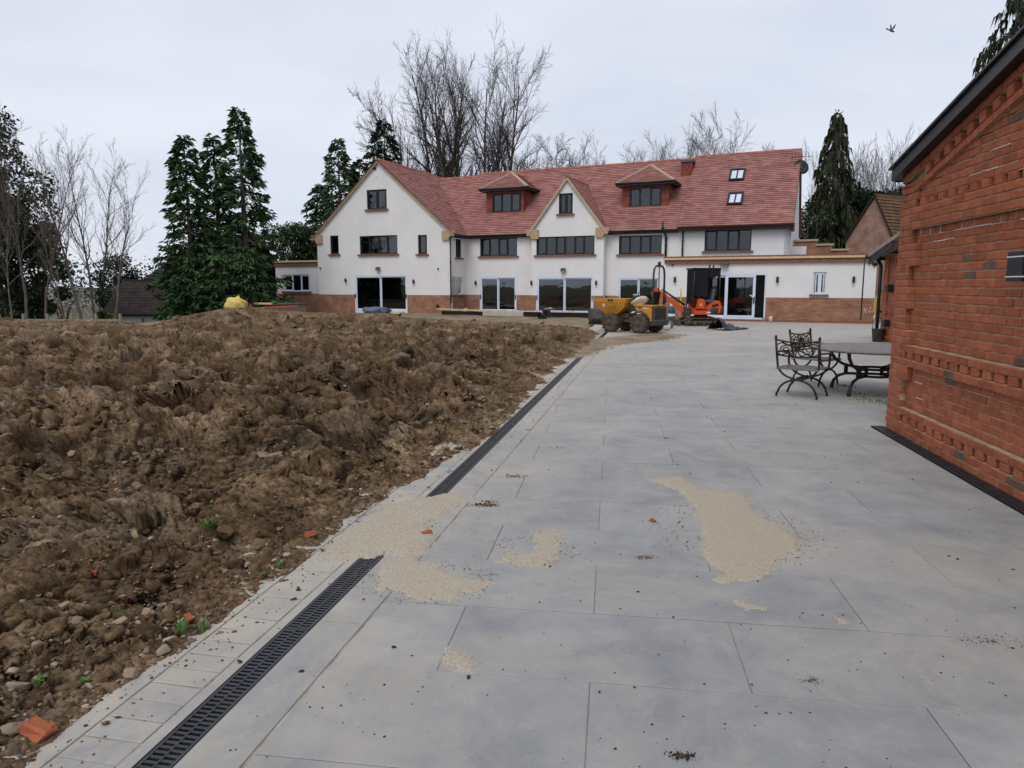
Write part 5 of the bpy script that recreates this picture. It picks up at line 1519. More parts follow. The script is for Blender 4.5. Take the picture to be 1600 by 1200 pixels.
for i, b in enumerate(bricks):
    dark = r3.random() < .05
    y = b[4] + .05 + r3.uniform(-.004, -.0005); rot = (R(r3.uniform(-.7, .7)), -(b[5] if len(b) > 5 else 0) + R(r3.uniform(-.5, .5)), R(r3.uniform(-.6, .6)))
    if i < 300:
        key = (i % 6, dark)
        if key not in bmesh_data:
            o = bvar[key[0]].build('brick', M['brickdark' if dark else 'brick'], bb); bmesh_data[key] = o.data
        else: o = link_mesh('brick', bmesh_data[key], None, bb)
        o.location = (b[0], y, b[1]); o.scale = (b[2] / .217, 1, b[3] / .0647); o.rotation_euler = rot
    else:
        src = bvar[i % 6]; off = len(rest.v)
        Mr = Matrix.Rotation(rot[1], 3, 'Y')
        for v in src.v:
            q = Mr @ Vector((v[0] * b[2] / .217, v[1], v[2] * b[3] / .0647)); rest.v.append((q.x + b[0], q.y + y, q.z + b[1]))
        for f in src.f: rest.face(tuple(off + j for j in f))
o = rest.build('bricks_further_off', M['brick'], bb, recalc=False); tag(o, kind='stuff')
# white mortar smeared in some joints
wm = MB(); r4 = random.Random(4)
for (k, s0, s1, ver) in ((28, .52, 2.75, True), (27, .56, 1.1, False), (34, 1.5, 1.9, False), (36, 1.6, 2.1, False), (33, 2.1, 2.8, False), (31, 1.8, 2.7, False), (22, .5, .8, False), (8, .6, 1.0, False), (6, .5, .95, False)):
    y = REC if k < 29 else .026
    s = s0
    while s < s1:
        l = r4.uniform(.06, .24)
        if r4.random() < .6: wm.box((s + l / 2, y + .001, k * CH + r4.uniform(-.002, .004)), (l, .012, r4.uniform(.005, .012)))
        if ver and r4.random() < .8: wm.box((round(s / .2275) * .2275 + (.114 if k % 2 else 0), y + .001, k * CH + .036), (r4.uniform(.009, .014), .012, CH))
        s += l
wmo = wm.build('white_mortar', M['whitemortar'], bb); tag(wmo, kind='stuff')
# verge board, roof, eaves
OH = -.07
vb = MB(); vb.prism([(OH, ztop(OH) + .0), (BL, ztop(BL) + .0), (BL, ztop(BL) + .115), (OH, ztop(OH) + .115)], -.10, -.07); vb.build('verge_board', M['blackmetal'], bb)
vb = MB(); vb.prism([(OH - .02, ztop(OH) + .117), (BL, ztop(BL) + .117), (BL, ztop(BL) + .14), (OH - .02, ztop(OH) + .14)], -.13, 6.5); vb.build('roof', M['blackmetal'], bb)
vb = MB(); vb.prism([(OH, ztop(OH) + .0), (BL, ztop(BL) + .0), (BL, ztop(BL) + .02), (OH, ztop(OH) + .02)], -.068, 6.4); vb.build('soffit', M['blackmetal'], bb)
vb = MB(); vb.box((OH - .012, 3.1, ZT0 + .04), (.03, 6.3, .13)); vb.build('eaves_board', M['blackmetal'], bb)
vb = MB(); vb.box((.12, 3.4, 1.25), (.22, 6.1, 2.9)); vb.build('end_wall', M['brick'], bb)
# black box lamp with two pale bands
s0, z1_ = w_loc(1578, 395); _, z0_ = w_loc(1574, 440)
lm = MB(); lm.box((2.62, -.01, (z0_ + z1_) / 2), (.22, .17, z1_ - z0_), ch=.006); lamp = lm.build('box_lamp', M['blackmetal'], bb)
for zz in (z0_ + .035, z1_ - .04):
    lm = MB(); lm.box((2.62, -.01, zz), (.223, .173, .009)); lm.build('pale_band', M['white'], lamp)
# grating along the foot of the wall
pw = Vector((WC.x, WC.y, 0)) + Vector((ca_, sa_, 0)) * 6.0 - Vector((-sa_, ca_, 0)) * .085
drain('wall_drain', pw + Vector((0, 0, .022)), -WA, 6, 'black slotted drain along the foot of the brick wall', 'drain')

# ================================================================== LOW BRICK OUTBUILDING beyond it
ob = empty('brick_outbuilding', gnd(1374, 533), -WA - R(90)); tag(ob, 'low brick outbuilding with grey lean-to roof behind the garden table', 'building')
mb = MB()
def uvbox(mb, x0, x1, y0, y1, z0, z1):
    mb.poly([(x0, y0, z0), (x1, y0, z0), (x1, y0, z1), (x0, y0, z1)], uv=[(x0, z0), (x1, z0), (x1, z1), (x0, z1)])
    mb.poly([(x0, y1, z0), (x0, y0, z0), (x0, y0, z1), (x0, y1, z1)], uv=[(y1, z0), (y0, z0), (y0, z1), (y1, z1)])
    mb.poly([(x1, y0, z0), (x1, y1, z0), (x1, y1, z1), (x1, y0, z1)], uv=[(y0, z0), (y1, z0), (y1, z1), (y0, z1)])
    mb.poly([(x0, y0, z1), (x1, y0, z1), (x1, y1, z1), (x0, y1, z1)], uv=[(x0, y0), (x1, y0), (x1, y1), (x0, y1)])
uvbox(mb, 0, 7, .05, 4, -.2, 2.45); mb.build('wall', M['outbrick'], ob, recalc=False)
for z in (.15, .86, 2.25):
    for k in range(16):
        d = MB(); d.box((.12 + k * .21, .03, z), (.11, .05, .07)); d.build('dentil', M['brick'], ob)
for (x, z0, z1) in ((.0, -.1, 2.45),):
    d = MB(); uvbox(d, x + .0, x + .28, .0, .06, z0, z1); d.build('pier', M['outbrick'], ob, recalc=False)
d = MB(); d.prism([(-.35, 2.42), (7, 3.9), (7, 4.0), (-.35, 2.52)], -.35, 4.4); d.build('roof', M['greyroof'], ob)
d = MB(); d.box((-.36, 2, 2.42), (.06, 4.6, .2)); d.tube([(-.42, -.4, 2.42), (-.42, 4.2, 2.42)], .06, 8); d.prism([(-.33, 2.22), (1.5, 2.6), (1.5, 2.75), (-.33, 2.38)], -.34, -.3); d.build('gutter', M['blackmetal'], ob)
d = MB(); d.tube([(-.3, -.12, 2.4), (-.05, -.08, 2.15), (-.05, -.08, .05)], .05, 8); d.tube([(-.42, -.42, 2.4), (-.42, -.42, .6)], .02, 6); d.build('downpipe', M['blackmetal'], ob)
for (x, z, r_) in ((.62, 1.52, .09), (.55, .55, .08)):
    d = MB(); d.box((x, -.05, z), (.2, .14, r_ * 2.4), ch=.01); d.build('wall_lamp' if z > 1 else 'outlet_box', M['blackmetal'], ob)
# hose, bucket, offcuts
hs = MB()
for k in range(3): hs.tube([(math.sin(t) * (.10 + .02 * k), .03 * k, 1.0 + math.cos(t) * (.48 - .04 * k)) for t in np.linspace(0, 6.283, 26)], .022, 6)
o = hs.build('garden_hose', M['hose']); o.location = at(1371, 534, 20.9) * 1.0; o.location.z = .0; o.rotation_euler = (0, 0, R(-20)); tag(o, 'coiled yellow hose hanging by the black downpipe', 'hose')
bk_ = empty('bucket', gnd(1371, 534)); tag(bk_, 'dark grey bucket standing at the outbuilding corner', 'bucket')
mb = MB(); mb.lathe([(.12, 0), (.135, .02), (.17, .36), (.18, .37), (.165, .37), (.125, .03)], n=16); mb.build('pail', M['darkgrey'], bk_)
mb = MB(); mb.tube([(-.17, 0, .36), (-.16, 0, .62), (-.03, 0, .74), (.1, 0, .62), (.17, 0, .36)], .008, 6); mb.build('handle', M['blackmetal'], bk_)
for (px, h, lb) in ((1358, .18, 'short white pipe offcut standing against the brick plinth'), (1364, .32, 'tall white pipe offcut standing against the brick plinth')):
    p = gnd(px, 503.5); mb = MB(); mb.lathe([(.06, 0), (.06, h), (.05, h), (.05, .02)], n=12); o = mb.build('pipe_offcut', M['white']); o.location = p; tag(o, lb, 'pipe')
p = gnd(1204, 504); mb = MB(); mb.lathe([(.08, 0), (.085, .2), (.07, .26), (.05, .27)], n=12); o = mb.build('marker_post', M['bag']); o.location = p; tag(o, 'stubby pale post standing by the open glass doorway', 'post')
mb = MB()
for k in range(5):
    th = k * 1.25; mb.tube([(0, 0, .1), (math.cos(th) * .12, -.05, .12 + .09 * math.sin(th * 2)), (math.cos(th) * .22, -.03, .16 + .16 * math.sin(th))], .006, 5)
o = mb.build('cable_bundle', M['white']); u, z = huv(1357, 487, XP - .06); P_ = house.location + Vector((u * hca + (XP - .06) * hsa, -u * hsa + (XP - .06) * hca, z - .1)); o.location = P_; o.rotation_euler = (0, 0, HA); tag(o, 'white loose cable bundle sticking out of the brick plinth', 'cable')

# ================================================================== COTTAGE behind, BARN at the left
cc = at(1351, 446, 47); cot = empty('brick_cottage', (cc.x, cc.y, 0), R(-24)); tag(cot, 'pinkish brick cottage with mossy brown tiled roof behind the house', 'house')
# gable faces the viewer's left; ridge runs right-and-back
wd = 1.62
def cz_(py): return EYE + (446 - py) / FPX * 47
mb = MB(); zE, zA = cz_(368), cz_(310)
mb.poly([(-wd, 0, 0), (wd, 0, 0), (wd, 0, zE), (0.35, 0, zA), (-wd, 0, zE - .2)], uv=[(-wd, 0), (wd, 0), (wd, zE), (.35, zA), (-wd, zE - .2)])
mb.poly([(wd, 0, 0), (wd, 12, 0), (wd, 12, zE), (wd, 0, zE)], uv=[(0, 0), (12, 0), (12, zE), (0, zE)])
mb.poly([(-wd, 12, 0), (-wd, 0, 0), (-wd, 0, zE - .2), (-wd, 12, zE - .2)], uv=[(0, 0), (12, 0), (12, zE), (0, zE)])
mb.build('wall', M['oldbrick'], cot, recalc=False)
roof('roof', (wd + .3, -.15, zE - .45), (wd + .3, 12, zE - .45), (.35, 12, zA + .08), (.35, -.15, zA + .08), 'browntile', cot, gauge=.24, lift=.05, seg=14)
roof('roof', (-wd - .15, 12, zE - .5), (-wd - .15, -.15, zE - .5), (.35, -.15, zA + .08), (.35, 12, zA + .08), 'browntile', cot, gauge=.24, lift=.05, seg=4)
mb = MB(); mb.box((wd + .25, 6, zE - .5), (.1, 12, .12)); mb.tube([(wd + .1, .4, zE - .5), (wd + .1, .4, 0)], .05, 6); mb.build('gutter', M['blackmetal'], cot)
cot.rotation_euler = (0, 0, R(-62)); cot.location = (cc.x, cc.y, 0)

bc = at(207, 446, 46); barn = empty('tiled_barn', (bc.x, bc.y, 0), R(-6)); tag(barn, 'dark tiled half-hipped barn with low white wall behind the bare trees', 'barn')
def bz(py): return EYE + (446 - py) / FPX * 46
k52 = 52 / FPX
mb = MB(); mb.box((2.1, 2.9, -1.5), (7.6, 5.6, 2.0)); mb.build('wall', M['render'], barn)
d = MB(); d.box((.5, .06, -1.5), (.12, .1, 1.95)); d.build('post', M['greytimber'], barn)
zb, zm, za_ = bz(490), bz(437), bz(388)
roof('roof', (-2.2, -.3, zb), (6.4, -.3, zb), (6.4, 2.2, zm), (-2.1, 2.2, zm), 'darktile', barn, gauge=.14, seg=14)
roof('roof', (-.6, 2.1, zm + .05), (6.4, 2.1, zm + .05), (6.4, 5.2, za_ + 1.1), (2.1, 5.2, za_ + 1.1), 'darktile', barn, gauge=.14, seg=12)
roof('roof', (-4.2, 7, zb), (-2.2, -.3, zb), (-2.1, 2.2, zm), (-2.2, 7, zm), 'tilehang', barn, gauge=.14, seg=6)
roof('roof', (6.4, 10.8, zb), (-4, 10.8, zb), (2.1, 5.22, za_ + 1.05), (6.4, 5.22, za_ + 1.05), 'darktile', barn, gauge=.4, seg=3)
d = MB(); d.box((2.2, 2.12, zm - .06), (8.4, .1, .2)); d.build('fascia', M['blackmetal'], barn)
d = MB(); d.box((2.1, -.28, zb - .1), (8.5, .06, .16)); d.build('gutter', M['blackmetal'], barn)
d = MB(); d.box((-.2, 7, zm + .3), (.5, .6, 1.5)); d.build('chimney', M['plinth'], barn)

# low shed wall and timber beyond the mound, left of the house
lw = empty('low_shed_roof', gnd(385, 490) + Vector((0, 0, 0)), R(-20)); pp = at(385, 480, 40); lw.location = (pp.x, pp.y, 0); tag(lw, 'low flat timber-edged roof beyond the soil mound beside the house', 'shed')
mb = MB(); mb.box((0, 1.2, .2), (4.0, 3, .55)); mb.build('wall', M['plinth'], lw); mb = MB(); mb.box((0, 1.2, .55), (4.2, 3.2, .08)); mb.build('roof', M['lead'], lw)
mb = MB(); mb.box((0, -.45, .62), (4.2, .1, .1)); mb.build('edge_board', M['timber'], lw); mb = MB(); mb.box((-2.15, 1.0, .62), (.12, 3.0, .3)); mb.build('edge_board', M['timber'], lw)
pl = MB(); pl.box((0, 0, 0), (3.4, .12, .05)); o = pl.build('timber_plank', M['orange']); o.location = at(420, 480, 38.5); o.rotation_euler = (0, R(-3), R(-12)); tag(o, 'orange-stained plank lying along the low shed roof', 'plank')
def crumple(name, c, s, mat_, label, cat, seed, base=I3, amp=.5, rot=0.0):
    v = base[0].copy(); n_ = v.copy()
    d = 1 + amp * (np.abs(pnoise(v[:, 0] * 2 + seed, v[:, 1] * 2 + v[:, 2], seed)) * 1.4 - .3 + .5 * np.abs(pnoise(v[:, 1] * 4.1 + seed, v[:, 2] * 4.1 + v[:, 0] * 2, seed + 1)))
    v = v * d[:, None] * np.array(s); v[:, 2] = np.maximum(v[:, 2], -s[2] * .35)
    o = np_mesh(name, v, base[1], mat_); o.location = Vector(c) + Vector((0, 0, s[2] * .35)); o.rotation_euler = (0, 0, rot)
    return tag(o, label, cat)
pyb = at(367, 474, 37.0)
crumple('rubble_bag', pyb - Vector((0, 0, .25)), (.5, .35, .42), M['yellowbag'], 'yellow plastic rubble bag lying on the low shed roof', 'bag', 5)
pbl = at(588, 486, 38.0)
crumple('sheeting', (pbl.x, pbl.y, pbl.z - .1), (.7, .4, .24), M['tarpblue'], 'crumpled blue-grey sheeting in front of the left glass door', 'sheeting', 8)
mb = MB(); mb.box((0, 0, 0), (.9, .5, .1)); mb.box((0, 0, -.12), (.7, .08, .14)); o = mb.build('pallet_boards', M['timber']); o.location = at(618, 489, 38.2); o.rotation_euler = (0, 0, HA); tag(o, 'small timber boards stacked beside the blue-grey sheeting', 'boards')

# path of fresh concrete, a board, black gap strips and rubble under the middle doors
pa = MB(); pa.box((5.3, -2.9, .06), (9.0, 1.6, .26)); o = pa.build('concrete_path', M['concrete']); o.location = HO; o.rotation_euler = (0, 0, HA); tag(o, 'strip of new concrete path below the middle glass doors', 'path')
pa = MB(); pa.box((6.4, -3.78, .08), (6.2, .05, .22)); o = pa.build('gap_shade_strip', M['blackcloth']); o.location = HO; o.rotation_euler = (0, 0, HA); tag(o, 'long black strip painting the dark gap at the formwork along the concrete path', 'board')  # black strip stands in for the shaded gap at the path formwork
pa = MB(); pa.box((-.6, -3.4, .22), (3.2, .5, .05)); o = pa.build('scaffold_board', M['timber']); o.location = HO; o.rotation_euler = (0, R(1), HA); tag(o, 'pale scaffold board bridging the trench before the left middle door', 'board')
pa = MB(); pa.box((-.2, -3.62, .06), (3.3, .06, .2)); o = pa.build('gap_shade_strip', M['blackcloth']); o.location = HO; o.rotation_euler = (0, 0, HA); tag(o, 'short black strip painting the dark gap under the pale scaffold board', 'board')  # shade of the gap below the board, drawn as a black strip
n = 420; uu = nrg.uniform(-2.2, 9.5, n); vv = nrg.normal(-1.3, .5, n); vv = np.clip(vv, -2.4, -.7)
P = np.stack([HO.x + uu * hca + vv * hsa, HO.y - uu * hsa + vv * hca, nrg.uniform(0, .12, n)], -1)
o = scatter('rubble', I2, clv, P, np.clip(nrg.lognormal(-2.7, .5, n), .02, .2), (np.array([[.36, .30, .23], [.28, .22, .16], [.42, .37, .3], [.33, .16, .11]])[nrg.integers(0, 4, n)]), M['stone']); tag(o, 'broken stone and brick rubble along the house front', 'rubble')
crumple('twisted_mesh', gnd(936, 506), (.42, .5, .36), M['darkgrey'], 'tangled dark metal scrap beside the dumper front wheel', 'scrap', 12, amp=.9)

# ================================================================== GARDEN TABLE AND CHAIRS (cast metal, curule legs)
def arc(cx, cz, r, a0, a1, n=12, y=0.0, sx=1.0): return [(cx + r * sx * math.cos(t), y, cz + r * math.sin(t)) for t in np.linspace(R(a0), R(a1), n)]
def chair(loc, face, label):
    """x to the sitter's right side, -y is the back; faces +y"""
    root = empty('garden_chair', loc, face - R(90)); tag(root, label, 'chair', 'cast metal garden chairs'); root.scale = (1.14, 1.14, .99)
    hw, sh = .25, .43
    for y in (-.20, .20):
        f = MB(); top = .86 if y < 0 else .62
        yb = -.07 if y < 0 else 0.0
        # lower arch (legs) and upper arch (carries the seat)
        f.tube([(-.25, y, .012), (-.245, y, .06)] + [(-.24 * math.cos(t), y, .03 + .235 * math.sin(t)) for t in np.linspace(.15, math.pi - .15, 14)] + [(.245, y, .06), (.25, y, .012)], .0145, 7)
        up = [(-hw - .015, y + yb, top), (-hw - .005, y + yb * .5, .62)] + [(-.255 * math.cos(t), y, .50 - .225 * math.sin(t)) for t in np.linspace(0.0, math.pi, 16)] + [(hw + .005, y + yb * .5, .62), (hw + .015, y + yb, top)]
        f.tube(up, .0145, 7); f.box((0, y, .27), (.15, .03, .03))
        f.build('leg_frame', M['iron'], root)
    st = MB(); st.tube([(0, -.2, .27), (0, .2, .27)], .013, 7); st.box((0, 0, .275), (.03, .36, .05)); st.build('stretcher', M['iron'], root)
    s = MB()
    for k in range(9):
        x = -.24 + k * .06; s.box((x, .0, sh - .015 * math.cos(k / 8 * math.pi - math.pi / 2)), (.048, .46, .014), ch=.003)
    s.box((0, -.22, sh - .008), (.52, .025, .02)); s.box((0, .22, sh - .008), (.52, .025, .02)); s.build('seat', M['tabletop'], root)
    for sx in (-1, 1):
        a = MB(); a.tube([(sx * .262, -.23, .66), (sx * .275, -.08, .655), (sx * .28, .1, .645), (sx * .275, .22, .63), (sx * .27, .25, .60)], [.013, .015, .016, .018, .02], 7); a.build('armrest', M['iron'], root)
    b = MB(); y = -.262
    # pierced back panel: rails, spokes round a rosette, leaf loops
    b.tube([(-.26, y, .84), (-.13, y, .815), (0, y, .808), (.13, y, .815), (.26, y, .84)], .013, 6); b.tube([(-.255, y + .03, .62), (-.12, y + .03, .605), (0, y + .03, .60), (.12, y + .03, .605), (.255, y + .03, .62)], .013, 6)
    yc = y + .015; zc = .71
    for k in range(10):
        th = k * math.pi / 5 + .16; ex_ = min(.235 / max(abs(math.cos(th)), .01), .10 / max(abs(math.sin(th)), .01))
        b.tube([(math.cos(th) * .02, yc, zc + math.sin(th) * .02), (math.cos(th) * ex_ * .55 + .012 * math.sin(th), yc, zc + math.sin(th) * ex_ * .55), (math.cos(th) * ex_, yc, zc + math.sin(th) * ex_)], [.012, .008, .01], 5)
    for sx in (-1, 1):
        b.tube([(sx * (.135 + .075 * math.cos(t)), yc, zc + .055 * math.sin(t)) for t in np.linspace(0, 6.283, 13)], .0085, 5)
        b.tube([(sx * (.14 + .035 * math.cos(t)), yc, zc + .028 * math.sin(t)) for t in np.linspace(0, 6.283, 9)], .008, 5)
        b.tube([(sx * .05, yc, .8), (sx * .12, yc, .765), (sx * .2, yc, .80), (sx * .25, yc, .77)], .009, 5); b.tube([(sx * .05, yc, .615), (sx * .12, yc, .65), (sx * .2, yc, .62), (sx * .25, yc, .655)], .009, 5)
    b.lathe([(.012, -.012), (.03, -.006), (.03, .006), (.012, .012)], (0, yc, zc), 10, axis='y')
    b.build('backrest', M['iron'], root)
    for sx in (-1, 1):
        f = MB(); f.lathe([(.016, 0), (.02, .015), (.012, .04), (.004, .055)], (sx * .265, -.27, .855), 8); f.build('finial', M['iron'], root)
    return root
c1 = (gnd(1214, 619) + gnd(1291, 620)) / 2; c2 = (gnd(1246, 600) + gnd(1300, 601)) / 2
chair((c1.x, c1.y, 0), math.atan2(.76, .65), 'dark cast metal garden chair whose pierced back is turned outwards in front')
chair((c2.x, c2.y, 0), math.atan2(-.80, .6), 'dark cast metal garden chair half hidden behind the other chair at the table')
tb = empty('garden_table', (5.42, 10.55, 0), R(15)); tag(tb, 'round dark cast metal garden table half hidden by the brick wall', 'table')
mb = MB(); mb.lathe([(.02, .655), (.86, .652), (.905, .648), (.925, .662), (.92, .682), (.88, .688), (.02, .69)], n=48); mb.build('table_top', M['tabletop'], tb)
for k in range(4):
    th = k * math.pi / 2 + R(20); c_, s_ = math.cos(th), math.sin(th); f = MB()
    pts = lambda prof: [(c_ * r, s_ * r, z) for (r, z) in prof]
    f.tube(pts([(.72, .65), (.70, .56), (.62, .46), (.5, .40), (.36, .375), (.2, .37)]), [.026, .025, .024, .022, .022, .022], 8)
    f.tube(pts([(.66, .012), (.655, .05), (.63, .13), (.56, .21), (.44, .255), (.3, .265), (.2, .265)]), [.03, .028, .025, .024, .022, .022, .022], 8)
    f.tube(pts([(.44, .27), (.44, .38)]), .03, 8); f.tube(pts([(.22, .26), (.22, .38)]), .026, 8)
    f.build('leg', M['iron'], tb)
mb = MB()
for z in (.265, .37): mb.tube([(.22 * math.cos(t), .22 * math.sin(t), z) for t in np.linspace(0, 6.283, 24)], .02, 6)
mb.build('ring', M['iron'], tb)

# moss and grass in the joint by the table
def moss(px, py, r, n, label):
    p = gnd(px, py); mb = MB()
    for k in range(n):
        x, y = rnd.gauss(0, r), rnd.gauss(0, r * .5); h = rnd.uniform(.01, .05); th = rnd.uniform(0, 6.28); w_ = .006
        b = len(mb.v); mb.v += [(x - w_, y, 0), (x + w_, y, 0), (x + math.cos(th) * h * .5, y + math.sin(th) * h * .5, h)]; mb.face((b, b + 1, b + 2))
    o = mb.build('grass_tuft', M['weed'], None, recalc=False); o.location = (p.x, p.y, .0); o.rotation_euler = (0, 0, R(-60)); tag(o, label, 'grass', 'grass in the paving joints')
moss(1318, 603, .12, 60, 'tuft of grass under the table edge'); moss(1372, 627, .25, 160, 'mossy grass line at the corner of the brick building'); moss(1345, 616, .18, 60, 'thin grass in the joint below the table leg')

# ================================================================== SITE DUMPER (local: x forwards, y to its left, z up)
pr, pf = gnd(997, 521), gnd(957, 518.5)
dh = math.atan2(.66, -.75)
dm = empty('site_dumper', (0, 0, 0), dh); tag(dm, 'muddy yellow site dumper with tipping skip and black roll bar', 'dumper')
fwd = Vector((math.cos(dh), math.sin(dh), 0)); lft = Vector((-fwd.y, fwd.x, 0))
WB = 1.15; TR = .48; WRAD = .325
mid = (pr + pf) / 2 - lft * TR
dm.location = (mid.x, mid.y, 0)
def wheel(parent, loc, r, w_, name='wheel', hub='mudsteel'):
    o = empty(name, loc, 0, parent)
    mb = MB(); mb.lathe([(r * .52, -w_ * .42), (r * .62, -w_ * .5), (r * .9, -w_ * .46), (r * .97, -w_ * .3), (r * .97, w_ * .3), (r * .9, w_ * .46), (r * .62, w_ * .5), (r * .52, w_ * .42)], n=28, axis='y')
    for k in range(16):
        th = k * 2 * math.pi / 16
        for s in (-1, 1):
            Mr = Matrix.Rotation(-(th + s * .1), 3, 'Y'); c = Mr @ Vector((r * .965, 0, 0)) + Vector((0, s * w_ * .25, 0))
            mb.box(c, (r * .11, w_ * .5, r * .13), Mr @ Matrix.Rotation(s * .5, 3, 'X'))
    mb.build('tyre', M['rubber'], o)
    rm = MB(); rm.lathe([(r * .2, w_ * .2), (r * .3, w_ * .12), (r * .48, w_ * .1), (r * .55, w_ * .44), (r * .5, w_ * .44), (r * .44, -.1 * w_), (r * .5, -w_ * .44), (r * .55, -w_ * .44)], n=20, axis='y'); rm.build('rim', M[hub], o)
    return o
for x in (WB / 2, -WB / 2):
    for s in (-1, 1): 
        wh = wheel(dm, (x, s * TR, WRAD), WRAD, .28)
        if s < 0: wh.rotation_euler = (0, 0, math.pi)
ch = MB(); ch.box((.1, 0, .42), (1.5, .4, .18), ch=.03); ch.tube([(WB / 2, -TR, WRAD), (WB / 2, TR, WRAD)], .07, 8); ch.tube([(-WB / 2, -TR, WRAD), (-WB / 2, TR, WRAD)], .07, 8); ch.box((.28, 0, .56), (.5, .5, .16), ch=.02); ch.tube([(.1, .2, .5), (.75, .2, .74)], .05, 8); ch.tube([(.1, -.2, .5), (.75, -.2, .74)], .05, 8); ch.box((.3, .22, .5), (.1, .1, .28)); ch.build('chassis', M['mudsteel'], dm)
# skip: a tapering tub with a raised rim
sk = MB()
def ring(x0, x1, y, z): return [(x0, -y, z), (x1, -y, z), (x1, y, z), (x0, y, z)]
secs = [ring(.42, .86, .40, .60), ring(.06, 1.08, .50, .84), ring(-.04, 1.20, .56, 1.04), ring(-.07, 1.22, .57, 1.15), ring(-.03, 1.17, .53, 1.15), ring(.08, 1.08, .49, 1.04), ring(.4, .84, .38, .66)]
b = len(sk.v)
for r_ in secs: sk.v += r_
for i in range(len(secs) - 1):
    for k in range(4):
        k2 = (k + 1) % 4; sk.face((b + i * 4 + k, b + i * 4 + k2, b + (i + 1) * 4 + k2, b + (i + 1) * 4 + k))
sk.face((b, b + 1, b + 2, b + 3)); e = b + 4 * (len(secs) - 1); sk.face((e + 3, e + 2, e + 1, e))
for x in (.15, .42, .7, .98): sk.box((x, .56, 1.09), (.03, .03, .12))
skip = sk.build('skip', M['yellow'], dm)
sp = MB(); sp.box((.52, 0, .98), (.8, .8, .12)); sp.build('load_of_soil', M['earth'], dm)
def lettering(txt, size, parent, loc, rot, mat_, name='lettering'):
    cu_ = bpy.data.curves.new(name, 'FONT'); cu_.body = txt; cu_.size = size; cu_.extrude = .002; cu_.align_x = 'CENTER'
    to = bpy.data.objects.new('tmp', cu_); COL.objects.link(to)
    dg = bpy.context.evaluated_depsgraph_get(); me = bpy.data.meshes.new_from_object(to.evaluated_get(dg)); bpy.data.objects.remove(to)
    me.materials.clear(); o = link_mesh(name, me, mat_, parent); o.location = loc; o.rotation_euler = rot; return o
tl = math.atan2(.08, .24)
lettering('TEREX', .13, dm, (.56, .525, .86), (R(90) - tl * 0.9, 0, R(180)), M['darkgrey'])
mb = MB(); mb.box((.86, .525, .92), (.10, .012, .1), Matrix.Rotation(-tl, 3, 'X')); mb.build('logo_plate', M['white'], dm)
mb = MB(); mb.box((.62, .582, 1.10), (.09, .008, .06)); mb.box((.50, .582, 1.10), (.09, .008, .06)); tag(mb.build('warning_marks', M['blackmetal'], dm), kind='stuff')
# engine end
bd = MB(); bd.prism([(-.35, .9), (-.98, .9), (-.98, .42), (-.92, .40), (-.86, .46), (-.80, .62), (-.68, .72), (-.5, .77), (-.35, .78)], -.42, .42); body = bd.build('engine_cover', M['yellow'], dm)
bd = MB(); bd.box((-.66, 0, .925), (.72, .9, .06), ch=.015); bd.build('deck', M['yellow'], dm)
gl = MB(); gl.box((-1.03, 0, .66), (.1, .8, .46), ch=.02); gl.box((-1.06, 0, .36), (.2, .86, .2), ch=.03); gl.box((-.9, .4, .34), (.3, .1, .14)); grl = gl.build('rear_grille', M['darkgrey'], dm)
for k in range(7):
    mb = MB(); mb.box((-1.085, 0, .48 + k * .055), (.012, .68, .018)); mb.build('slat', M['blackmetal'], grl)
mb = MB(); mb.box((-.5, .424, .85), (.05, .006, .05)); mb.box((-.57, .424, .85), (.05, .006, .05)); tag(mb.build('dark_marks', M['darkgrey'], dm), kind='stuff')
mb = MB(); mb.box((-.75, .424, .85), (.22, .006, .045)); mb.build('worn_decal', M['bag'], dm)
fm_ = MB(); fm_.tube([(-.3, .47, .62), (-.45, .47, .72), (-.62, .47, .72), (-.8, .47, .62), (-.9, .47, .46)], .04, 6); fm_.build('mudguard', M['darkgrey'], dm)
ds = MB(); ds.box((-.2, 0, 1.0), (.14, .6, .5), ch=.03); ds.build('dash_panel', M['darkgrey'], dm)
sw = MB(); sw.tube([(-.3 + .06 * math.sin(t), .16 * math.cos(t), 1.22 + .15 * math.sin(t)) for t in np.linspace(0, 6.283, 18)], .015, 6); sw.tube([(-.2, 0, 1.1), (-.3, 0, 1.22)], .02, 6); sw.build('steering_wheel', M['blackmetal'], dm)
se = MB(); se.box((-.68, 0, 1.0), (.42, .44, .1), ch=.03); se.box((-.88, 0, 1.2), (.1, .42, .4), Matrix.Rotation(R(-10), 3, 'Y'), ch=.03); se.build('seat', M['blackcloth'], dm)
rp_ = MB(); rp_.tube([(-.98, .36, .5), (-.98, .36, 1.95), (-.98, .32, 2.14), (-.98, .2, 2.24), (-.98, -.2, 2.24), (-.98, -.32, 2.14), (-.98, -.36, 1.95), (-.98, -.36, .5)], .035, 10); rp_.tube([(-.98, -.36, 1.35), (-1.02, -.36, 1.25), (-1.02, -.36, 1.0)], .055, 8); rp_.build('roll_bar', M['darkgrey'], dm)
bc_ = MB(); bc_.tube([(-.98, 0, .95), (-.98, 0, 2.26)], .018, 6); bc_.lathe([(.05, 0), (.055, .1), (.03, .13)], (-.98, 0, 2.26), 10); bc_.build('beacon_pole', M['blackmetal'], dm)
def dpos(x, y, z): return dm.location + fwd * x + lft * y + Vector((0, 0, z))
o = crumple('cement_sack', dpos(-.42, .28, 1.0), (.17, .3, .12), M['bag'], 'beige paper sack propped on the dumper deck', 'sack', 21, I2, .25); o.rotation_euler = (R(35), R(-50), dh + 1.2)
o = crumple('tan_hat', dpos(-.58, .16, 1.10), (.12, .12, .07), M['straw'], 'tan hat resting on the dumper seat', 'hat', 25, I2, .15)
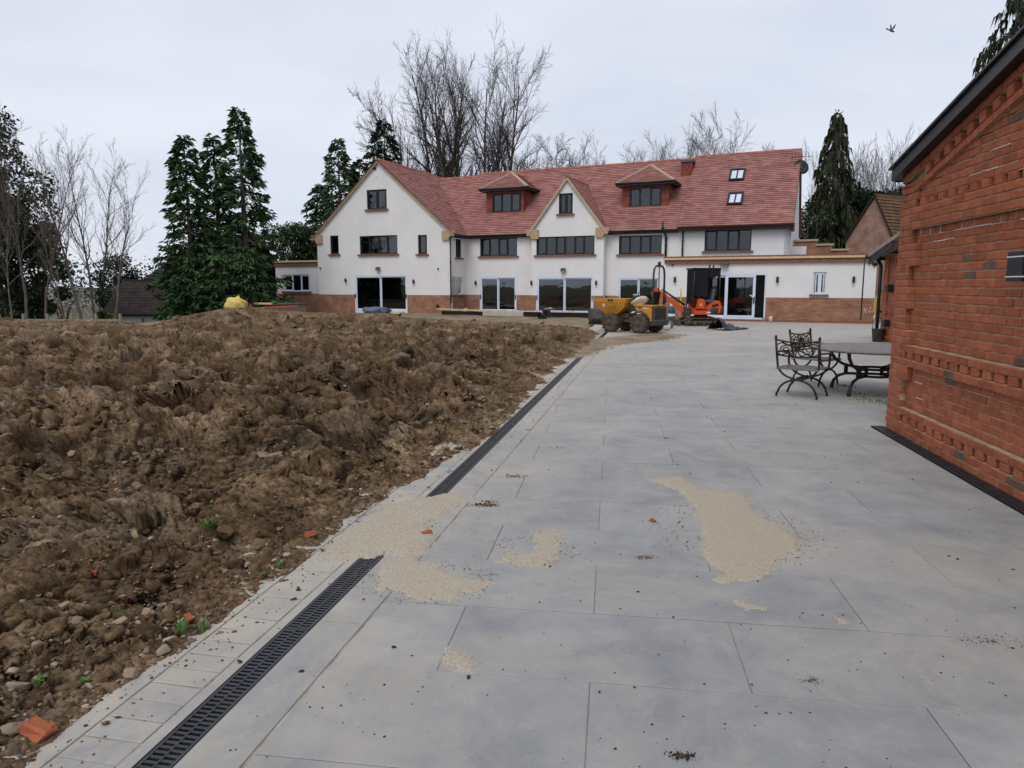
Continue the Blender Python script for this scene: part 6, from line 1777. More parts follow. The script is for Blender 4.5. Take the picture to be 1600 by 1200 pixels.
o = crumple('plastic_bottles', dpos(-.18, .12, 1.26), (.13, .08, .035), M['green'], 'mint green plastic wrap on the dumper dash', 'packaging', 27, I2, .8)

# ================================================================== MINI EXCAVATOR (local: x forwards = towards its blade and boom)
e0, e1 = gnd(1068, 509.6), gnd(1130, 509.4)
eh = math.atan2(e0.y - e1.y, e0.x - e1.x)
ec = (e0 + e1) / 2
exf = Vector((math.cos(eh), math.sin(eh), 0)); exl = Vector((-exf.y, exf.x, 0))
ec = ec - exl * .40
xc_ = empty('mini_excavator', (ec.x, ec.y, 0), eh); tag(xc_, 'orange mini excavator with black curtained canopy parked at the glass doors', 'excavator')
for s in (-1, 1):
    tk = MB(); oval = [(.62 + .155 * math.cos(t), .17 + .155 * math.sin(t)) for t in np.linspace(-math.pi / 2, math.pi / 2, 9)] + [(-.62 + .155 * math.cos(t), .17 + .155 * math.sin(t)) for t in np.linspace(math.pi / 2, 1.5 * math.pi, 9)]
    inn = [(.62 + .115 * math.cos(t), .17 + .115 * math.sin(t)) for t in np.linspace(-math.pi / 2, math.pi / 2, 9)] + [(-.62 + .115 * math.cos(t), .17 + .115 * math.sin(t)) for t in np.linspace(math.pi / 2, 1.5 * math.pi, 9)]
    tk.holed(oval, [list(reversed(inn))], s * .4 - .12, s * .4 + .12)
    for k in range(14): tk.box((-.6 + k * .092, s * .4, .328), (.03, .25, .014)); 
    for k in range(14): tk.box((-.6 + k * .092, s * .4, .014), (.03, .25, .014))
    tk.build('track', M['rubber'], xc_)
    tf = MB(); tf.box((0, s * .4, .17), (1.15, .12, .12), ch=.02)
    for x in (-.62, .62): tf.lathe([(.02, -.09), (.11, -.09), (.11, .09), (.02, .09)], (x, s * .4, .17), 16, axis='y')
    for x in (-.35, 0, .35): tf.lathe([(.02, -.08), (.06, -.08), (.06, .08), (.02, .08)], (x, s * .4, .1), 12, axis='y')
    tf.build('track_frame', M['mudsteel'], xc_)
uc_ = MB(); uc_.box((0, 0, .32), (.7, .5, .12)); uc_.lathe([(.26, .36), (.26, .44)], n=20); uc_.build('undercarriage', M['darkgrey'], xc_)
bl = MB(); bl.box((.98, 0, .14), (.05, 1.0, .24), Matrix.Rotation(R(8), 3, 'Y')); bl.box((.78, .25, .2), (.4, .06, .06)); bl.box((.78, -.25, .2), (.4, .06, .06)); bl.build('dozer_blade', M['mudsteel'], xc_)
hb = MB(); hb.prism([(.42, .46), (-.45, .46), (-.62, .54), (-.68, .76), (-.6, 1.0), (-.28, .90), (-.05, .72), (.42, .70)], -.48, .48); hb.build('body', M['orange'], xc_)
hb = MB(); hb.prism([(.40, .72), (.08, .72), (.02, .98), (.12, 1.08), (.36, 1.08)], -.46, -.2); hb.prism([(.30, .72), (.0, .72), (-.02, .98), (.08, 1.08), (.28, 1.08)], .28, .46); hb.build('console', M['orange'], xc_)
for (x, z, w_, h_) in ((-.42, .82, .26, .1), (-.40, .68, .28, .06), (.12, .66, .5, .06)):
    v_ = MB(); v_.box((x, .482, z), (w_, .012, h_), Matrix.Rotation(R(14) if z > .7 else 0, 3, 'Y')); v_.build('vent', M['blackmetal'], xc_)
cw = MB(); cw.lathe([(.0, .5), (.5, .5), (.52, .7), (.46, .8), (.0, .8)], (-.38, 0, -.02), 20); cw.build('counterweight', M['darkgrey'], xc_)
mb = MB()
for k in range(5): mb.box((-.10 - k * .065, .484, .54), (.045, .006, .05 + .012 * (k % 2)))
tag(mb.build('worn_decal', M['white'], xc_), kind='stuff')
mb = MB(); mb.prism([(.09, .8), (.21, .8), (.15, .95)], .463, .468); mb.build('warning_triangle', M['hose'], xc_)
st_ = MB(); st_.box((-.22, 0, .98), (.42, .46, .12), ch=.04); st_.box((-.42, 0, 1.24), (.12, .44, .46), Matrix.Rotation(R(-8), 3, 'Y'), ch=.04); st_.build('seat', M['tarpblue'], xc_)
lv = MB()
for y in (-.12, .12): lv.tube([(.28, y, .75), (.24, y, 1.12)], .015, 6)
lv.tube([(.05, .36, 1.05), (.08, .36, 1.28)], .012, 6); lv.build('levers', M['blackmetal'], xc_)
cn = MB(); cn.box((-.05, 0, 2.26), (1.12, 1.0, .06), ch=.02)
for (x, y) in ((-.58, .45), (-.58, -.45), (.44, .45), (.44, -.45)): cn.tube([(x, y, .75), (x, y, 2.24)], .025, 7)
cn.box((-.2, .3, 2.34), (.05, .05, .14)); cn.box((-.35, .3, 2.33), (.05, .05, .12)); cn.build('canopy', M['blackmetal'], xc_)
def curtain(x0, x1, y0, y1, z0, z1, n, ph):
    mb = MB(); b = len(mb.v)
    for k in range(n + 1):
        t = k / n; w_ = .025 * math.sin(k * 1.9 + ph) + .012 * math.sin(k * 4.1)
        nx_, ny_ = (y1 - y0), -(x1 - x0); l_ = math.hypot(nx_, ny_); nx_, ny_ = nx_ / l_, ny_ / l_
        x, y = x0 + (x1 - x0) * t, y0 + (y1 - y0) * t
        zz = z0 + .05 * math.sin(k * .8 + ph)
        mb.v += [(x + nx_ * w_, y + ny_ * w_, zz), (x + nx_ * w_ * .4, y + ny_ * w_ * .4, z1)]
    for k in range(n): mb.face((b + 2 * k, b + 2 * k + 2, b + 2 * k + 3, b + 2 * k + 1), True)
    mb.build('curtain', M['blackcloth'], xc_, recalc=False)
curtain(.46, .46, -.46, .46, .9, 2.24, 26, 0); curtain(-.1, .45, .47, .47, 1.15, 2.24, 18, 2); curtain(-.58, .45, -.47, -.47, 1.0, 2.24, 26, 1); curtain(-.1, -.56, .47, .47, 1.9, 2.24, 12, 1)
sw_ = MB(); sw_.box((.58, 0, .55), (.3, .24, .36), ch=.03); sw_.tube([(.66, 0, .38), (.66, 0, .76)], .08, 10); sw_.build('swing_post', M['darkgrey'], xc_)
bm_ = MB(); bm_.prism([(.66, .50), (.9, .62), (1.35, 1.0), (1.72, 1.20), (1.84, 1.36), (1.74, 1.44), (1.5, 1.30), (1.2, 1.06), (.82, .78), (.64, .64)], -.08, .08); bm_.build('boom', M['orange'], xc_)
ra = MB(); ra.tube([(.66, 0, .82), (1.5, 0, 1.38)], .04, 8); ra.tube([(1.3, 0, 1.26), (1.62, 0, 1.44)], .028, 8); ra.build('boom_ram', M['blackmetal'], xc_)
di = MB(); di.prism([(1.66, 1.30), (1.80, 1.52), (1.98, 1.44), (2.02, 1.25), (1.86, .70), (1.74, .42), (1.66, .44), (1.70, .8)], -.065, .065); di.build('dipper', M['orange'], xc_)
bu = MB(); bu.prism([(1.74, .46), (1.60, .5), (1.42, .36), (1.34, .16), (1.42, .05), (1.60, .02), (1.72, .1), (1.62, .12), (1.48, .14), (1.46, .26), (1.58, .38)], -.17, .17); bu.build('bucket', M['mudsteel'], xc_)
# things standing round it
p = gnd(1049, 505); gb = empty('gas_bottle', p); tag(gb, 'dark teal gas bottle standing behind the dumper', 'gas bottle')
mb = MB(); mb.lathe([(.13, 0), (.15, .04), (.15, .55), (.11, .66), (.04, .7)], n=16); mb.build('cylinder', M['teal'], gb); mb = MB(); mb.lathe([(.05, .7), (.08, .72), (.08, .84), (.05, .85)], n=12); mb.build('collar', M['white'], gb); mb = MB(); mb.lathe([(.152, .28), (.152, .4)], n=16); mb.build('label_band', M['white'], gb)
p = gnd(1062, 503); mb = MB(); mb.tube([(0, 0, 0), (.02, 0, 1.5)], .025, 8); mb.box((.02, 0, 1.2), (.05, .05, .3)); o = mb.build('marker_pole', M['hose']); o.location = p; tag(o, 'thin yellow pole standing upright behind the excavator boom', 'pole')
crumple('white_sack', gnd(1036, 516), (.24, .18, .26), M['bag'], 'white crumpled sack on the ground behind the dumper', 'sack', 31, I2, .5)
crumple('grey_sack', gnd(1046, 513), (.14, .16, .22), M['tarpblue'], 'grey-blue crumpled bag beside the white sack', 'sack', 33, I2, .5)
def sheet(px0, py0, px1, py1, mat_, label, seed, h=.35):
    a, b = gnd(px0, py0), gnd(px1, py1); n = 34; mb = MB()
    Lx = (b - a).length; d = (b - a).normalized(); s_ = Vector((-d.y, d.x, 0))
    for j in range(n + 1):
        for i in range(n + 1):
            u, v = i / n, j / n
            zz = h * (1 - u) ** 1.3 * (0.35 + abs(float(pnoise(np.array(u * 3.1 + seed), np.array(v * 2.3), seed)))) * math.sin(math.pi * min(1, v * 1.0 + .02)) + .05 * abs(float(pnoise(np.array(u * 9), np.array(v * 9), seed + 3))) + .012
            wv = .16 * float(pnoise(np.array(u * 2.2), np.array(v * 1.5 + seed), seed + 5))
            q = a + d * Lx * u + s_ * ((v - .5) * .95 * (1 - .55 * u) + wv); mb.v.append((q.x, q.y, zz))
    for j in range(n):
        for i in range(n): mb.face((j * (n + 1) + i, j * (n + 1) + i + 1, (j + 1) * (n + 1) + i + 1, (j + 1) * (n + 1) + i), True)
    o = mb.build('plastic_sheet', mat_, None, recalc=False); tag(o, label, 'sheet')
sheet(1116, 516, 1164, 514, M['tarp'], 'crumpled black plastic sheet lying behind the excavator tracks', 4, .62)

# ================================================================== KNEELING WORKER
def skinned(name, nodes, edges, mat_, parent, sub=2):
    me = bpy.data.meshes.new(name); me.from_pydata([n[0] for n in nodes], edges, []); o = link_mesh(name, me, mat_, parent)
    sk_ = o.modifiers.new('skin', 'SKIN'); sv = me.skin_vertices[0].data
    for i, n in enumerate(nodes): sv[i].radius = (n[1], n[2] if len(n) > 2 else n[1])
    sv[0].use_root = True; sk_.use_smooth_shade = True
    ss = o.modifiers.new('sub', 'SUBSURF'); ss.levels = sub; ss.render_levels = sub
    return o
pw_ = at(845, 503, 36.2); man = empty('person', (pw_.x, pw_.y, pw_.z - .02), R(-12)); tag(man, 'person in dark navy top kneeling bent over the new concrete path', 'person'); man.scale = (.88, .88, .88)
# faces +x: hips at the left, hands on the ground at the right
body_n = [((0, 0, .46), .15, .17), ((.14, 0, .58), .145, .17), ((.30, 0, .70), .14, .18), ((.42, 0, .76), .12, .17), ((.50, 0, .80), .055), ((.55, 0, .815), .055), ((.62, 0, .80), .085), ((.67, 0, .76), .07),
          ((.42, .19, .72), .065), ((.50, .24, .48), .05), ((.58, .20, .24), .04), ((.62, .19, .16), .035), ((.42, -.19, .72), .065), ((.52, -.24, .50), .05), ((.62, -.20, .27), .04), ((.66, -.19, .19), .035),
          ((.02, .10, .42), .11), ((.30, .14, .20), .085), ((.28, .13, .09), .075), ((-.10, .13, .06), .05), ((-.2, .13, .05), .045), ((.02, -.10, .42), .11), ((.32, -.14, .22), .085), ((.28, -.13, .09), .075), ((-.10, -.13, .06), .05), ((-.2, -.13, .05), .045)]
body_e = [(0, 1), (1, 2), (2, 3), (3, 4), (4, 5), (5, 6), (6, 7), (3, 8), (8, 9), (9, 10), (10, 11), (3, 12), (12, 13), (13, 14), (14, 15), (0, 16), (16, 17), (17, 18), (18, 19), (19, 20), (0, 21), (21, 22), (22, 23), (23, 24), (24, 25)]
skinned('body', body_n, body_e, M['skin'], man)
def grow(n, k): return tuple([n[0]] + [r + k for r in n[1:]])
skinned('jumper', [grow(body_n[i], .02) for i in (2, 1, 3, 8, 9, 10, 12, 13, 14)] , [(0, 1), (0, 2), (2, 3), (3, 4), (4, 5), (2, 6), (6, 7), (7, 8)], M['navy'], man)
skinned('trousers', [grow(body_n[i], .018) for i in (0, 16, 17, 18, 19, 21, 22, 23, 24)], [(0, 1), (1, 2), (2, 3), (3, 4), (0, 5), (5, 6), (6, 7), (7, 8)], M['blackcloth'], man)
skinned('hair', [((.58, 0, .86), .05), ((.64, 0, .865), .06), ((.69, 0, .83), .04)], [(0, 1), (1, 2)], M['blackcloth'], man, 1)
skinned('waistband', [((.02, 0, .54), .10, .16), ((.10, 0, .60), .09, .155)], [(0, 1)], M['pink'], man, 1)
for s in (-1, 1):                                     # gloved fingers spread on the concrete
    bx = .62 if s > 0 else .66; hz = .15 if s > 0 else .18
    for k, (dy, ln) in enumerate(((-.03, .07), (-.01, .085), (.01, .08), (.03, .065), (.05, .045))):
        skinned('finger', [((bx, s * .19 + dy * .6, hz), .011), ((bx + ln * .55, s * .19 + dy, hz - .05), .010), ((bx + ln * .8, s * .19 + dy * 1.2, hz - .10), .008)], [(0, 1), (1, 2)], M['skin'], man, 1)
    skinned('boot', [((-.18, s * .13, .05), .05), ((-.27, s * .13, .06), .055), ((-.29, s * .13, .0), .045)], [(0, 1), (1, 2)], M['blackcloth'], man, 1)

# ================================================================== BIRD
bp_ = at(1393, 48, 42); bird = empty('flying_bird', bp_, R(20)); tag(bird, 'grey bird flying with raised wing in the open sky', 'bird')
sb_ = MB(); sb_.tube([(-.26, 0, .04), (-.14, 0, .02), (0, 0, 0), (.12, 0, -.03), (.18, 0, -.03), (.22, 0, -.03)], [.01, .045, .06, .045, .035, .006], 10); sb_.build('body', M['bird'], bird)
for s, up in ((1, .40), (-1, .30)):
    wg = MB(); pts = [(-.04, 0, .01), (.06, 0, .02), (.09, s * .12, up * .45), (.12, s * .16, up), (.05, s * .15, up * .95), (-.02, s * .1, up * .45)]
    wg.v += [tuple(p) for p in pts]; wg.v += [(p[0], p[1] + .008, p[2]) for p in pts]; n_ = 6
    wg.face(tuple(range(6))); wg.face(tuple(reversed(range(6, 12))))
    for k in range(6): wg.face((k, (k + 1) % 6, 6 + (k + 1) % 6, 6 + k))
    wg.build('wing', M['bird'], bird)
tl_ = MB(); tl_.prism([(-.24, .03), (-.38, .09), (-.40, .06), (-.26, .02)], -.04, .04); tl_.build('tail', M['bird'], bird)

# ================================================================== TREES
def bare_mesh(seed, H_, r0, stems=1, spread=.35, lev=4, kids_=(9, 7, 5, 4), up=.35, fork=.0, first=.25, twig=.008, lean=0.0, lenf=(.42, .5, .5, .5), minr=None):
    """returns (trunk MB, branch MB): tapered limbs dividing down to twigs"""
    r = random.Random(seed); T = MB(); Bm = MB()
    def limb(p, d, ln, rad, level, mb):
        n = (9, 6, 4, 2, 2)[min(level, 4)]
        pts = [p]; rads = [rad]; dirs = [d]
        q = p.copy(); dd_ = d.copy()
        wig = (.07, .13, .18, .22, .25)[min(level, 4)]
        for i in range(n):
            dd_ = (dd_ + Vector((r.gauss(0, wig), r.gauss(0, wig), r.gauss(0, wig) + up * (.05 if level == 0 else .16)))).normalized()
            q = q + dd_ * (ln / n); pts.append(q.copy()); dirs.append(dd_.copy()); rads.append(max(rad * (1 - .86 * (i + 1) / n), twig * .5))
        mb.tube(pts, rads, (7, 5, 4, 3, 3)[min(level, 4)], cap=False)
        if level >= lev: return
        k_ = kids_[min(level, len(kids_) - 1)]
        for j in range(k_):
            t = (first if level == 0 else .18) + (1 - (first if level == 0 else .18)) * ((j + r.random()) / k_)
            i = min(n - 1, int(t * n)); f = t * n - i
            pp = pts[i].lerp(pts[i + 1], f); rr_ = rads[i] + (rads[i + 1] - rads[i]) * f
            a = r.uniform(0, 6.283); dirp = dirs[i + 1]
            o1 = dirp.orthogonal().normalized(); o2 = dirp.cross(o1)
            ang_ = spread * r.uniform(.7, 1.5) * (1.0 if level else 1.15)
            nd = (dirp * math.cos(ang_) + (o1 * math.cos(a) + o2 * math.sin(a)) * math.sin(ang_)).normalized()
            cl = ln * lenf[min(level, 3)] * r.uniform(.65, 1.2) * (1.05 - .38 * t)
            limb(pp, nd, cl, max(rr_ * r.uniform(.45, .7), twig), level + 1, Bm)
    for s in range(stems):
        a = s * 6.283 / max(stems, 1) + r.uniform(-.5, .5); tl_ = (r.uniform(.06, .30) if stems > 1 else abs(r.gauss(0, .03))) * (.6 + lean)
        d = Vector((math.cos(a) * tl_, math.sin(a) * tl_, 1)).normalized()
        limb(Vector((math.cos(a) * .3 * (stems > 1), math.sin(a) * .3 * (stems > 1), -.3)), d, H_ * r.uniform(.9, 1.0) * (1 - .75 * tl_), r0 * r.uniform(.75, 1.0), 0, T)
    return T, Bm
tree_cache = {}
def bare_tree(px, ptop, Y, seed, label, group, zb=-.1, bark='bark', twigm='twig', hs=1.0, wide=1.0, rz=None, name='bare_tree', **kw):
    c = at(px, 446, Y); top = at(px, ptop, Y).z; Hh = top - zb
    key = (seed, tuple(sorted(kw.items())), bark, twigm)
    root = empty(name, (c.x, Y, zb), rz if rz is not None else rnd.uniform(0, 6)); tag(root, label, 'tree', group)
    if key not in tree_cache:
        T, B_ = bare_mesh(seed, 10.0, kw.pop('r0', .16), **kw)
        t = T.build('trunk', M[bark], root, recalc=False); b = B_.build('crown', M[twigm], root, recalc=False)
        hz = max(v[2] for v in T.v + B_.v)
        tree_cache[key] = (t.data, b.data, hz)
    else:
        link_mesh('trunk', tree_cache[key][0], None, root); link_mesh('crown', tree_cache[key][1], None, root)
    k = Hh / tree_cache[key][2] * hs
    root.scale = (k * wide, k * wide, k)
    return root
def foliage_tris(P, D, ln, wd, droop, rng_):
    """small bent sprays: two triangles each; P points, D directions"""
    n = len(P)
    rnd3 = rng_.normal(size=(n, 3)); S_ = np.cross(D, rnd3); S_ /= (np.linalg.norm(S_, axis=1, keepdims=True) + 1e-9)
    tip = P + D * ln[:, None] + np.array([0, 0, -1.0]) * (droop * ln)[:, None]
    mid_ = P + D * (ln * .5)[:, None]
    V = np.stack([P, mid_ + S_ * wd[:, None], tip, mid_ - S_ * wd[:, None]], 1).reshape(-1, 3)
    F_ = (np.array([0, 1, 2, 3])[None] + 4 * np.arange(n)[:, None])
    return V, F_
def conifer(px, ptop, Y, width, seed, label, group, zb=-.1, matn='conifer', n_br=300, sp=46, droop=.5, hang=.0, lnr=(.25, .5), name='conifer_tree', bare_low=.04, power=.85, curve=.15):
    rg = np.random.default_rng(seed); c = at(px, 446, Y); Hh = at(px, ptop, Y).z - zb
    root = empty(name, (c.x, Y, zb)); tag(root, label, 'tree', group)
    T = MB(); T.tube([(0, 0, -.3), (.03, 0, Hh * .5), (0, 0, Hh * .97)], [Hh * .016 + .06, Hh * .01 + .03, .015], 7)
    V_ = []; F_ = []; off = 0
    for k in range(n_br):
        t = bare_low + (1 - bare_low) * (k + rg.random()) / n_br
        L_ = width * ((1 - t) ** power) * rg.uniform(.55, 1.18) + .12
        if rg.random() < .08: L_ *= 1.22
        a = rg.uniform(0, 6.283); h = t * Hh
        n = max(5, int(sp * (L_ / width) + 8))
        s = np.sqrt(rg.uniform(.02, 1, n))
        ca, sa = math.cos(a), math.sin(a)
        rad = s * L_
        zz = h - droop * (s ** 1.4) * L_ * .55 + curve * np.clip(s - .7, 0, 1) * L_
        side = rg.normal(0, .16, n) * L_ * (.4 + .6 * (1 - s)) + rg.normal(0, .06, n)
        P = np.stack([ca * rad - sa * side, sa * rad + ca * side, zz + rg.normal(0, .07, n)], -1)
        da = a + rg.normal(0, .7, n)
        D = np.stack([np.cos(da), np.sin(da), rg.normal(-.1 - hang, .28, n)], -1); D /= np.linalg.norm(D, axis=1, keepdims=True)
        ln = rg.uniform(lnr[0], lnr[1], n); v, f = foliage_tris(P, D, ln, ln * rg.uniform(.12, .24, n), .25 + hang, rg)
        V_.append(v); F_.append(f + off); off += len(v)
        if k % 3 == 0: T.tube([(0, 0, h), (ca * L_ * .5, sa * L_ * .5, h - droop * .2 * L_), (ca * L_ * .95, sa * L_ * .95, h - droop * .52 * L_)], [.035, .022, .006], 3, cap=False)
    n = 60; P = np.stack([rg.normal(0, .08, n), rg.normal(0, .08, n), Hh * (1 - .07 * rg.random(n))], -1); D = np.stack([rg.normal(0, .5, n), rg.normal(0, .5, n), np.full(n, .8)], -1); D /= np.linalg.norm(D, axis=1, keepdims=True)
    v, f = foliage_tris(P, D, rg.uniform(.15, .3, n), np.full(n, .05), .2, rg); V_.append(v); F_.append(f + off)
    T.build('trunk', M['bark'], root, recalc=False)
    np_mesh('crown', np.concatenate(V_), np.concatenate(F_), M[matn], root)
    return root
def leafy(px, ptop, pbot, Y, wx, seed, label, cat='shrub', group=None, matn='leaf', n=9000, blobs=26, zb=-.1, name='evergreen_shrub', lf=(.10, .22), trunk=True, wy=None, hollow=.55):
    rg = np.random.default_rng(seed); c = at(px, 446, Y); zt = at(px, ptop, Y).z; zl = at(px, pbot, Y).z
    root = empty(name, (c.x, Y, zb)); tag(root, label, cat, group)
    H_ = zt - zb; lo = max(zl - zb, .15); wy = wy or wx
    V_ = []; F_ = []; off = 0
    for k in range(blobs):
        t = rg.random(); h = lo + (H_ - lo) * t; prof = math.sin(math.pi * min(1, .12 + .82 * t)) ** .6
        a = rg.uniform(0, 6.283); q = math.sqrt(rg.random()) * .85
        cx_, cy_ = math.cos(a) * q * wx * prof, math.sin(a) * q * wy * prof
        br = (wx + wy) / 2 * rg.uniform(.22, .42); m = max(20, int(n / blobs))
        d = rg.normal(size=(m, 3)); d /= np.linalg.norm(d, axis=1, keepdims=True)
        P = np.array([cx_, cy_, min(h, H_ - br * .7)]) + d * br * (rg.uniform(hollow, 1.08, m))[:, None] * np.array([1, 1, .85])
        P = P[P[:, 2] > .02]; m = len(P)
        D = rg.normal(size=(m, 3)) * .8 + d[:m] * .6; D /= np.linalg.norm(D, axis=1, keepdims=True); ln = rg.uniform(lf[0], lf[1], m)
        v, f = foliage_tris(P, D, ln, ln * .3, .25, rg); V_.append(v); F_.append(f + off); off += len(v)
    np_mesh('crown', np.concatenate(V_), np.concatenate(F_), M[matn], root)
    if trunk:
        T = MB()
        for k in range(5):
            a = k * 1.3; T.tube([(0, 0, -.2), (math.cos(a) * wx * .15, math.sin(a) * wy * .15, H_ * .4), (math.cos(a) * wx * .4, math.sin(a) * wy * .4, H_ * .8)], [.06 + .008 * H_, .045 + .004 * H_, .012], 5)
        T.build('trunk', M['bark'], root, recalc=False)
    return root

LOW = -2.4                                             # the ground falls away beyond the mound on the left
# big bare trees behind the house
G1 = 'tall bare trees behind the house roof'
bare_tree(704, 52, 66, 101, 'tallest bare tree with many upright stems rising behind the valley of the roof', G1, stems=8, spread=.40, kids_=(21, 10, 5), lev=3, r0=.16, up=.34, first=.36, rz=1.0, wide=.80, twig=.0065, lenf=(.28, .5, .55, .5), lean=.5)
bare_tree(770, 58, 68, 102, 'tall bare tree with sweeping side limbs behind the left dormer', G1, stems=5, spread=.46, kids_=(21, 10, 5), lev=3, r0=.17, up=.32, first=.28, rz=2.0, wide=.78, twig=.0065, lenf=(.34, .5, .55, .5), lean=.55)
bare_tree(800, 205, 62, 103, 'low spreading bare tree behind the left dormer', G1, stems=3, spread=.6, kids_=(9, 7, 5, 4), lev=4, r0=.13, up=.2, wide=1.5, twig=.008, lean=1.2)
G2 = 'small bare trees over the main ridge'
mk = dict(stems=5, spread=.42, kids_=(12, 9, 6), lev=3, r0=.10, up=.45, first=.22, twig=.008, lenf=(.34, .5, .55, .5))
for (px, pt, Y, sd_, wdt, lb) in ((905, 193, 74, 111, 1.0, 'bushy bare tree above the central gable'), (992, 212, 76, 112, 1.0, 'smaller of two bare trees left of the right dormer top'), (1028, 197, 75, 111, .9, 'taller of two bare trees above the right dormer'),
                              (1086, 200, 74, 112, 1.1, 'bare tree with twisting limbs behind the right wing ridge'), (1133, 158, 72, 113, .9, 'tallest bare tree behind the right wing ridge'), (1172, 226, 78, 111, .9, 'lowest wispy bare tree behind the rooflights'), (850, 222, 76, 113, 1.1, 'low hazy bare tree beside the tall trees'), (640, 235, 70, 112, 1.2, 'thin bare tree between the dark conifers and the tall trees')):
    bare_tree(px, pt, Y, sd_, lb, G2, wide=wdt, twigm='paletwig', **mk)
# bare trees at the left
G3 = 'slender bare trees beyond the mound'
mk = dict(stems=1, spread=.34, kids_=(18, 8, 5), lev=3, r0=.10, up=.5, first=.34, twig=.0065, lenf=(.34, .48, .5, .5))
for (px, pt, Y, sd_, wdt, lb) in ((31, 158, 36, 121, .95, 'bare tree with the palest thickest trunk before the dark evergreen'), (68, 185, 38, 122, .9, 'bare forked tree right of the pale trunk'), (124, 192, 38, 123, .95, 'bare tree with a long clear stem left of the ivy-clad trunk'), (143, 205, 40, 121, .9, 'slim bare tree in the middle of the bare group'),
                              (153, 214, 39, 122, 1.0, 'bare tree with ivy at its foot beside the barn'), (176, 243, 37, 124, 1.15, 'leaning bare tree in front of the barn roof'), (98, 330, 34, 123, .8, 'short young bare tree between the taller stems'), (14, 250, 34, 122, .8, 'thin bare sapling at the foot of the dark evergreen'), (-30, 190, 37, 121, .9, 'bare tree beside the dark evergreen at the end of the row')):
    bare_tree(px, pt, Y, sd_, lb, G3, zb=-.6, bark='palebark', twigm='paletwig', wide=wdt, **mk)
# right side bare trees
G4 = 'bare trees behind the brick cottage'
mk = dict(stems=4, spread=.32, kids_=(12, 8, 5), lev=3, r0=.10, up=.6, first=.2, twig=.009)
for (px, pt, Y, sd_, wdt, lb) in ((1332, 186, 60, 131, .9, 'bare tree beside the drooping spruce'), (1362, 194, 62, 132, .9, 'bare tree above the cottage gable'), (1388, 205, 63, 131, .8, 'bare tree above the cottage roof'), (1412, 193, 60, 132, .8, 'bare tree next to the black verge'), (1440, 200, 62, 131, .8, 'bare tree hidden behind the verge of the brick building'), (1275, 205, 66, 132, .8, 'bare tree behind the satellite dish')):
    bare_tree(px, pt, Y, sd_, lb, G4, wide=wdt, twigm='paletwig', **mk)
# conifers
G5 = 'tall conifers between barn and house'
conifer(301, 214, 41, 2.3, 1, 'pointed conifer overlapping the barn roof', G5, LOW, n_br=230, power=.62, sp=40)
conifer(346, 214, 43, 2.2, 2, 'middle conifer with a blunt top', G5, LOW, n_br=210, power=.6, sp=40)
conifer(386, 170, 42, 2.7, 3, 'tallest conifer with a thin spire top', G5, LOW, n_br=260, power=.7, curve=.5, sp=40)
conifer(300, 400, 40, 1.7, 4, 'short dense conifer at the foot of the pointed conifer', G5, LOW, n_br=150, power=.5)
conifer(345, 400, 39.5, 1.8, 14, 'low dense conifer in front of the middle conifer', G5, LOW, n_br=150, power=.45)
conifer(388, 390, 40, 1.5, 15, 'low dense conifer beside the flat-roofed extension', G5, LOW, n_br=150, power=.45)
G6 = 'dark conifers behind the left gable'
conifer(535, 218, 58, 3.6, 5, 'conifer with a ragged tip behind the gable slope', G6, n_br=230, power=.7)
conifer(606, 188, 60, 3.9, 6, 'darkest conifer rising behind the gable apex', G6, matn='darkfir', n_br=260, power=.6)
conifer(567, 250, 60, 3.0, 7, 'conifer squeezed between its two darker neighbours', G6, n_br=220, power=.6)
conifer(505, 290, 60, 3.0, 8, 'lower conifer at the outer end of the gable group', G6, n_br=220, power=.6)
conifer(1293, 174, 50, 3.4, 9, 'drooping dark spruce behind the satellite dish', 'drooping spruces', matn='weep', n_br=170, sp=34, droop=1.3, hang=1.0, lnr=(.25, .5), power=.75, curve=0, name='weeping_spruce')
conifer(1550, -22, 27, 3.0, 10, 'drooping spruce above the roof of the brick building', 'drooping spruces', matn='weep', n_br=210, droop=1.1, hang=1.0, lnr=(.12, .28), power=.6, curve=0, name='weeping_spruce', sp=55)
conifer(1640, -60, 25, 2.6, 11, 'spruce cut by the slope of the black verge', 'drooping spruces', matn='darkfir', n_br=260, droop=1.0, hang=.6, lnr=(.18, .4), power=.6, curve=0, name='weeping_spruce', sp=60)
conifer(1425, 250, 58, 2.5, 12, 'small dark conifer behind the black verge', 'drooping spruces', matn='darkfir', n_br=200, power=.6)
# evergreen masses
leafy(-5, 160, 470, 40, 3.0, 21, 'tall dark ivy-covered evergreen tree at the end of the bare row', 'tree', None, 'ivy', 15000, 40, -.6, 'evergreen_tree', (.14, .3), wy=2.5)
leafy(20, 300, 495, 41, 3.2, 22, 'broad dark evergreen bush under the tall evergreen tree', 'shrub', None, 'ivy', 9000, 26, -.6, lf=(.12, .26), wy=2)
leafy(62, 345, 495, 42, 1.9, 23, 'green laurel bush behind the forked bare tree', 'shrub', None, 'leaf', 7000, 22, -.6, lf=(.12, .26), wy=1.6)
leafy(95, 445, 500, 46, 2.3, 24, 'white blossoming shrub behind the bare stems', 'shrub', None, 'blossom', 1300, 30, -1.2, 'blossom_shrub', (.07, .15), hollow=.2)
leafy(178, 398, 470, 62, 2.2, 25, 'dark evergreen far behind the barn', 'tree', None, 'darkfir', 5000, 18, LOW, 'evergreen_tree', (.12, .24))
leafy(155, 440, 498, 38.6, .35, 26, 'ivy wrapped round the lower trunk by the barn', 'ivy', None, 'ivy', 1500, 10, -.8, 'ivy_clump', (.08, .16), trunk=False)
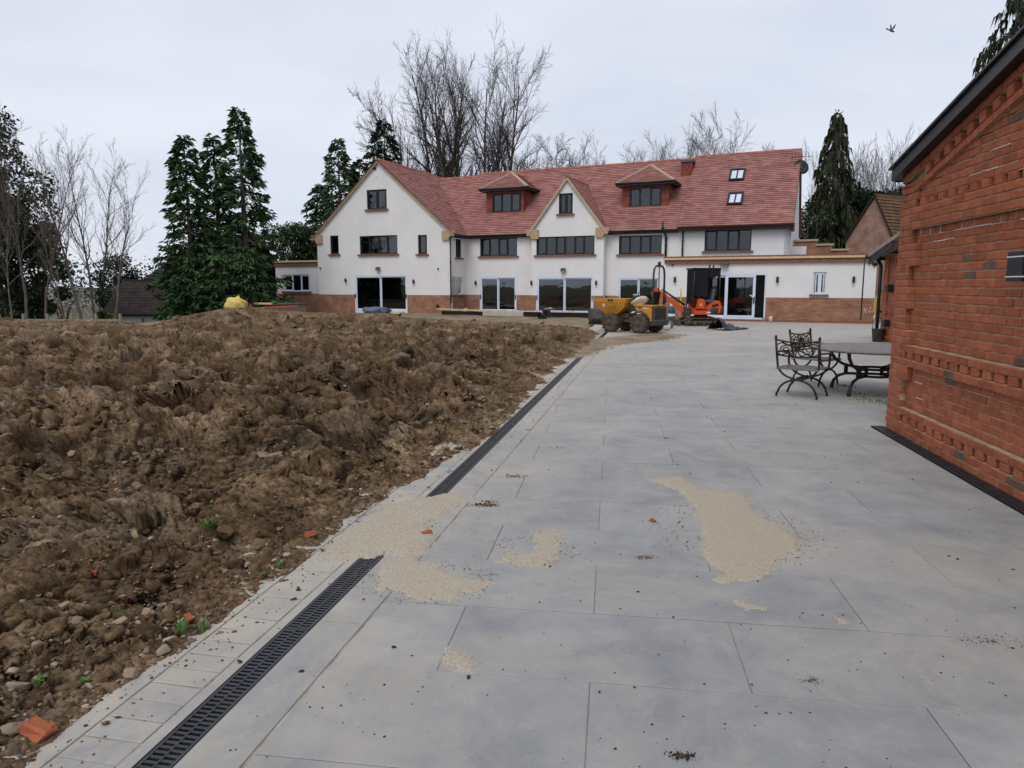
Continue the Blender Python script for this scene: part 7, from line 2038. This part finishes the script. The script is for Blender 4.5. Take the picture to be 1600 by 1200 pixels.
leafy(178, 488, 512, 40, .55, 27, 'small green bush at the corner of the barn', 'shrub', None, 'weed', 900, 8, LOW, lf=(.08, .16))
leafy(455, 352, 420, 56, 2.6, 28, 'mixed evergreen bush between the conifers and the house', 'shrub', None, 'leaf', 6000, 22, -.5, lf=(.14, .3))
leafy(1262, 290, 400, 50, 1.6, 29, 'leafy bush right behind the end of the red roof', 'shrub', None, 'leaf', 4000, 16, lf=(.12, .26))
leafy(1318, 300, 400, 56, 3.4, 30, 'dark evergreen thicket behind the stepped wall', 'shrub', None, 'darkfir', 11000, 30, lf=(.14, .32), wy=2.4)
leafy(1368, 300, 390, 62, 3.6, 31, 'evergreen thicket behind the brick cottage', 'shrub', None, 'darkfir', 7000, 26, lf=(.14, .32), wy=2.4)
# far wood along the horizon, one mass
rg = np.random.default_rng(77); V_ = []; F_ = []; off = 0
for k in range(240):
    a = rg.uniform(-75, 75); D_ = rg.uniform(120, 170); X_ = D_ * math.sin(R(a)); Y_ = D_ * math.cos(R(a)); h = rg.uniform(5, 11); m = 130
    P = np.array([X_, Y_, h * .45 - 2]) + np.clip(rg.normal(size=(m, 3)), -1.7, 1.7) * np.array([3.2, 2.5, h * .26]); D = rg.normal(size=(m, 3)); D /= np.linalg.norm(D, axis=1, keepdims=True); ln = rg.uniform(.35, .8, m)
    v, f = foliage_tris(P, D, ln, ln * .35, .2, rg); V_.append(v); F_.append(f + off); off += len(v)
tag(np_mesh('distant_wood', np.concatenate(V_), np.concatenate(F_), M['farwood']), 'far-off belt of trees along the horizon', 'wood', kind='stuff')
# post and rail fence beyond the mound
fe = empty('rail_fence', (0, 0, 0)); tag(fe, 'weathered post and rail fence beyond the soil mound at the left', 'fence')
fp = [at(x, 446, 33) for x in range(-120, 200, 38)]
for p in fp:
    mb = MB(); mb.box((0, 0, .3), (.1, .1, 1.5)); o = mb.build('post', M['greytimber'], fe); o.location = (p.x, p.y, -.75)
for a, b in zip(fp[:-1], fp[1:]):
    for z in (.15, .5):
        mb = MB(); mb.box((0, 0, 0), ((b - a).length - .1, .05, .11)); o = mb.build('rail', M['greytimber'], fe); o.location = ((a.x + b.x) / 2, (a.y + b.y) / 2, z - .5)
